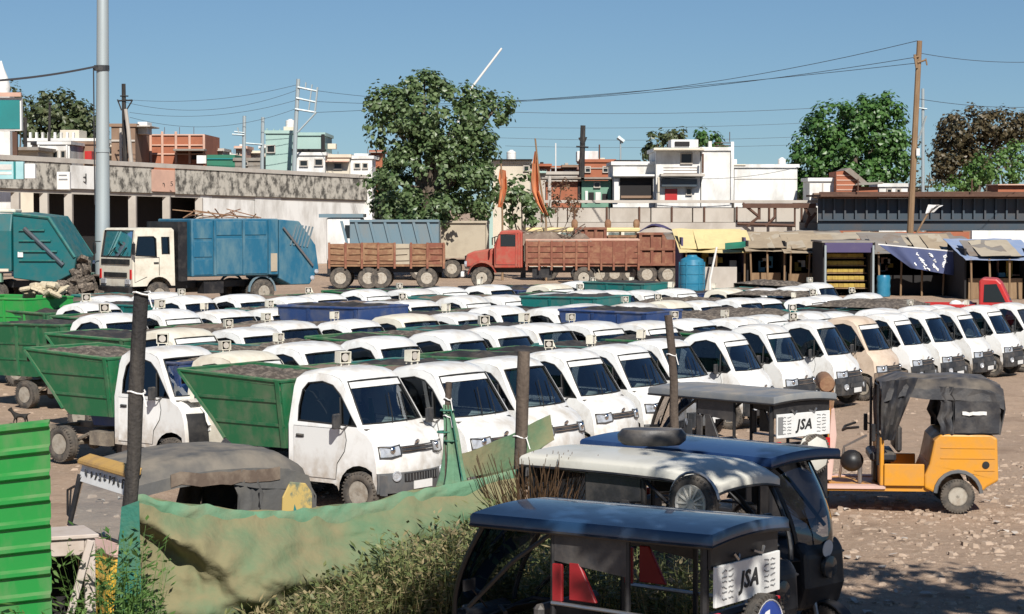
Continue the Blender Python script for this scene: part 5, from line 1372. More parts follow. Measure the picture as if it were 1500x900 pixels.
def teal_compactor():
    Y = 86.0; p = at(128, 300, Y)
    t = thing('compactor_lorry', 'teal rubbish compactor lorry cut by the left edge, its tail to the mast', 'lorry', (p.x - 8.2, Y - 1.2, 0), math.radians(180 - 5))
    # local x forward is to the left; body behind it to the right
    for k in (0,):
        lorry_chassis(t, -7.6, 0, (-1.15, -5.2)); lorry_wheels(t, (-5.2,), 1.2, (-5.2,))
    prof = []
    for i in range(9):
        a = math.pi * i / 8
    body = [(-1.25, 1.35), (-1.25, 2.9), (-1.05, 3.55), (1.05, 3.55), (1.25, 2.9), (1.25, 1.35)]
    mb = MB(); mb.prism(body, -6.0, 1.6, 'x')
    b = ob('body', mb.mesh('body', 'teal_lorry', bevel=.06, seg=2), t)
    ob('panel', MB().box(-5.5, -1.0, 1.252, 1.29, 1.65, 2.85).box(-5.5, -1.0, -1.29, -1.252, 1.65, 2.85).mesh('panel', 'teal_lorry', bevel=.015), b)
    ob('side_rail', MB().box(-5.9, 1.5, 1.253, 1.33, 1.36, 1.46).box(-5.9, 1.5, -1.33, -1.253, 1.36, 1.46).mesh('side_rail', 'wall_cream'), b)
    ob('lettering', text_mesh('पुर', 1.0, 'print_white', .006), b, (-4.75, 1.295, 2.35), (math.pi/2, 0, math.pi))
    ob('side_skirt', MB().box(-5.6, -3.8, 1.0, 1.24, .95, 1.3).mesh('side_skirt', 'wall_green'), t)
    tl = [(-6.05, 1.1), (-6.05, 3.6), (-7.5, 3.45), (-8.5, 1.9), (-8.4, 1.3), (-7.6, .9)]
    tg = ob('tailgate', MB().prism(tl, -1.2, 1.2).mesh('tailgate', 'teal_lorry', bevel=.03), t)
    for sg in (-1, 1):
        y = sg * 1.23
        ob('rib', MB().path([(-6.1, y, 3.55), (-7.45, y, 3.4), (-8.45, y, 1.9)], .06, 5).mesh('rib', 'teal_paint'), tg)
        ob('ram', MB().cyl((-6.5, y, 3.0), (-8.0, y, 1.6), .09, n=8).mesh('ram', 'girder'), tg)
        for z in (2.9, 2.5, 2.1, 1.75): ob('step', MB().box(-7.3 - (2.9 - z) * .6, -6.3, y - .05, y + .05, z, z + .06).mesh('step', 'teal_paint'), tg)
        ob('tail_light', MB().box(-6.45, -6.25, y - .03, y + .03, 1.9, 2.1).mesh('tail_light', 'plate_white'), tg)
    ob('bin_lift', MB().box(-8.7, -8.2, -1.0, 1.0, .9, 1.25).mesh('bin_lift', 'wall_green'), tg)
    s = MB().obox((0, 0, .10), (3.4, 1.2, .16), (0, .02, 0)).obox((-2.0, 0, .45), (.6, .5, .6)).mesh('roof_load', 'cream_paint', bevel=.05)
    tag(ob('roof_load', s, None, (t.location.x + 4.0, t.location.y + .3, 3.58)), 'pale crates lying on top of the teal compactor', 'crates')
teal_compactor()
def debris():
    mb = MB(); r = random.Random(8); c = at(120, 400, 83)
    for i in range(130):
        a = r.uniform(0, 6.28); d = r.random() * 1.3; h = max(0, 1.9 - d * 1.3) * r.random()
        mb.obox((math.cos(a) * d, math.sin(a) * d, h + .1), (r.uniform(.15, .7), r.uniform(.1, .4), r.uniform(.05, .3)), (r.uniform(-.6, .6), r.uniform(-.6, .6), r.uniform(0, 3)))
    tag(ob('waste_heap', mb.mesh('waste_heap', 'trash'), None, (c.x, 83, 0)), 'pile of mixed waste between the two compactors', 'rubbish')
debris()

def cargo_lorry(name, label, px_nose, Y, rz, m, L, cab=None, bed=(1.1, 2.1), boards=3, posts=8, wheels=(), panel='plank', cabm=None, top_rail=None):
    """bed with individual side boards and posts; cab None, 'bonnet' or 'flat'"""
    p = at(px_nose, 300, Y)
    t = thing(name, label, 'lorry', (p.x, Y, 0), rz)
    x1 = -2.9 if cab == 'bonnet' else (-2.2 if cab == 'flat' else 0); x0 = -L; z0, z1 = bed; w = 1.2
    ob('bed_floor', MB().box(x0, x1, -w + .05, w - .05, z0 - .12, z0).mesh('bed_floor', m), t)
    for sg in (-1, 1):
        y = sg * w
        dz = (z1 - z0) / boards
        for k in range(boards):
            ob('side_board', MB().box(x0, x1, y - .03, y + .03, z0 + k * dz + .015, z0 + (k + 1) * dz - .015).mesh('side_board', m), t)
        for k in range(posts):
            x = lerp(x0 + .05, x1 - .05, k / (posts - 1))
            ob('post', MB().box(x - .045, x + .045, y + sg * .032 - (0 if sg > 0 else .05), y + sg * .032 + (.05 if sg > 0 else 0), z0 - .3, z1 + .03).mesh('post', m), t)
        ob('top_rail', MB().box(x0, x1, y - .05, y + .05, z1 + .035, z1 + .10).mesh('top_rail', top_rail or m), t)
    for x in (x0, x1):
        ob('end_board', MB().box(x - .03, x + .03, -w + .04, w - .04, z0, z1).mesh('end_board', m), t)
    lorry_chassis(t, x0 + .3, -.3, [a for a in wheels])
    lorry_wheels(t, wheels, 1.2, wheels[1:])
    for a in wheels[1:]:
        for sg in (-1, 1):
            ob('mudguard', MB().path([(a + .60 * math.cos(q), sg * 1.02, .5 + .60 * math.sin(q)) for q in [.3 + 2.5 * k / 8 for k in range(9)]], .045, 4).mesh('mudguard', 'black_paint'), t)
            ob('mud_flap', MB().obox((a - .78, sg * 1.02, .62), (.03, .42, .6), (0, .35, 0)).mesh('mud_flap', 'beige_board'), t)
    if cab == 'bonnet':
        cm = cabm or m
        c = [(-2.75, .95), (-2.75, 2.62), (-2.6, 2.72), (-1.75, 2.68), (-1.62, 2.5), (-1.42, 1.92), (-1.42, .95)]
        cb = ob('cab', MB().prism(c, -1.08, 1.08).mesh('cab', cm, bevel=.05, seg=2), t)
        for sg in (-1, 1):
            ob('side_window', MB().box(-2.45, -1.72, sg * 1.085 - .012, sg * 1.085 + .012, 1.95, 2.5).mesh('side_window', 'window_dark', bevel=.01), cb)
            ob('door', MB().path([(-2.55, sg * 1.087, 1.1), (-2.55, sg * 1.087, 2.55), (-1.62, sg * 1.087, 2.5), (-1.5, sg * 1.087, 1.9), (-1.5, sg * 1.087, 1.1)], .015, 4, close=True).mesh('door', 'seal'), cb)
            for k in range(3): ob('cab_post', MB().box(-2.72 + k * .12, -2.66 + k * .12, sg * 1.10 - .02, sg * 1.10 + .02, 1.0, 2.6).mesh('cab_post', cm), cb)
        ob('windscreen', MB().add([(-1.60, -.9, 2.46), (-1.60, .9, 2.46), (-1.40, .95, 1.96), (-1.40, -.95, 1.96)], [(0,1,2,3)]).mesh('windscreen', 'window_dark', solid=.02), cb)
        bn = [(-1.42, .98), (-1.42, 1.86), (-.45, 1.72), (-.12, 1.58), (-.05, 1.30), (-.05, .98)]
        ob('bonnet', MB().prism(bn, -.62, .62).mesh('bonnet', cm, bevel=.08, seg=3), t)
        for sg in (-1, 1):
            fd = MB(); rows = []
            for k in range(11):
                a = .15 + 2.75 * k / 10
                rows.append([(-.85 + .66 * math.cos(a), sg * .60, .55 + .68 * math.sin(a)), (-.85 + .70 * math.cos(a), sg * .85, .55 + .74 * math.sin(a)), (-.85 + .66 * math.cos(a), sg * 1.12, .55 + .66 * math.sin(a))])
            ob('fender', fd.grid(rows).mesh('fender', cm, smooth=60, solid=.02), t)
            ob('headlight', MB().lathe([(.15, 0), (.15, .1), (.13, .12), (.001, .13)], 14, (-.14, sg * .82, 1.12), 'x').mesh('headlight', 'lamp_lens', smooth=40), t)
            ob('mirror', MB().obox((-1.35, sg * 1.35, 2.2), (.05, .2, .35)).cyl((-1.5, sg * 1.08, 2.4), (-1.35, sg * 1.35, 2.36), .02, n=5).mesh('mirror', 'black_paint'), t)
        ob('grille', MB().box(-.048, -.02, -.5, .5, 1.02, 1.5).mesh('grille', 'black_paint'), t)
        ob('bumper', MB().box(-.02, .14, -1.15, 1.15, .52, .78).mesh('bumper', 'plate_white', bevel=.03), t)
    return t
cargo_lorry('cargo_lorry', 'red bonneted lorry with slatted red sides behind the tipper pack', 681, 103, math.radians(178), 'rust_red', 8.2, 'bonnet', (1.15, 2.2), 4, 10, (-.85, -5.6), cabm='red_lorry', top_rail='wall_pink')
hr = random.Random(21); hm = MB()
hm.grid([[(u * 4.4 - 2.2, v * 2.1 - 1.05, (.12 + .55 * noise.fractal(Vector((u * 5, v * 3, 2)), 1, 2, 4) + .35 * math.sin(math.pi * u)) * math.sin(math.pi * min(1, max(0, v))) ** .5) for u in [i / 22 for i in range(23)]] for v in [j / 12 for j in range(13)]])
for i in range(26): hm.cyl((hr.uniform(-2, 2), hr.uniform(-.8, .8), .3), (hr.uniform(-2, 2), hr.uniform(-.8, .8), .5 + hr.random() * .5), .03, n=4)
tag(ob('scrap_load', hm.mesh('scrap_load', 'tarp_brown'), None, (at(800, 300, 103).x, 103.1, 2.0)), 'heap of dark scrap loaded in the red lorry', 'scrap')
def tipper(name, label, px0, px1, Y, m, z0, z1, posts, rows_=2, rib='v', wheels=True, slope=0.0, cab=None):
    a, b = at(px0, 300, Y), at(px1, 300, Y)
    t = thing(name, label, 'lorry', ((a.x + b.x) / 2, Y, 0), 0); w = (b.x - a.x) / 2
    bd = ob('tipper_body', MB().box(-w, w, 0, 2.3, z0, z1).mesh('tipper_body', m, bevel=.03), t)
    for k in range(posts):
        x = lerp(-w + .08, w - .08, k / (posts - 1))
        mb = MB(); h = (z1 - z0)
        mb.add([(x - .07, -.10, z0 + .02), (x + .07, -.10, z0 + .02), (x + .07 - slope, -.10, z1 - .02), (x - .07 - slope, -.10, z1 - .02), (x - .07, -.003, z0 + .02), (x + .07, -.003, z0 + .02), (x + .07 - slope, -.003, z1 - .02), (x - .07 - slope, -.003, z1 - .02)], [(0,1,2,3),(4,5,6,7),(0,1,5,4),(1,2,6,5),(2,3,7,6),(3,0,4,7)])
        ob('rib', mb.mesh('rib', m), bd)
    for k in range(rows_):
        z = lerp(z0, z1, k / (rows_ - 1)) if rows_ > 1 else z1
        ob('rail', MB().box(-w, w, -.12, -.006, z - .07, z + .05).mesh('rail', m), bd)
    lorry_chassis(t, -w + .2, w - .2, (-w * .6, w * .6))
    for x in (-w * .55, w * .55):
        for y in (.16, 2.1):
            o = ob('wheel', TYL, t, (x, y, .5)); ob('rim', RIL, o)
    ch = [c for c in t.children if c.name.startswith('chassis')][0]; ch.location = (0, 1.15, 0)
    return t
tipper('tipper_lorry', 'grey-blue tipper lorry with slanting ribs behind the rusty flatbed', 512, 643, 113, 'grey_blue', 1.0, 3.08, 7, 2, slope=.5)
cf = thing('lorry_cab', 'pale blue lorry cab front behind the blue compactor', 'lorry', (at(478, 300, 118).x, 118, 0))
ob('cab', MB().box(0, 1.9, 0, 2.3, .9, 3.2).mesh('cab', 'wall_white', bevel=.1, seg=2), cf)
ob('side_window', MB().box(1.0, 1.7, -.02, .02, 2.1, 2.8).mesh('side_window', 'window_dark'), cf)
ob('visor', MB().box(-.4, 2.0, -.1, 2.4, 3.21, 3.4).mesh('visor', 'grey_blue'), cf)
ob('chassis', MB().box(0, 1.9, .4, 1.9, .1, .89).mesh('chassis', 'black_paint'), cf)
def flatbed():
    Y = 101; a, b = at(482, 300, Y), at(650, 300, Y)
    t = thing('flatbed_lorry', 'rusty brown flatbed lorry with low battered sides in front of the grey-blue tipper', 'lorry', (b.x, Y, 0), 0)
    L = b.x - a.x; r = random.Random(2)
    ob('bed_floor', MB().box(-L, 0, .05, 2.3, 1.04, 1.14).mesh('bed_floor', 'rust_brown'), t)
    n = 7
    for k in range(n):
        x0, x1 = -L * (k + 1) / n, -L * k / n
        m = 'beige_board' if k == 2 else ('rust_red' if k == 0 else 'rust_brown')
        dy = r.uniform(-.05, .05)
        pn = ob('side_panel', MB().box(x0 + .03, x1 - .03, dy, dy + .06, 1.15, 2.08 + r.uniform(-.05, .06)).mesh('side_panel', m), t)
        for q in range(3):
            ob('batten', MB().obox(((x0 + x1) / 2 + r.uniform(-.1, .1), dy - .03, 1.35 + q * .28), (abs(x1 - x0) * .8, .05, .06), (0, r.uniform(-.06, .06), 0)).mesh('batten', m), pn)
    for k in range(n + 1):
        x = -L * k / n; ob('post', MB().box(x - .05, x + .05, -.08, -.02, .95, 2.15).mesh('post', 'rust_red'), t)
    ob('far_side', MB().box(-L, 0, 2.25, 2.32, 1.15, 2.05).mesh('far_side', 'rust_brown'), t)
    ob('chassis', MB().box(-L, 0, .7, .8, .75, 1.03).box(-L, 0, 1.5, 1.6, .75, 1.03).mesh('chassis', 'black_paint'), t)
    for x in (-L * .15, -L * .55, -L * .66, -L + .5):
        for y in (.2, 2.1): o = ob('wheel', TYL, t, (x, y, .5)); ob('rim', RIL, o)
flatbed()
t = tipper('container_lorry', 'beige flat-sided container lorry between the tipper and red lorry', 646, 716, 116, 'beige_board', 1.15, 3.0, 2, 2)
tipper('rust_tipper', 'brown-red high-sided tipper right behind the red lorry', 842, 889, 107, 'rust_red', 1.05, 2.75, 4, 3)
tipper('olive_tipper', 'olive-brown slatted tipper between two brown-red tippers', 890.5, 934, 108, 'rust_brown', 1.05, 2.35, 4, 4)
tipper('end_tipper', 'brown-red tipper at the right end, next to the yellow awning', 936, 991, 106.5, 'rust_red', 1.0, 2.5, 4, 3)
tp2 = at(962, 352, 107.4)
tag(ob('tarpaulin', MB().grid([[(x * 1.7 - .85, y * 2.0, .30 * math.sin(3.1 * x) * (1 + .3 * math.sin(5 * y + x * 7)) + .02) for x in [i / 10 for i in range(11)]] for y in [i / 6 for i in range(7)]]).mesh('tarpaulin', 'cloth_purple', smooth=60), None, (tp2.x, 106.6, 2.56)), 'purplish tarpaulin bulging over the right-end tipper', 'tarpaulin')
def machine():
    Y = 112.5; a, b = at(770, 300, Y), at(938, 300, Y)
    t = thing('cabin_bus', 'cream-roofed open bus body with roof lamps behind the red lorry', 'bus', ((a.x + b.x) / 2, Y, 0)); w = (b.x - a.x) / 2
    zt = at(0, 334, Y).z
    ob('roof', MB().box(-w, w, 0, 2.3, zt - .22, zt).mesh('roof', 'cloth_yellow', bevel=.05), t)
    ob('lower_body', MB().box(-w, w, .02, 2.28, .6, 1.6).mesh('lower_body', 'cream_paint', bevel=.04), t)
    for k in range(8):
        x = lerp(-w + .08, w - .08, k / 7); ob('pillar', MB().box(x - .08, x + .08, .03, .13, 1.6, zt - .22).mesh('pillar', 'cream_paint'), t); ob('pillar', MB().box(x - .08, x + .08, 2.15, 2.25, 1.6, zt - .22).mesh('pillar', 'cream_paint'), t)
    for k in range(7):
        x0, x1 = lerp(-w + .17, w - .17, k / 7), lerp(-w + .17, w - .17, (k + 1) / 7)
        ob('window', MB().box(x0, x1 - .1, .06, .08, 1.62, zt - .25).mesh('window', 'glass'), t)
    for px in (842, 891, 933):
        p = at(px, 330, Y); ob('roof_lamp', MB().lathe([(.14, 0), (.17, .1), (.17, .3), (.1, .42), (.001, .45)], 12, (p.x - t.location.x, .4, zt), 'z').mesh('roof_lamp', 'rust_brown', smooth=40), t)
    for x in (-w * .6, w * .6):
        for y in (.2, 2.1): ob('wheel', TYL, t, (x, y, .5))
machine()
def white_car():
    Y = 95; p = at(112, 300, Y)
    t = thing('white_car', 'white car behind the mast between the compactors', 'car', (p.x, Y, 0), math.radians(175))
    side = [(-1.9, .35), (-1.95, .9), (-1.6, 1.0), (-1.1, 1.45), (.3, 1.48), (1.0, 1.0), (1.75, .85), (1.9, .6), (1.85, .35)]
    ob('body', MB().prism(side, -.8, .8).mesh('body', 'white_paint', bevel=.06, seg=2), t)
    for sg in (-1, 1): ob('side_window', MB().prism([(-1.45, 1.0), (-1.05, 1.36), (.2, 1.38), (.8, 1.0)], sg * .80 - .01, sg * .80 + .01).mesh('side_window', 'window_dark'), t)
    for x in (-1.2, 1.2):
        for y in (-.7, .7): ob('wheel', WHEEL_FAR, t, (x, y, .27))
white_car()
# small red pickup by the stalls
def red_pickup():
    Y = 62.5; p = at(1486, 300, Y)
    t = thing('red_pickup', 'small red pickup with goods in its bed in front of the stalls', 'pickup', (p.x, Y, 0), math.radians(-14))
    c = [(-.95, .45), (-.95, 1.72), (-.85, 1.80), (-.45, 1.78), (-.32, 1.66), (-.06, 1.12), (0, 1.0), (.02, .45)]
    cb = ob('cab', MB().prism(c, -.68, .68).mesh('cab', 'red_paint', bevel=.05, seg=2), t)
    for sg in (-1, 1): ob('side_window', MB().prism([(-.82, 1.12), (-.80, 1.62), (-.46, 1.64), (-.2, 1.12)], sg * .68 - .012, sg * .68 + .012).mesh('side_window', 'window_dark'), cb)
    ob('windscreen', MB().add([(-.33, -.58, 1.62), (-.33, .58, 1.62), (-.075, .6, 1.16), (-.075, -.6, 1.16)], [(0,1,2,3)]).mesh('windscreen', 'window_dark', solid=.015), cb)
    ob('bumper', MB().box(-.02, .08, -.68, .68, .36, .52).mesh('bumper', 'plate_white', bevel=.02), t)
    for sg in (-1, 1): ob('headlight', MB().lathe([(.08, 0), (.08, .03), (.001, .05)], 12, (.01, sg * .48, .78), 'x').mesh('headlight', 'lamp_lens'), t)
    for sg in (-1, 1):
        for k in range(3): ob('side_board', MB().box(-2.5, -1.05, sg * .68 - .02, sg * .68 + .02, .68 + k * .13, .79 + k * .13).mesh('side_board', 'red_paint'), t)
    ob('bed_floor', MB().box(-2.5, -1.0, -.65, .65, .58, .66).mesh('bed_floor', 'red_paint'), t)
    ob('tail_board', MB().box(-2.53, -2.5, -.66, .66, .66, 1.05).mesh('tail_board', 'red_paint'), t)
    for x in (-.45, -2.0):
        for y in (-.6, .6): ob('wheel', WHEEL_FAR, t, (x, y, .27))
    mb = MB(); r = random.Random(4)
    for i in range(9): blob(mb, (r.uniform(-.55, .55), r.uniform(-.4, .4), .12 + r.uniform(0, .22)), (.2, .17, .13), 7, 5)
    q = t.matrix_basis @ Vector((-1.75, 0, .70)) if False else Vector((p.x - 1.72, Y + .42, .70))
    tag(ob('sack_load', mb.mesh('sack_load', 'plate_white', smooth=50), None, q, (0, 0, math.radians(-14))), 'white sacks loaded in the bed of the small red pickup', 'sacks')
red_pickup()

# ------------------------------------------------------------------ stalls along the right
def sheet(name, label, corners, m, cat='awning', group=None, n=8, wob=.08, sag=.12, th=.015, seed=1, parent=None):
    """wavy cloth or tin between four corner points (world)"""
    c = [Vector(q) for q in corners]; o = sum(c, Vector()) / 4; rows = []
    for i in range(n + 1):
        v = i / n; row = []
        for j in range(n + 1):
            u = j / n; p = c[0].lerp(c[1], u).lerp(c[3].lerp(c[2], u), v)
            e = 4 * u * (1 - u) * 4 * v * (1 - v)
            p.z += -sag * e + wob * noise.noise(Vector((p.x * 1.7 + seed, p.y * 1.7, p.z * 1.3 + seed))) * (0.4 + e)
            row.append(p - o)
        rows.append(row)
    me = MB().grid(rows).mesh(name, m, smooth=60, solid=th)
    x = ob(name, me, parent, o if parent is None else o - parent.location)
    if parent is None: tag(x, label, cat, group)
    return x
def stall(name, label, px0, px1, ytop, Y, roof, wall, back=4.0, posts=3, front_drop=.55, patch=None, seed=1, base_goods=None):
    a, b = at(px0, ytop, Y), at(px1, ytop, Y)
    t = thing(name, label, 'stall', ((a.x + b.x) / 2, Y, 0)); w = (b.x - a.x) / 2; zt = a.z
    c = Vector(t.location)
    sheet('roof_sheet', None, [c + Vector((-w - .2, -.8, zt - front_drop)), c + Vector((w + .2, -.8, zt - front_drop)), c + Vector((w + .2, back, zt + .25)), c + Vector((-w - .2, back, zt + .25))], roof, parent=t, seed=seed, wob=.12, sag=.15)
    r = random.Random(seed)
    for k in range(4):
        x0 = lerp(-w, w * .7, k / 4) + r.uniform(-.2, .2); l = r.uniform(.8, 1.6)
        sheet('roof_patch', None, [c + Vector((x0, r.uniform(-.5, .3), zt - front_drop + .14)), c + Vector((x0 + l, r.uniform(-.5, .3), zt - front_drop + .16)), c + Vector((x0 + l, 2.4, zt + .22)), c + Vector((x0, 2.4, zt + .2))], patch or r.choice([roof, 'cloth_tan', 'roof_tin', 'beige_board']), parent=t, seed=seed + k, wob=.1, sag=.02, n=5)
    ob('back_wall', MB().box(-w, w, back - .1, back, 0, zt + .05).mesh('back_wall', wall), t)
    for sg in (-1, 1): ob('side_wall', MB().box(sg * w - .04, sg * w + .04, .2, back - .11, 0, zt - .1).mesh('side_wall', wall), t)
    for k in range(posts):
        x = lerp(-w + .1, w - .1, k / max(1, posts - 1)); ob('post', MB().cyl((x, -.6, 0), (x + r.uniform(-.08, .08), -.62, zt - front_drop + .05), .045, n=6).mesh('post', 'wood_brown'), t)
    ob('counter', MB().box(-w + .15, w - .15, .3, .9, 0, .85).mesh('counter', r.choice(['wood_brown', 'wall_brown', 'wall_dark'])), t)
    for k in range(5):
        x = r.uniform(-w + .3, w - .3); ob('shelf_goods', MB().box(x, x + .3, 1.2, 1.6, .8 + r.random() * .5, 1.3 + r.random() * .5).mesh('shelf_goods', r.choice(['wall_pink', 'wall_white', 'drum_blue', 'goods_yellow'])), t)
    return t
stall('tea_stall', 'stall under a pale yellow awning next to the blue tank', 1000, 1092, 345, 98, 'cloth_yellow', 'cloth_purple', seed=3, front_drop=.75, patch='cloth_yellow')
sheet('green_awning', 'green cloth flap at the right end of the yellow awning', [at(1062, 366, 96.4), at(1092, 362, 96.4), at(1092, 354, 97.6), at(1062, 357, 97.6)], 'roof_green', seed=4, wob=.05)
stall('mat_stall', 'open timber stall with patched straw-coloured roof right of the green flap', 1096, 1150, 350, 97.5, 'cloth_tan', 'wall_dark', seed=7)
stall('patched_stall', 'dark stall under layered tan roof sheets left of the purple shutter', 1152, 1212, 352, 97, 'cloth_tan', 'wall_dark', seed=11)
def purple_shop():
    Y = 93; a, b = at(1208, 356, Y), at(1278, 356, Y)
    t = thing('purple_shop', 'shop with a purple fascia and yellow goods stacked on racks', 'shop', ((a.x + b.x) / 2, Y, 0)); w = (b.x - a.x) / 2; zt = a.z
    ob('fascia', MB().box(-w, w, -.1, .15, zt - .42, zt).mesh('fascia', 'cloth_purple', bevel=.02), t)
    for sg in (-1, 1): ob('side_wall', MB().box(sg * w - .06, sg * w + .06, .16, 3.4, 0, zt - .02).mesh('side_wall', 'wall_dark'), t)
    ob('back_wall', MB().box(-w, w, 3.4, 3.5, 0, zt).mesh('back_wall', 'wall_dark'), t)
    ob('roof', MB().box(-w - .1, w + .1, .16, 3.6, zt + .004, zt + .08).mesh('roof', 'roof_tin'), t)
    for k in range(5):
        rk = ob('rack', MB().box(-w + .12, w - .12, .5 + k * .12, 1.0 + k * .12, .3 + k * .32, .34 + k * .32).mesh('rack', 'wood_brown'), t)
        for j in range(7):
            x = lerp(-w + .2, w - .45, j / 6); ob('goods', MB().box(x, x + .24, .52 + k * .12, .9 + k * .12, .345 + k * .32, .52 + k * .32).mesh('goods', 'goods_yellow', bevel=.02), rk)
    for x in (-w, w): ob('post', MB().cyl((x, -.25, 0), (x, -.25, zt - .1), .05, n=6).mesh('post', 'galv'), t)
    tag(ob('blue_barrel', MB().lathe([(.28, 0), (.3, .1), (.28, .3), (.3, .45), (.28, .6), (.3, .8), (.26, .9), (.001, .9)], 14, ax='z').mesh('blue_barrel', 'drum_blue', smooth=30), None, (t.location.x + w + .45, Y - .2, 0)), 'blue barrel right of the purple shop', 'barrel')
purple_shop()
stall('banner_stall', 'stall roofed with grey straw sheets above the navy banner', 1282, 1412, 352, 94, 'roof_tin', 'wall_dark', seed=17, posts=5)
def banner():
    Y = 92.6; c0, c1, c2, c3 = at(1286, 358, Y), at(1404, 369, Y), at(1398, 404, Y - .2), at(1335, 393, Y - .2)
    o = (c0 + c1 + c2 + c3) / 4; rows = []
    for i in range(9):
        v = i / 8; row = []
        for j in range(17):
            u = j / 16; p = c0.lerp(c1, u).lerp(c3.lerp(c2, u), v); p.y += .08 * math.sin(u * 17 + v * 2); row.append(p - o)
        rows.append(row)
    b = ob('banner', MB().grid(rows).mesh('banner', 'cloth_navy', smooth=60, solid=.01), None, o)
    tag(b, 'navy cloth banner with white printed marks hung along the stalls', 'banner')
    r = random.Random(6)
    for k in range(24):                      # scattered white print strokes, following the cloth
        u, v = r.choice([.22, .36, .42, .58, .62, .78, .82]) + r.uniform(-.02, .02), r.uniform(.15, .85)
        pts = [];
        for q in range(4):
            uu, vv = u + r.uniform(-.02, .03), v + q * .045
            p = c0.lerp(c1, uu).lerp(c3.lerp(c2, uu), vv); p.y += .08 * math.sin(uu * 17 + vv * 2) - .025; pts.append(p - o)
        ob('print_stroke', MB().path(pts, .035, 4).mesh('print_stroke', 'print_white'), b)
    ob('hem', MB().path([Vector(q) for q in rows[0]], .035, 4).path([Vector(r_[-1]) for r_ in rows], .035, 4).mesh('hem', 'flag_white'), b)
banner()
stall('tarp_stall', 'stall under a washed-out blue tarpaulin behind the red pickup', 1416, 1506, 361, 90, 'cloth_blue', 'wall_dark', seed=23, posts=4)
h = house('white_yard_wall', 'stained white wall under the bridge at the right edge', 1424, 1520, 338, 112, 'wall_white', depth=.4, cat='wall', trim=False)
h = house('maroon_wall', 'dark maroon wall under the bridge behind the brown pole', 1255, 1420, 340, 118, 'wall_brick', depth=.4, cat='wall', trim=False)
sheet('roof_panel', 'loose pale roofing panel propped above the banner', [at(1308, 356, 95), at(1336, 360, 95), at(1350, 347, 97), at(1320, 346, 97)], 'beige_board', cat='panel', seed=3, wob=.02, sag=0, th=.04)
def blue_tank():
    Y = 95.5; p = at(1014, 300, Y)
    t = thing('blue_tank', 'bright blue ribbed water tank beside the yellow awning', 'tank', (p.x, Y, 0))
    ob('shell', MB().lathe([(.42, 0.02), (.52, .15), (.55, .4), (.52, .43), (.55, .46), (.55, .8), (.52, .83), (.55, .86), (.55, 1.2), (.52, 1.23), (.55, 1.26), (.5, 1.5), (.25, 1.62), (.2, 1.7), (.001, 1.7)], 18, ax='z').mesh('shell', 'drum_blue', smooth=30), t)
    for k in range(6):
        a = k * 1.047; ob('rib', MB().path([(math.cos(a) * .55, math.sin(a) * .55, z) for z in (.2, .8, 1.4)], .025, 5).mesh('rib', 'drum_blue'), t)
blue_tank()
pole('awning_prop', 'slanting white prop under the yellow awning', [(1040,410),(1050,362)], 95.5, .05, 'flag_white')
tag(ob('grey_screen', MB().box(-.9, .9, 0, .05, .0, 1.15).mesh('grey_screen', 'concrete'), None, (at(1050, 300, 96.6).x, 96.6, 0)), 'low grey sheet screen under the yellow awning', 'screen')
# loose roof scrap behind the awnings
for i, (px, py, Y, w_, m) in enumerate(((1000,346,101,1.6,'roof_tin'),(1150,345,101,3.0,'cloth_tan'),(1195,343,102,2.6,'roof_tin'),(1240,346,100,2.6,'beige_board'),(1280,345,101,2.4,'cloth_tan'),(1380,352,98,2.4,'roof_tin'),(1440,362,94,2.2,'roof_tin'))):
    p = at(px, py, Y)
    sheet('scrap_roof', ['rusty tin sheet behind the yellow awning', 'tan sheet above the timber stall', 'tin sheet above the patched stall', 'pale board sheet over the purple shop', 'tan sheet left of the loose roofing panel', 'tin sheet above the navy banner', 'tin sheet beside the blue tarpaulin'][i], [p + Vector((-w_/2, -1, -.15)), p + Vector((w_/2, -1, -.1)), p + Vector((w_/2, 1.5, .15)), p + Vector((-w_/2, 1.5, .12))], m, cat='roof sheet', seed=i + 30, wob=.14, sag=.02)
# ------------------------------------------------------------------ battery rickshaws (local +x forward, x=0 at the tail)
TYR, RIR = wheel_meshes(.225, .05, .14, rim='steel', spokes=5)
def arc(c, r, a0, a1, n, y): return [(c[0] + r * math.cos(lerp(a0, a1, i / n)), y, c[1] + r * math.sin(lerp(a0, a1, i / n))) for i in range(n + 1)]
def alloy():
    mb = MB()
    mb.lathe([(.125, -.052), (.15, -.058), (.15, .05), (.14, .05), (.135, .0), (.135, -.02), (.125, -.052)], 24, m=0)
    for k in range(12):
        a = k * math.pi / 6; mb.obox((math.cos(a) * .085, -.048, math.sin(a) * .085), (.11, .02, .016), (0, -a, 0), 0)
    mb.lathe([(.04, -.055), (.04, -.01), (.001, -.01)], 12, m=0); mb.lathe([(.132, .0), (.001, .0)], 20, m=1)
    return mb.mesh('alloy_rim', ['rim_alloy', 'seal'])
ALLOY = alloy()
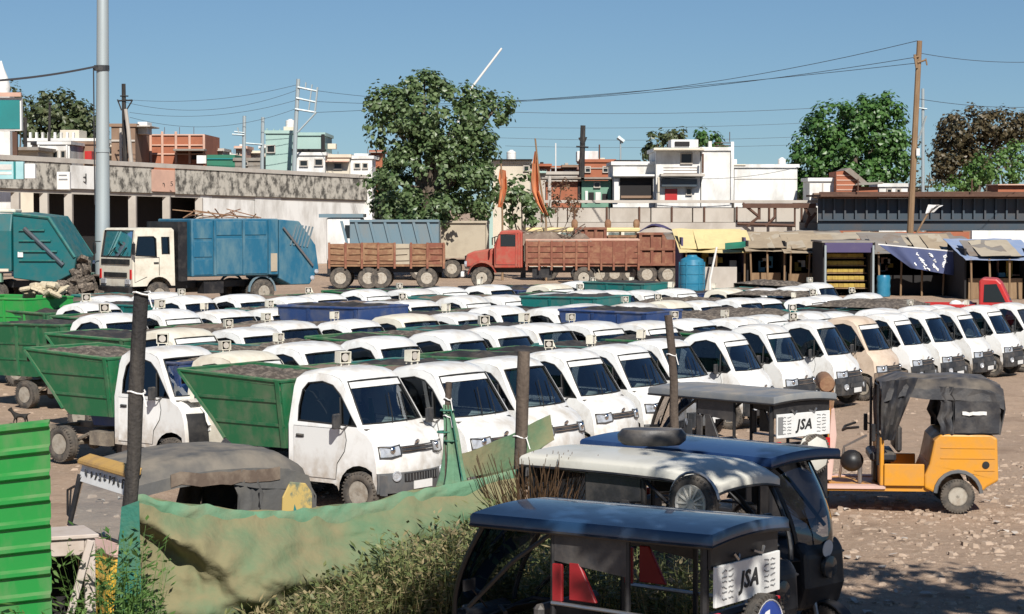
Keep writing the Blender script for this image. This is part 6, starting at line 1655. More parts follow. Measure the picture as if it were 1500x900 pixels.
def erick(label, loc, rz, roof_m, body_m, L=1.85, W=1.0, roofkind='flat', plate=True, disc='print_blue', disc2='print_white', zr=1.76, spare=None, seat_m='canopy_black', screen=True, slim=0.0):
    t = thing('battery_rickshaw', label, 'rickshaw', (loc[0], loc[1], 0), rz, 'battery rickshaws parked in the foreground')
    hw = W / 2
    # roof: crowned sheet with turned-down rounded edge
    rows = []; nx, ny = 14, 10
    def rz_(u, v):
        z = zr + .03 * (1 - v * v) - .015 * u
        if roofkind == 'round':
            z = zr + .045 * (1 - abs(v) ** 2.5) - .10 * max(0, (u - .80) / .20) ** 1.6 + .015 * math.sin(u * 3)
        return z
    for i in range(nx + 1):
        u = i / nx; row = []
        for j in range(ny + 1):
            v = j / ny * 2 - 1
            w = hw * (1.0 if roofkind == 'flat' else (1 - .12 * max(0, (u - .72) / .28) ** 2))
            row.append(Vector((-.06 + u * (L + .14), v * w, rz_(u, v))))
        rows.append(row)
    mb = MB().grid(rows)
    edge = rows[0] + [r[-1] for r in rows[1:]] + rows[-1][-2::-1] + [r[0] for r in rows[-2:0:-1]]
    cx = Vector((L / 2, 0, 0))
    e1 = [p + Vector((.012 if p.x > L / 2 else -.012, .012 if p.y > 0 else -.012, -.02)) for p in edge]
    e2 = [p + Vector((0, 0, -.062)) for p in e1]
    mb.grid([edge, e1, e2], close=True)
    rf = ob('roof', mb.mesh('roof', roof_m, smooth=50, merge=True), t)
    ob('roof_edge', MB().path([p + Vector((0, 0, -.063)) for p in e1], .013, 5, close=True).mesh('roof_edge', 'black_paint'), rf)
    ob('lining', MB().box(0, L - .1, -hw + .05, hw - .05, zr - .10, zr - .085).mesh('lining', 'seat_vinyl'), rf)
    for x in (.35, .9, 1.45):
        ob('cross_bar', MB().cyl((x, -hw + .02, zr - .07), (x, hw - .02, zr - .07), .014, n=5).mesh('cross_bar', 'black_paint'), rf)
    zt = zr - .08
    for x in (.03, .62, 1.22):
        for sg in (-1, 1): ob('post', MB().cyl((x, sg * (hw - .06), .38), (x, sg * (hw - .06), zt), .02 if x > .1 else .03, n=7).mesh('post', 'black_paint'), t)
    # tub, seats
    tub = ob('tub', MB().prism([(0, .36), (0, 1.02), (.12, 1.06), (.5, 1.02), (.56, .62), (.60, .40), (1.5, .36), (1.5, .30), (0, .30)], -hw + .04, hw - .04).mesh('tub', body_m, bevel=.02), t)
    ob('bench', MB().box(.16, .56, -hw + .09, hw - .09, 1.04 - .36, .78).box(.06, .16, -hw + .09, hw - .09, .78, 1.18).mesh('bench', 'canopy_black', bevel=.03), t)
    ob('bench', MB().box(1.06, 1.40, -hw + .12, hw - .12, .62, .72).box(1.36, 1.45, -hw + .12, hw - .12, .72, 1.12).mesh('bench', 'canopy_black', bevel=.03), t)
    for sg in (-1, 1):
        for pl_ in ([(1.14, 1.18), (1.14, 1.44), (1.22, 1.44), (1.22, 1.18)], [(.86, 1.20), (1.0, 1.46), (1.08, 1.46), (1.08, 1.20)]):
            ob('side_panel', MB().prism(pl_, sg * (hw - .055) - .015, sg * (hw - .055) + .015).mesh('side_panel', seat_m, bevel=.006), t)
    for sg in (-1, 1):
        ob('hood_panel', MB().prism([(.62, 1.40), (1.20, 1.46), (1.20, zt - .02), (.62, zt - .02)], sg * (hw - .05) - .008, sg * (hw - .05) + .008).mesh('hood_panel', 'canopy_black'), t)
        ob('grab_rail', MB().cyl((.1, sg * (hw - .04), 1.15), (1.22, sg * (hw - .04), 1.17), .014, n=6).mesh('grab_rail', 'steel'), t)
        ob('mudguard', MB().grid([[(.36 + .27 * math.cos(a), sg * (hw - .16 + d), .24 + .27 * math.sin(a)) for d in (0, .08, .17)] for a in [.1 + 2.9 * k / 10 for k in range(11)]]).mesh('mudguard', body_m, smooth=50, solid=.012), t)
        w = ob('wheel', TYR, t, (.36, sg * (hw - .08), .225)); ob('rim', RIR, w)
    ob('rear_axle', MB().cyl((.36, -hw + .1, .225), (.36, hw - .1, .225), .035).mesh('rear_axle', 'chassis_dirt'), t)
    ob('floor', MB().box(.55, 2.0, -hw + .1, hw - .1, .27, .30).mesh('floor', 'chassis_dirt'), t)
    # tail: board, lamp strip, spare
    ob('tail_bar', MB().box(-.02, .0, -hw + .05, hw - .05, 1.07, 1.10).mesh('tail_bar', 'black_paint'), t)
    ob('tail_header', MB().box(-.02, .0, -hw + .05, hw - .05, zt - .16, zt).mesh('tail_header', 'black_paint'), t)
    if plate:
        pl = ob('sign_board', MB().box(-.05, -.025, -hw + .07, hw - .07, 1.26, 1.53).mesh('sign_board', 'plate_white', bevel=.004), t)
        ob('lettering', text_mesh('JSA', .16, 'print_black', .003, .22, bold=.004), pl, (-.0535, 0.0, 1.395), (math.pi/2, 0, -math.pi/2))
        r = random.Random(4)
        for sg in (-1, 1):
            for q in range(2):
                for k in range(6):
                    y = sg * (.24 + q * .085); z = 1.31 + k * .036
                    ob('print_line', MB().path([(-.052, y - .03 + d * .02, z + r.uniform(-.008, .008)) for d in range(4)], .0045, 4).mesh('print_line', 'print_grey'), pl)
        ob('side_badge', MB().box(-.053, -.0505, hw - .16, hw - .08, 1.30, 1.50).mesh('side_badge', 'print_grey'), pl) if disc == 'rick_white' else None
    for sg in (-1, 1):
        ob('tail_light', MB().box(-.05, -.02, sg * (hw - .1) - .04, sg * (hw - .1) + .04, 1.10, 1.22).mesh('tail_light', 'lamp_red', bevel=.006), t)
        ob('lamp_bracket', MB().path([(-.03, sg * .1, zt - .1), (-.06, sg * .16, zt - .12), (-.05, sg * .2, zt - .08)], .012, 5).mesh('lamp_bracket', 'steel'), t)
    sw = ob('spare_wheel', TYR, t, (-.09, -.12, 1.06), (0, 0, math.pi/2))
    c = MB()
    if disc == 'rick_white':
        c.lathe([(.001, .085), (.10, .085), (.19, .06), (.235, .0), (.24, -.02)], 8, m=0); c.box(-.07, .07, .086, .09, -.03, .05, 1)
    else:
        c.lathe([(.001, .07), (.12, .068), (.175, .058), (.18, .045)], 24, m=0)
        c.lathe([(.182, .05), (.19, .055), (.19, .045)], 24, m=1)
        c.add([(x, .0715 if abs(x) < .1 else .066, z) for x, z in [(.03, -.13), (.03, .13), (.09, .12), (.14, .06), (.155, 0), (.14, -.06), (.09, -.12)]], [tuple(range(7))], 1)
    ob('wheel_cover', c.mesh('wheel_cover', [disc, disc2], smooth=35), sw)
    # nose
    ob('cowl', MB().prism([(2.02, .40), (2.0, .78), (2.06, .98), (2.16, 1.02), (2.24, .92), (2.26, .62), (2.20, .42)], -.30, .30).mesh('cowl', body_m, bevel=.06, seg=3), t)
    rows = []
    for i in range(9):
        u = i / 8; x = 1.98 + .30 * math.sin(u * 1.5); z = lerp(zt - .02, .98, u); w = lerp(hw - .08 - slim, .36 - slim, u ** 1.5)
        rows.append([(x - .16 * abs(v) ** 2, v * w, z) for v in (-1, -.6, -.2, .2, .6, 1)])
    ws = ob('windscreen' if screen else 'open_screen_rail', MB().grid(rows).mesh('windscreen', 'acrylic', smooth=60) if screen else MB().path([r[2] for r in rows[-2:]], .01, 4).mesh('open_screen_rail', 'black_paint'), t)
    for sg in (0, -1): ob('windscreen_frame', MB().path([r[sg] for r in rows], .02, 6).mesh('windscreen_frame', 'black_paint'), ws)
    if screen: ob('sticker', MB().lathe([(.001, 0), (.075, 0), (.075, .006), (.001, .006)], 18, ax='x').mesh('sticker', 'plate_white'), t, (2.275, -.02, .94), (0, .1, 0))
    ob('nose_apron', MB().grid([[(1.86 + .4 * i / 4 - .1 * abs(v), v * .42, 1.02 - .16 * i / 4) for v in (-1, -.5, 0, .5, 1)] for i in range(5)]).mesh('nose_apron', 'black_paint', smooth=50, solid=.01), t)
    for sg in (-1, 1): ob('strut', MB().path([(1.22, sg * (hw - .06), zt - .02), (1.55, sg * (hw - .05), 1.42), (1.95, sg * .42, 1.06)], .018, 6).mesh('strut', 'black_paint'), t)
    ob('handlebar', MB().path([(1.72, -.30, 1.02), (1.84, -.2, 1.04), (1.9, 0, 1.0), (1.84, .2, 1.04), (1.72, .30, 1.02)], .016, 7).mesh('handlebar', 'black_paint'), t)
    ob('headlight', MB().lathe([(.03, -.08), (.09, -.03), (.10, .0), (.095, .02), (.001, .04)], 16, (2.28, 0, .78), 'x').mesh('headlight', 'lamp_dark', smooth=45), t)
    ob('driver_seat', MB().box(1.46, 1.72, -.28, .28, .60, .72).mesh('driver_seat', 'canopy_black', bevel=.03), t)
    ob('fork', MB().cyl((2.08, -.10, .95), (2.26, -.10, .225), .022).cyl((2.08, .10, .95), (2.26, .10, .225), .022).mesh('fork', 'steel'), t)
    ob('front_mudguard', MB().grid([[(2.26 + .26 * math.cos(a), d, .225 + .26 * math.sin(a)) for d in (-.07, 0, .07)] for a in [.3 + 2.4 * k / 10 for k in range(11)]]).mesh('front_mudguard', body_m, smooth=50, solid=.01), t)
    w = ob('wheel', TYR, t, (2.26, 0, .225)); ob('rim', RIR, w)
    for sg in (-1, 1):
        ob('mirror', MB().obox((1.86, sg * (hw + .04), 1.24), (.02, .12, .08)).cyl((1.88, sg * .3, 1.04), (1.86, sg * (hw + .02), 1.22), .008, n=5).mesh('mirror', 'black_paint'), t)
    if spare:
        o = ob('alloy_spare', TYR, t, spare, (0, 0, 0)); ob('alloy_rim', ALLOY, o)
        ob('spare_hoop', MB().path(arc((0, 0), .245, .2, 3.6, 12, 0), .012, 5).mesh('spare_hoop', 'steel'), o)
    return t
erick('nearest battery rickshaw, dark blue flat roof, red seats, board reading JSA', (1.53, 14.42), math.radians(144.5), 'rick_blue', 'black_paint', L=1.78, W=1.0, zr=1.75, seat_m='seat_red')
R2 = erick('battery rickshaw with a dirty white rounded roof', (.46, 18.86), math.radians(-42), 'rick_white', 'black_paint', L=1.85, screen=False, W=1.0, roofkind='round', spare=(1.86, -.60, 1.52), zr=1.74)
erick('battery rickshaw with royal blue roof and tinted windscreen beyond the white-roofed one', (1.02, 20.1), math.radians(-42), 'rick_royal', 'black_paint', L=1.95, W=1.02, roofkind='flat', zr=1.75, slim=.10)
erick('battery rickshaw with grey roof and an eight-sided white spare wheel cover', (3.27, 24.65), math.radians(129), 'rick_grey', 'black_paint', L=1.9, W=1.0, disc='rick_white', disc2='wall_brown', zr=1.73)
p = gr(955, 648, 1.82)
tag(ob('roof_bag', MB().lathe([(.20, 0), (.235, .04), (.24, .10), (.21, .15), (.001, .155)], 18, ax='z').mesh('roof_bag', 'canopy_black', smooth=40, bevel=0), None, (p.x, p.y, 1.80), (0, 0, 0), (1.25, .8, .9)), 'black padded cushion lying on the white rickshaw roof', 'cushion')
# dry broom straw sticking out behind the white roofed rickshaw
def straw():
    mb = MB(); r = random.Random(12)
    for i in range(150):
        a = r.uniform(-.8, .8); b = r.uniform(-.5, .5); x = r.uniform(-.22, .22)
        mb.path([(x, r.uniform(-.15, .15), .0), (x + a * .25, b * .2, .5), (x + a * .6, b * .5, .95 + r.uniform(0, .3))], [.008, .006, .003], 3)
    tag(ob('straw_bundle', mb.mesh('straw_bundle', 'leaf_dry'), None, (.22, 18.35, .55)), 'bundle of dry reddish straw under the white rickshaw roof', 'straw')
    tag(ob('crate_stack', MB().box(-.2, .2, -.2, .2, 0, .54).mesh('crate_stack', 'wood_brown', bevel=.01), None, (.22, 18.35, 0)), 'wooden crate holding the dry straw', 'crate')
straw()

# ------------------------------------------------------------------ three-wheeled autos (local +x forward, x=0 at the tail)
mat('faded_orange', (0.48, 0.29, 0.08), 0.6, dirt=(0.25, 0.16, 0.09), amt=.7, scale=5)
mat('faded_yellow', (0.50, 0.36, 0.12), 0.6, dirt=(0.05, 0.12, 0.12), amt=0.8, scale=7, lo=.5, hi=.62)
TYA, RIA = wheel_meshes(.215, .055, .12, spokes=5)
def auto(label, loc, rz, paint, canopy, style):
    t = thing('auto_rickshaw', label, 'auto rickshaw', (loc[0], loc[1], 0), rz, 'petrol auto rickshaws')
    hw = .62
    body = [(0, .42), (.02, .95), (.10, 1.0), (.72, 1.0), (.80, .92), (.86, .62), (.92, .48), (.92, .32)] + [(.50 + .27 * math.cos(a), .25 + .27 * math.sin(a)) for a in [math.pi * k / 8 for k in range(9)]] + [(.14, .34)]
    b = ob('body', MB().prism(body, -hw, hw).mesh('body', paint, bevel=.025, seg=2), t)
    for sg in (-1, 1):
        for z in (.55, .70, .83): ob('body_crease', MB().cyl((.05, sg * (hw + .002), z), (.30 if z < .6 else .72, sg * (hw + .002), z), .008, n=4).mesh('body_crease', paint), b)
        ob('arch_trim', MB().path(arc((.50, .25), .285, .05, 3.09, 10, sg * (hw + .004)), .03, 5).mesh('arch_trim', 'grey_plastic'), b)
        ob('filler', MB().lathe([(.045, 0), (.045, .012), (.001, .014)], 14, (.16, sg * hw, .62), 'y').mesh('filler', 'seal'), b)
        w = ob('wheel', TYA, t, (.50, sg * (hw - .07), .215)); ob('rim', RIA, w)
    ob('rear_axle', MB().cyl((.5, -hw + .1, .22), (.5, hw - .1, .22), .04).mesh('rear_axle', 'chassis_dirt'), t)
    ob('floor', MB().box(.85, 2.12, -hw + .05, hw - .05, .27, .33).mesh('floor', paint), t)
    for sg in (-1, 1): ob('sill_board', MB().prism([(.92, .34), (.92, .62), (1.42, .62), (1.42, .34)], sg * (hw - .02) - .02, sg * (hw - .02) + .02).mesh('sill_board', paint, bevel=.01), t)
    ob('passenger_seat', MB().box(.30, .80, -.5, .5, .62, .78).box(.16, .30, -.5, .5, .78, 1.2).mesh('passenger_seat', 'canopy_black', bevel=.04), t)
    ob('driver_seat', MB().box(1.25, 1.58, -.40, .40, .62, .74).box(1.18, 1.26, -.40, .40, .74, 1.08).box(1.3, 1.52, -.2, .2, .33, .62).mesh('driver_seat', 'canopy_black', bevel=.03), t)
    # canopy: bent sheet over hoops
    r = random.Random(hash(label) % 99)
    prof = [(-.02, 1.02), (-.03, 1.35), (.06, 1.60), (.26, 1.70), (.6, 1.73), (1.0, 1.73), (1.4, 1.70), (1.80, 1.64)] if style == 'yellow' else [(-.02, 1.0), (-.08, 1.30), (-.06, 1.58), (.12, 1.68), (.5, 1.71), (.9, 1.69), (1.2, 1.72), (1.46, 1.62)]
    rows = []
    for i, (x, z) in enumerate(prof):
        row = []
        for j in range(13):
            v = j / 12 * 2 - 1; dz = -.10 * max(0, (abs(v) - .7) / .3) ** 2 - .02 * v * v
            wob = (.012 if style == 'yellow' else .045) * noise.noise(Vector((x * 6, v * 4, 2)))
            row.append(Vector((x, v * (hw - .01), z + (dz if z > 1.5 else 0) + wob)))
        rows.append(row)
    for sg, idx in ((-1, 0), (1, -1)):                       # side returns of the hood at the tail
        pass
    mb = MB().grid(rows)
    for idx, sg in ((0, -1), (-1, 1)):
        e = [rw[idx] for rw in rows]
        low = []
        for p in e:
            d = .09 if p.x > .75 else .16
            if p.x > .75 and style != 'yellow': d = .12 + .05 * noise.noise(Vector((p.x * 9, sg, 1)))
            low.append(Vector((p.x, p.y + sg * .015, max(1.0, p.z - d))))
        mb.grid([e[2:], low[2:]])
        n = 7; side = []
        for k in range(n):
            v = k / (n - 1); side.append([Vector((x + .01 * math.sin(v * 9), sg * (hw - .005 + .012 * math.sin(x * 14 + v * 8)), lerp(zt_, 1.0, v))) for x, zt_ in [(-.02, 1.3), (.06, 1.52), (.2, 1.56), (.38, 1.58), (.56, 1.58)]])
        mb.grid(side)
    cn = ob('canopy', mb.mesh('canopy', canopy, smooth=60, solid=.014), t)
    for x, z in ((.56, 1.60), (1.15, 1.64), (1.45 if style != 'yellow' else 1.78, 1.56)):
        ob('hoop', MB().path([(x, -hw + .02, 1.0 if x < .6 else 1.2), (x, -hw + .02, z - .06), (x, -hw + .12, z), (x, hw - .12, z), (x, hw - .02, z - .06), (x, hw - .02, 1.0 if x < .6 else 1.2)][1 if x > .6 else 0: -1 if x > .6 else None], .014, 6).mesh('hoop', 'black_paint'), cn)
    for sg in (-1, 1):
        ob('hood_flap', MB().grid([[Vector((lerp(.56, .80 if style == 'yellow' else .74, k / 5) + .03 * math.sin(q * 2), sg * (hw - .01 + .03 * math.sin(k * 2.1 + q)), lerp(1.60, 1.0, q / 6))) for k in range(6)] for q in range(7)]).mesh('hood_flap', canopy, smooth=60, solid=.01), cn)
    # front
    if style == 'yellow':
        ob('front_panel', MB().prism([(1.86, .40), (1.92, .78), (1.90, 1.06), (1.97, 1.05), (2.06, .82), (2.07, .5), (2.02, .36)], -.60, .60).mesh('front_panel', paint, bevel=.06, seg=3), t)
        ob('pink_panel', MB().prism([(1.93, .98), (1.90, 1.10), (1.96, 1.10), (2.02, 1.0)], -.62, .62).mesh('pink_panel', 'pink_paint', bevel=.01), t)
        fr = [(1.94, -.58, 1.10), (1.84, -.56, 1.46), (1.80, -.5, 1.50), (1.80, .5, 1.50), (1.84, .56, 1.46), (1.94, .58, 1.10)]
        ws = ob('windscreen', MB().add([(1.935, -.54, 1.12), (1.935, .54, 1.12), (1.83, .52, 1.47), (1.83, -.52, 1.47)], [(0,1,2,3)]).mesh('windscreen', 'clear'), t)
        ob('windscreen_frame', MB().path(fr, .022, 6, close=True).mesh('windscreen_frame', 'black_paint'), ws)
        bd = ob('name_board', MB().obox((1.81, 0, 1.525), (.03, 1.18, .17), (0, -.35, 0)).mesh('name_board', 'plate_white'), t)
        rr = random.Random(3)
        for k in range(9):
            y = -.42 + k * .105
            ob('lettering', MB().path([(1.836, y + rr.uniform(-.035, .035), 1.525 + rr.uniform(-.035, .035)) for q in range(5)], .008, 4).mesh('lettering', 'print_black'), bd)
        ob('roof_visor', MB().prism([(1.74, 1.60), (1.86, 1.585), (1.85, 1.625), (1.72, 1.665)], -.60, .60).mesh('roof_visor', 'faded_orange', bevel=.01), t)
        for sg in (-1, 1):
            ob('side_frame', MB().path([(1.92, sg * .6, .5), (1.94, sg * .6, 1.1), (1.84, sg * .58, 1.5)], .022, 6).mesh('side_frame', 'black_paint'), t)
            mi = ob('mirror', MB().path([(1.90, sg * .62, 1.14), (1.90, sg * .74, 1.16), (1.89, sg * .76, 1.36), (1.87, sg * .64, 1.40)], .012, 5).mesh('mirror', 'black_paint'), t)
            ob('mirror_bar', MB().cyl((1.90, sg * .70, 1.15), (1.88, sg * .70, 1.38), .01, n=5).mesh('mirror_bar', 'black_paint'), mi)
        for sg in (-1, 1): ob('quarter_panel', MB().prism([(.04, 1.0), (.03, 1.38), (.10, 1.46), (.26, 1.48), (.34, 1.36), (.36, 1.0)], sg * (hw + .011) - .011, sg * (hw + .011) + .011).mesh('quarter_panel', 'faded_yellow', bevel=.006), t)
        qd = ob('painted_mark', MB().prism([(.12, 1.06), (.22, 1.3), (.27, 1.08)], hw + .023, hw + .028).prism([(.05, 1.1), (.05, 1.22), (.11, 1.25), (.10, 1.1)], hw + .023, hw + .028).mesh('painted_mark', 'wall_teal'), t)
        ob('fringe', MB().grid([[Vector((x, hw + .01, z + .03 * noise.noise(Vector((x * 22, z, 1))))) for x in [.36 + .1 * k for k in range(12)]] for z in (1.60, 1.55, 1.50)]).mesh('fringe', 'tarp_brown', solid=.012), t)
    else:
        # stripped front: upright column with a rounded head, scuttle plate, running board and loose works
        ob('front_column', MB().prism([(2.20, .36), (2.14, .36), (2.10, .95), (2.08, 1.28), (2.12, 1.34), (2.16, 1.30), (2.18, .98)], -.42, .42).mesh('front_column', paint, bevel=.012), t)
        ob('pink_column', MB().prism([(2.06, .38), (2.135, .38), (2.095, .95), (2.075, 1.28), (2.03, 1.30), (2.0, .95)], -.40, .40).mesh('pink_column', 'pink_paint', bevel=.01), t)
        ob('column_head', MB().lathe([(.001, -.42), (.09, -.42), (.11, -.36), (.11, .36), (.09, .42), (.001, .42)], 14, (2.13, 0, 1.60), 'y').mesh('column_head', 'rust_brown', smooth=40), t)
        for sg in (-1, 1): ob('head_stem', MB().path([(2.09, sg * .3, 1.26), (2.07, sg * .3, 1.45), (2.10, sg * .3, 1.6)], .05, 6).mesh('head_stem', 'rust_brown'), t)
        for sg in (-1, 1): ob('running_board', MB().box(1.40, 2.14, sg * (hw - .11) - .09, sg * (hw - .11) + .09, .30, .34).mesh('running_board', 'pink_paint'), t)
        for sg in (-1, 1):
            ob('screen_post', MB().cyl((1.50, sg * (hw - .04), .6), (1.50, sg * (hw - .04), 1.62), .018).mesh('screen_post', 'black_paint'), t)
            ob('side_drape', MB().grid([[Vector((lerp(1.46, lerp(1.02, 1.3, q / 8), k / 8), sg * (hw + .0 + .05 * math.sin(k * 1.7 + q * .6)), lerp(1.66, .92, q / 8) + .05 * k / 8 * (1 - q / 8))) for k in range(9)] for q in range(9)]).mesh('side_drape', 'tarp_brown' if sg < 0 else canopy, smooth=60, solid=.01), t)
        ob('scuttle', MB().box(1.42, 1.47, -hw + .03, hw - .03, .34, .95).mesh('scuttle', paint, bevel=.01), t)
        mb = MB(); blob(mb, (0, 0, 0), (.15, .16, .14), 14, 9)
        ob('fuel_can', mb.mesh('fuel_can', 'black_paint', smooth=60), t, (1.80, .28, .62))
        ob('gear_link', MB().path([(1.95, .2, .4), (1.9, .3, .8), (1.62, .36, .95)], .018, 5).cyl((1.7, .3, .34), (1.7, .3, .62), .03).mesh('gear_link', 'steel'), t)
        for sg in (-1, 1): ob('mirror', MB().obox((1.56, sg * (hw + .06), 1.02), (.05, .06, .22)).cyl((1.5, sg * (hw - .03), 1.0), (1.56, sg * (hw + .06), 1.02), .012, n=5).mesh('mirror', 'black_paint', bevel=.01), t)
        ob('tail_flap', MB().grid([[Vector((lerp(.0, .55, k / 6), sgn * (hw + .018 + .012 * math.sin(k * 2 + q)), lerp(1.42, 1.02, q / 6))) for k in range(7)] for sgn in (1,) for q in range(7)]).mesh('tail_flap', 'canopy_black', smooth=60, solid=.008), t)
        ob('torn_lining', MB().grid([[Vector((lerp(.16, .46, k / 7), hw + .036 + .006 * math.sin(k * 2), 1.27 + sg_ * (.022 + .02 * noise.noise(Vector((k * 1.3, sg_, 3)))))) for k in range(8)] for sg_ in (1, -1)]).mesh('torn_lining', 'flag_white', solid=.005), t)
        ob('body_lettering', text_mesh('MAXIMA', .05, 'print_black', .002), t, (.42, hw + .002, .93), (math.pi/2, 0, math.pi)) if False else None
    ob('front_fork', MB().cyl((2.12, 0, .8), (2.28, 0, .22), .04).mesh('front_fork', 'chassis_dirt'), t)
    ob('front_mudguard', MB().grid([[(2.28 + .26 * math.cos(a), d, .215 + .26 * math.sin(a)) for d in (-.09, 0, .09)] for a in [.3 + 2.5 * k / 10 for k in range(11)]]).mesh('front_mudguard', paint if style == 'yellow' else 'black_paint', smooth=50, solid=.012), t)
    w = ob('wheel', TYA, t, (2.28, 0, .215)); ob('rim', RIA, w)
    ob('handlebar', MB().path([(1.72, -.3, 1.05), (1.86, -.15, 1.02), (1.9, 0, .98), (1.86, .15, 1.02), (1.72, .3, 1.05)], .018, 6).mesh('handlebar', 'black_paint'), t)
    return t
auto('orange auto rickshaw stripped at the front, torn black hood, on the open earth', (6.15, 27.85), math.radians(175), 'orange_paint', 'canopy_black', 'orange')
auto('yellow auto rickshaw with grey hood and pale name board behind the green net', (-1.98, 18.78), math.radians(211), 'yellow_paint', 'canopy_grey', 'yellow').scale = (.88, 1, 1.06)

# ------------------------------------------------------------------ posts, nets, sheet, frame
def post(label, top, bot, Y, r, m, ties=()):
    a, b = at(top[0], top[1], Y), at(bot[0], bot[1], Y); d = (a - b); k = b.z / d.z; g = b - d * k
    t = thing('fence_post', label, 'post', g); h = a - g
    r_ = random.Random(int(top[0])); pts = []; rs = []
    for i in range(9):
        u = i / 8; pts.append(h * u + Vector((r_.uniform(-.012, .012), r_.uniform(-.012, .012), 0))); rs.append(r * r_.uniform(.9, 1.1) * (1.08 - .12 * u))
    ob('shaft', MB().path(pts, rs, 10).mesh('shaft', m, smooth=50), t)
    for py in ties:
        u = (at(0, py, Y).z) / a.z; q = h * u
        ob('tie', MB().path([q + Vector((math.cos(k) * r * 1.15, math.sin(k) * r * 1.15, .012 * math.sin(2 * k))) for k in [i * .7 for i in range(9)]], .008, 4, close=True).path([q + Vector((r, -r, 0)), q + Vector((r * 1.6, -r * 1.5, -.10))], .006, 4).mesh('tie', 'flag_white'), t)
    return t
post('leaning blackened post in front of the smashed tipper', (208, 428), (192, 720), 16.1, .056, 'wood_dark', (430, 575))
post('brown wooden post at the right end of the green net', (768, 515), (758, 720), 18.75, .053, 'wood_post', (640,))
post('thin rusty post standing among the rickshaw roofs', (980, 462), (989, 622), 22.6, .044, 'wood_post', (520,))
post('post wrapped in tied green netting before the tippers', (656, 560), (654, 700), 19.9, .03, 'wood_post', (585, 610))

PA, PB_ = at(198, 730, 16.25), at(762, 690, 18.7)
def nline(px, off=0.0):
    d = ray(px, 600); n = PB_ - PA; t = (PA.x * n.y - PA.y * n.x) / (d.x * n.y - d.y * n.x)
    return Vector((d.x * t, d.y * t - off, 0))
def net():
    tops = [(198,727),(240,736),(300,743),(360,748),(420,750),(480,745),(540,735),(600,722),(660,711),(715,699),(760,688)]
    def ty(px):
        for (a, b), (c, d) in zip(tops, tops[1:]):
            if a <= px <= c: return lerp(b, d, (px - a) / (c - a))
        return tops[-1][1]
    o = nline(480); rows = []; n = 150; m = 60
    for i in range(m + 1):
        v = i / m; row = []
        for j in range(n + 1):
            u = j / n; px = lerp(198, 760, u); p = nline(px); z1 = CH + (301 - ty(px)) * p.y / F; z = lerp(z1, .15, v)
            f = .10 * math.sin(u * 9 + v * 4.5) * v + .16 * noise.noise(Vector((u * 4, v * 2.2, .3))) + .05 * noise.noise(Vector((u * 13, v * 7, 1.3)))
            dg = v - (.10 + .62 * u); f += -.09 * math.exp(-(dg * 9) ** 2) + .08 * math.exp(-((dg - .10) * 14) ** 2)
            dg = v - (.62 - .5 * u); f += -.13 * math.exp(-(dg * 10) ** 2)
            dg = v - (.02 + 1.3 * u); f += -.10 * math.exp(-(dg * 9) ** 2) + .08 * math.exp(-((dg - .13) * 12) ** 2)
            f -= .07 * abs(noise.noise(Vector((u * 9 + v * 5, v * 6 - u * 4, 3)))) + .035 * abs(noise.noise(Vector((u * 22 - v * 9, v * 14 + u * 7, 8))))
            f += .03 * math.sin(u * 60 + 6 * noise.noise(Vector((u * 5, v * 3, 7)))) * (1 - v)
            belly = -.30 * math.sin(math.pi * u) * math.sin(math.pi * min(1, v * 1.2))
            row.append(Vector((p.x - o.x, p.y - o.y + (f + belly) * min(1, v * 6), z + .03 * noise.noise(Vector((u * 9, 0, 5))) * (1 - v))))
        rows.append(row)
    t = thing('shade_net', 'big sagging dusty green shade net hung in front of the yellow auto', 'net', o)
    ob('net_cloth', MB().grid(rows).mesh('net_cloth', 'net_green', smooth=70, solid=.006), t)
    fold = []
    for i in range(8):
        v = i / 7; row = []
        for j in range(n + 1):
            p = rows[0][j]; u = j / n; w = .11 + .05 * noise.noise(Vector((u * 6, 2, 2))) + .08 * math.sin(math.pi * u)
            row.append(Vector((p.x, p.y - .012 - .018 * math.sin(v * math.pi) - .035 * abs(noise.noise(Vector((u * 16 + v, v * 2, 6)))), p.z + .03 * noise.noise(Vector((u * 24, 1, 4))) * (1 - v) - v * w * (1 + .5 * noise.noise(Vector((u * 11, 9, 4)))) + .012 * noise.noise(Vector((u * 20, v * 3, 1))))))
        fold.append(row)
    ob('folded_hem', MB().grid(fold).mesh('folded_hem', 'net_hem', smooth=70, solid=.006), t)
mat('net_hem', (0.12, 0.25, 0.15), 0.8, dirt=(0.22, 0.22, 0.13), amt=0.8, scale=2.3, bump=0.5, bscale=14)
net()
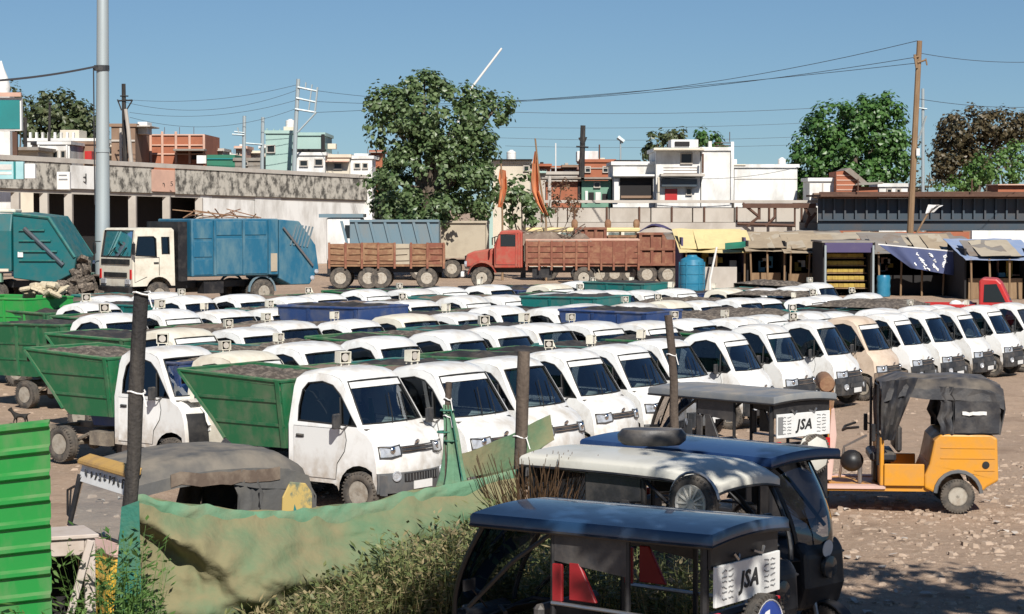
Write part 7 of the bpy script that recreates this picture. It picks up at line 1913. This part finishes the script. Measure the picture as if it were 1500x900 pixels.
def bunch():
    c = at(655, 640, 19.9); c.z = 0; t = thing('tied_net', 'bunched green netting tied round the thin post', 'net', c); rows = []
    for i in range(16):
        v = i / 15; z = lerp(2.05, .15, v); R = lerp(.03, .30, v ** 1.3); row = []
        for j in range(28):
            a = 6.2832 * j / 28; rr = R * (1 + .38 * math.sin(a * 6 + v * 3) + .25 * noise.noise(Vector((math.cos(a) * 2, math.sin(a) * 2, v * 5))))
            row.append(Vector((math.cos(a) * rr + .05 * math.sin(v * 5), math.sin(a) * rr * .7, z)))
        rows.append(row)
    ob('net_cloth', MB().grid(rows, close=True).mesh('net_cloth', 'net_hem', smooth=70), t)
    rp = MB()
    for (x, z) in ((.0, 2.0), (-.03, 1.8), (.03, 1.72)): rp.path([(x + .06 * math.cos(k), .06 * math.sin(k), z) for k in [i * .7 for i in range(9)]], .01, 4, close=True)
    rp.path([(.04, -.06, 2.0), (.12, -.10, 1.5), (.26, -.22, .8)], .008, 4)
    ob('rope', rp.mesh('rope', 'net_dark'), t)
    a, b, c2, d = at(668, 668, 20.6), at(806, 612, 21.6), at(812, 648, 21.5), at(672, 716, 20.4)
    sheet('net_strip', 'strip of faded green netting strung before the middle tippers', [a, b, c2, d], 'net_green', 'net', n=24, wob=.34, sag=.25, th=.006, seed=9)
bunch()
def green_sheet():
    a, b = at(-40, 640, 15.0), at(73, 621, 15.0); t = thing('sheet_fence', 'bright green corrugated metal sheet at the left edge', 'fence', ((a.x + b.x) / 2, 15.0, 0)); w = (b.x - a.x) / 2
    zt = b.z; rows = []; z = 0.02
    prof = []
    while z < zt - .03:
        prof += [(z, 0), (z + .105, -.004), (z + .125, -.042), (z + .150, -.042), (z + .168, 0)]; z += .170
    prof.append((zt, 0))
    for zz, y in prof: rows.append([(x, y + .010 * math.sin(x * 2 + zz), zz - (1 - (x + w) / (2 * w)) * .06) for x in [lerp(-w, w, k / 6) for k in range(7)]])
    ob('sheet', MB().grid(rows).mesh('sheet', 'sheet_green', solid=.004), t)
    for x in (-w + .1, w - .06): ob('batten', MB().box(x - .03, x + .03, .03, .09, 0, zt - .1).mesh('batten', 'wood_brown'), t)
green_sheet()
def cabinet():
    a = at(94, 790, 15.4); t = thing('door_frame', 'peeling white wooden cupboard carcass beside the green sheet', 'cupboard', (a.x, 15.4, 0), math.radians(24)); H = a.z
    for x in (-.18, .18): ob('stile', MB().obox((x, 0, H / 2), (.075, .05, H - .01)).mesh('stile', 'white_wood', bevel=.006), t)
    ob('head_rail', MB().box(-.14, .14, -.026, .024, H - .12, H - .005).mesh('head_rail', 'white_wood', bevel=.006), t)
    ob('top_board', MB().box(-.24, .24, -.05, .42, H, H + .03).mesh('top_board', 'white_wood', bevel=.006), t)
    ob('side_board', MB().box(-.215, -.195, .03, .42, 0, H - .01).mesh('side_board', 'white_wood'), t)
    ob('side_board', MB().box(.195, .215, .03, .42, 0, H - .01).mesh('side_board', 'white_wood'), t)
    ob('back_board', MB().box(-.19, .19, .40, .42, 0, H - .01).mesh('back_board', 'wall_dark'), t)
    ob('brace', MB().obox((.06, -.045, H - .42), (.05, .03, .85), (0, .28, 0)).mesh('brace', 'white_wood', bevel=.005), t)
cabinet()

# ------------------------------------------------------------------ weeds
def weeds(name, label, spots, m, seed, cat='weeds'):
    r = random.Random(seed); vs = []; fs = []
    def quad(p, d, n_, l, w):
        b = d.cross(n_).normalized(); o = len(vs)
        vs.extend([tuple(p), tuple(p + d * l * .5 + b * w), tuple(p + d * l), tuple(p + d * l * .5 - b * w)]); fs.append((o, o+1, o+2, o+3))
    for (x, y, h) in spots:
        lean = Vector((r.uniform(-.25, .25), r.uniform(-.25, .25), 1)).normalized()
        base = Vector((x, y, 0)); k = int(10 + h * 12)
        q = base + lean * h; b = Vector((.004, 0, 0)); o = len(vs)
        vs.extend([tuple(base - b), tuple(base + b), tuple(q + b * .3), tuple(q - b * .3)]); fs.append((o, o+1, o+2, o+3))
        for i in range(k):
            u = r.uniform(.25, 1.02); p = base + lean * h * u
            a = r.uniform(0, 6.28); d = Vector((math.cos(a), math.sin(a), r.uniform(-.1, .9))).normalized()
            p = p + d * r.uniform(0, .10)
            quad(p, d, Vector((r.uniform(-.5, .5), r.uniform(-.5, .5), 1)), r.uniform(.04, .11), r.uniform(.007, .018))
    me = bpy.data.meshes.new(name); me.from_pydata(vs, [], fs); me.materials.append(MATS[m])
    tag(ob(name, me), label, cat, kind='stuff')
def weed_spots(n, seed):
    r = random.Random(seed); out = []
    while len(out) < n:
        px = r.uniform(215, 765); g = nline(px, 0)
        off = r.uniform(.25, 1.5); x, y = g.x + off * .1, g.y - off - .15
        top = lerp(.66, 1.36, max(0, min(1, (px - 300) / 400))) if px > 280 else .75
        out.append((x, y, top * r.uniform(.55, 1.06)))
    for i in range(n // 2):                  # strip between the two nearest rickshaws
        x = r.uniform(-.9, 1.6); y = lerp(16.9, 16.0, (x + .9) / 2.5) + r.uniform(-.5, .3)
        out.append((x, y, r.uniform(.6, 1.35)))
    return out
weeds('weeds', 'tall green weeds in front of the net', weed_spots(2300, 3), 'weed', 5)
weeds('dry_weeds', 'dry straw-coloured weed stalks among the green', weed_spots(1000, 7), 'weed_dry', 9)
weeds('vine_leaves', 'leafy creeper round the foot of the black post', [(at(185 + RN.uniform(-45, 18), 800, 15.6).x, 15.6 + RN.uniform(-.3, .3), RN.uniform(.7, 1.55)) for i in range(130)] + [(RN.uniform(-3.7, -3.1), RN.uniform(14.3, 14.8), RN.uniform(.6, 1.18)) for i in range(90)], 'leaf_light', 12)
a, b = at(178, 745, 16.0), at(204, 735, 16.0)
sheet('net_tail', 'dark green net end hanging down the blackened post', [a, b, Vector((b.x + .02, 16.0, .2)), Vector((a.x - .12, 16.0, .2))], 'net_dark', 'net', n=12, wob=.1, sag=0, th=.005, seed=14)

# ------------------------------------------------------------------ small black dog on the open earth
def dog():
    p = gr(28, 622); t = 1.0
    me = bpy.data.meshes.new('dog')
    V = [(-.02, 0, .30), (.16, 0, .31), (.34, 0, .32), (.44, 0, .42), (.52, 0, .52), (.62, 0, .50),         # hips, belly, chest, neck, head, muzzle
         (-.10, 0, .36), (-.22, 0, .40),                                                                     # tail
         (.33, -.07, .22), (.32, -.07, .12), (.33, -.07, .02), (.33, .07, .22), (.38, .07, .12), (.37, .07, .02),
         (-.03, -.07, .24), (-.08, -.07, .13), (-.05, -.07, .02), (-.02, .07, .24), (-.05, .07, .13), (.0, .07, .02), (.49, -.05, .60), (.49, .05, .60)]
    E = [(0,1),(1,2),(2,3),(3,4),(4,5),(0,6),(6,7),(2,8),(8,9),(9,10),(2,11),(11,12),(12,13),(0,14),(14,15),(15,16),(0,17),(17,18),(18,19),(4,20),(4,21)]
    Rr = [.085,.07,.10,.055,.062,.028,.025,.012,.04,.024,.02,.04,.024,.02,.05,.026,.02,.05,.026,.02,.016,.016]
    me.from_pydata(V, E, [])
    o = bpy.data.objects.new('dog', me); COL.objects.link(o)
    md = o.modifiers.new('skin', 'SKIN')
    for i, r in enumerate(Rr): me.skin_vertices[0].data[i].radius = (r, r)
    me.skin_vertices[0].data[0].use_root = True
    o.modifiers.new('sub', 'SUBSURF').levels = 1
    bpy.context.view_layer.update()
    m2 = bpy.data.meshes.new_from_object(o.evaluated_get(bpy.context.evaluated_depsgraph_get()))
    bpy.data.objects.remove(o); m2.materials.clear(); m2.materials.append(MATS['fur_black']); m2.shade_smooth(); m2.name = 'dog'
    tag(ob('dog', m2, None, (p.x + .1, p.y, 0), (0, 0, math.radians(172)), .5), 'small black dog standing on the bare earth above the green sheet', 'dog')
dog()
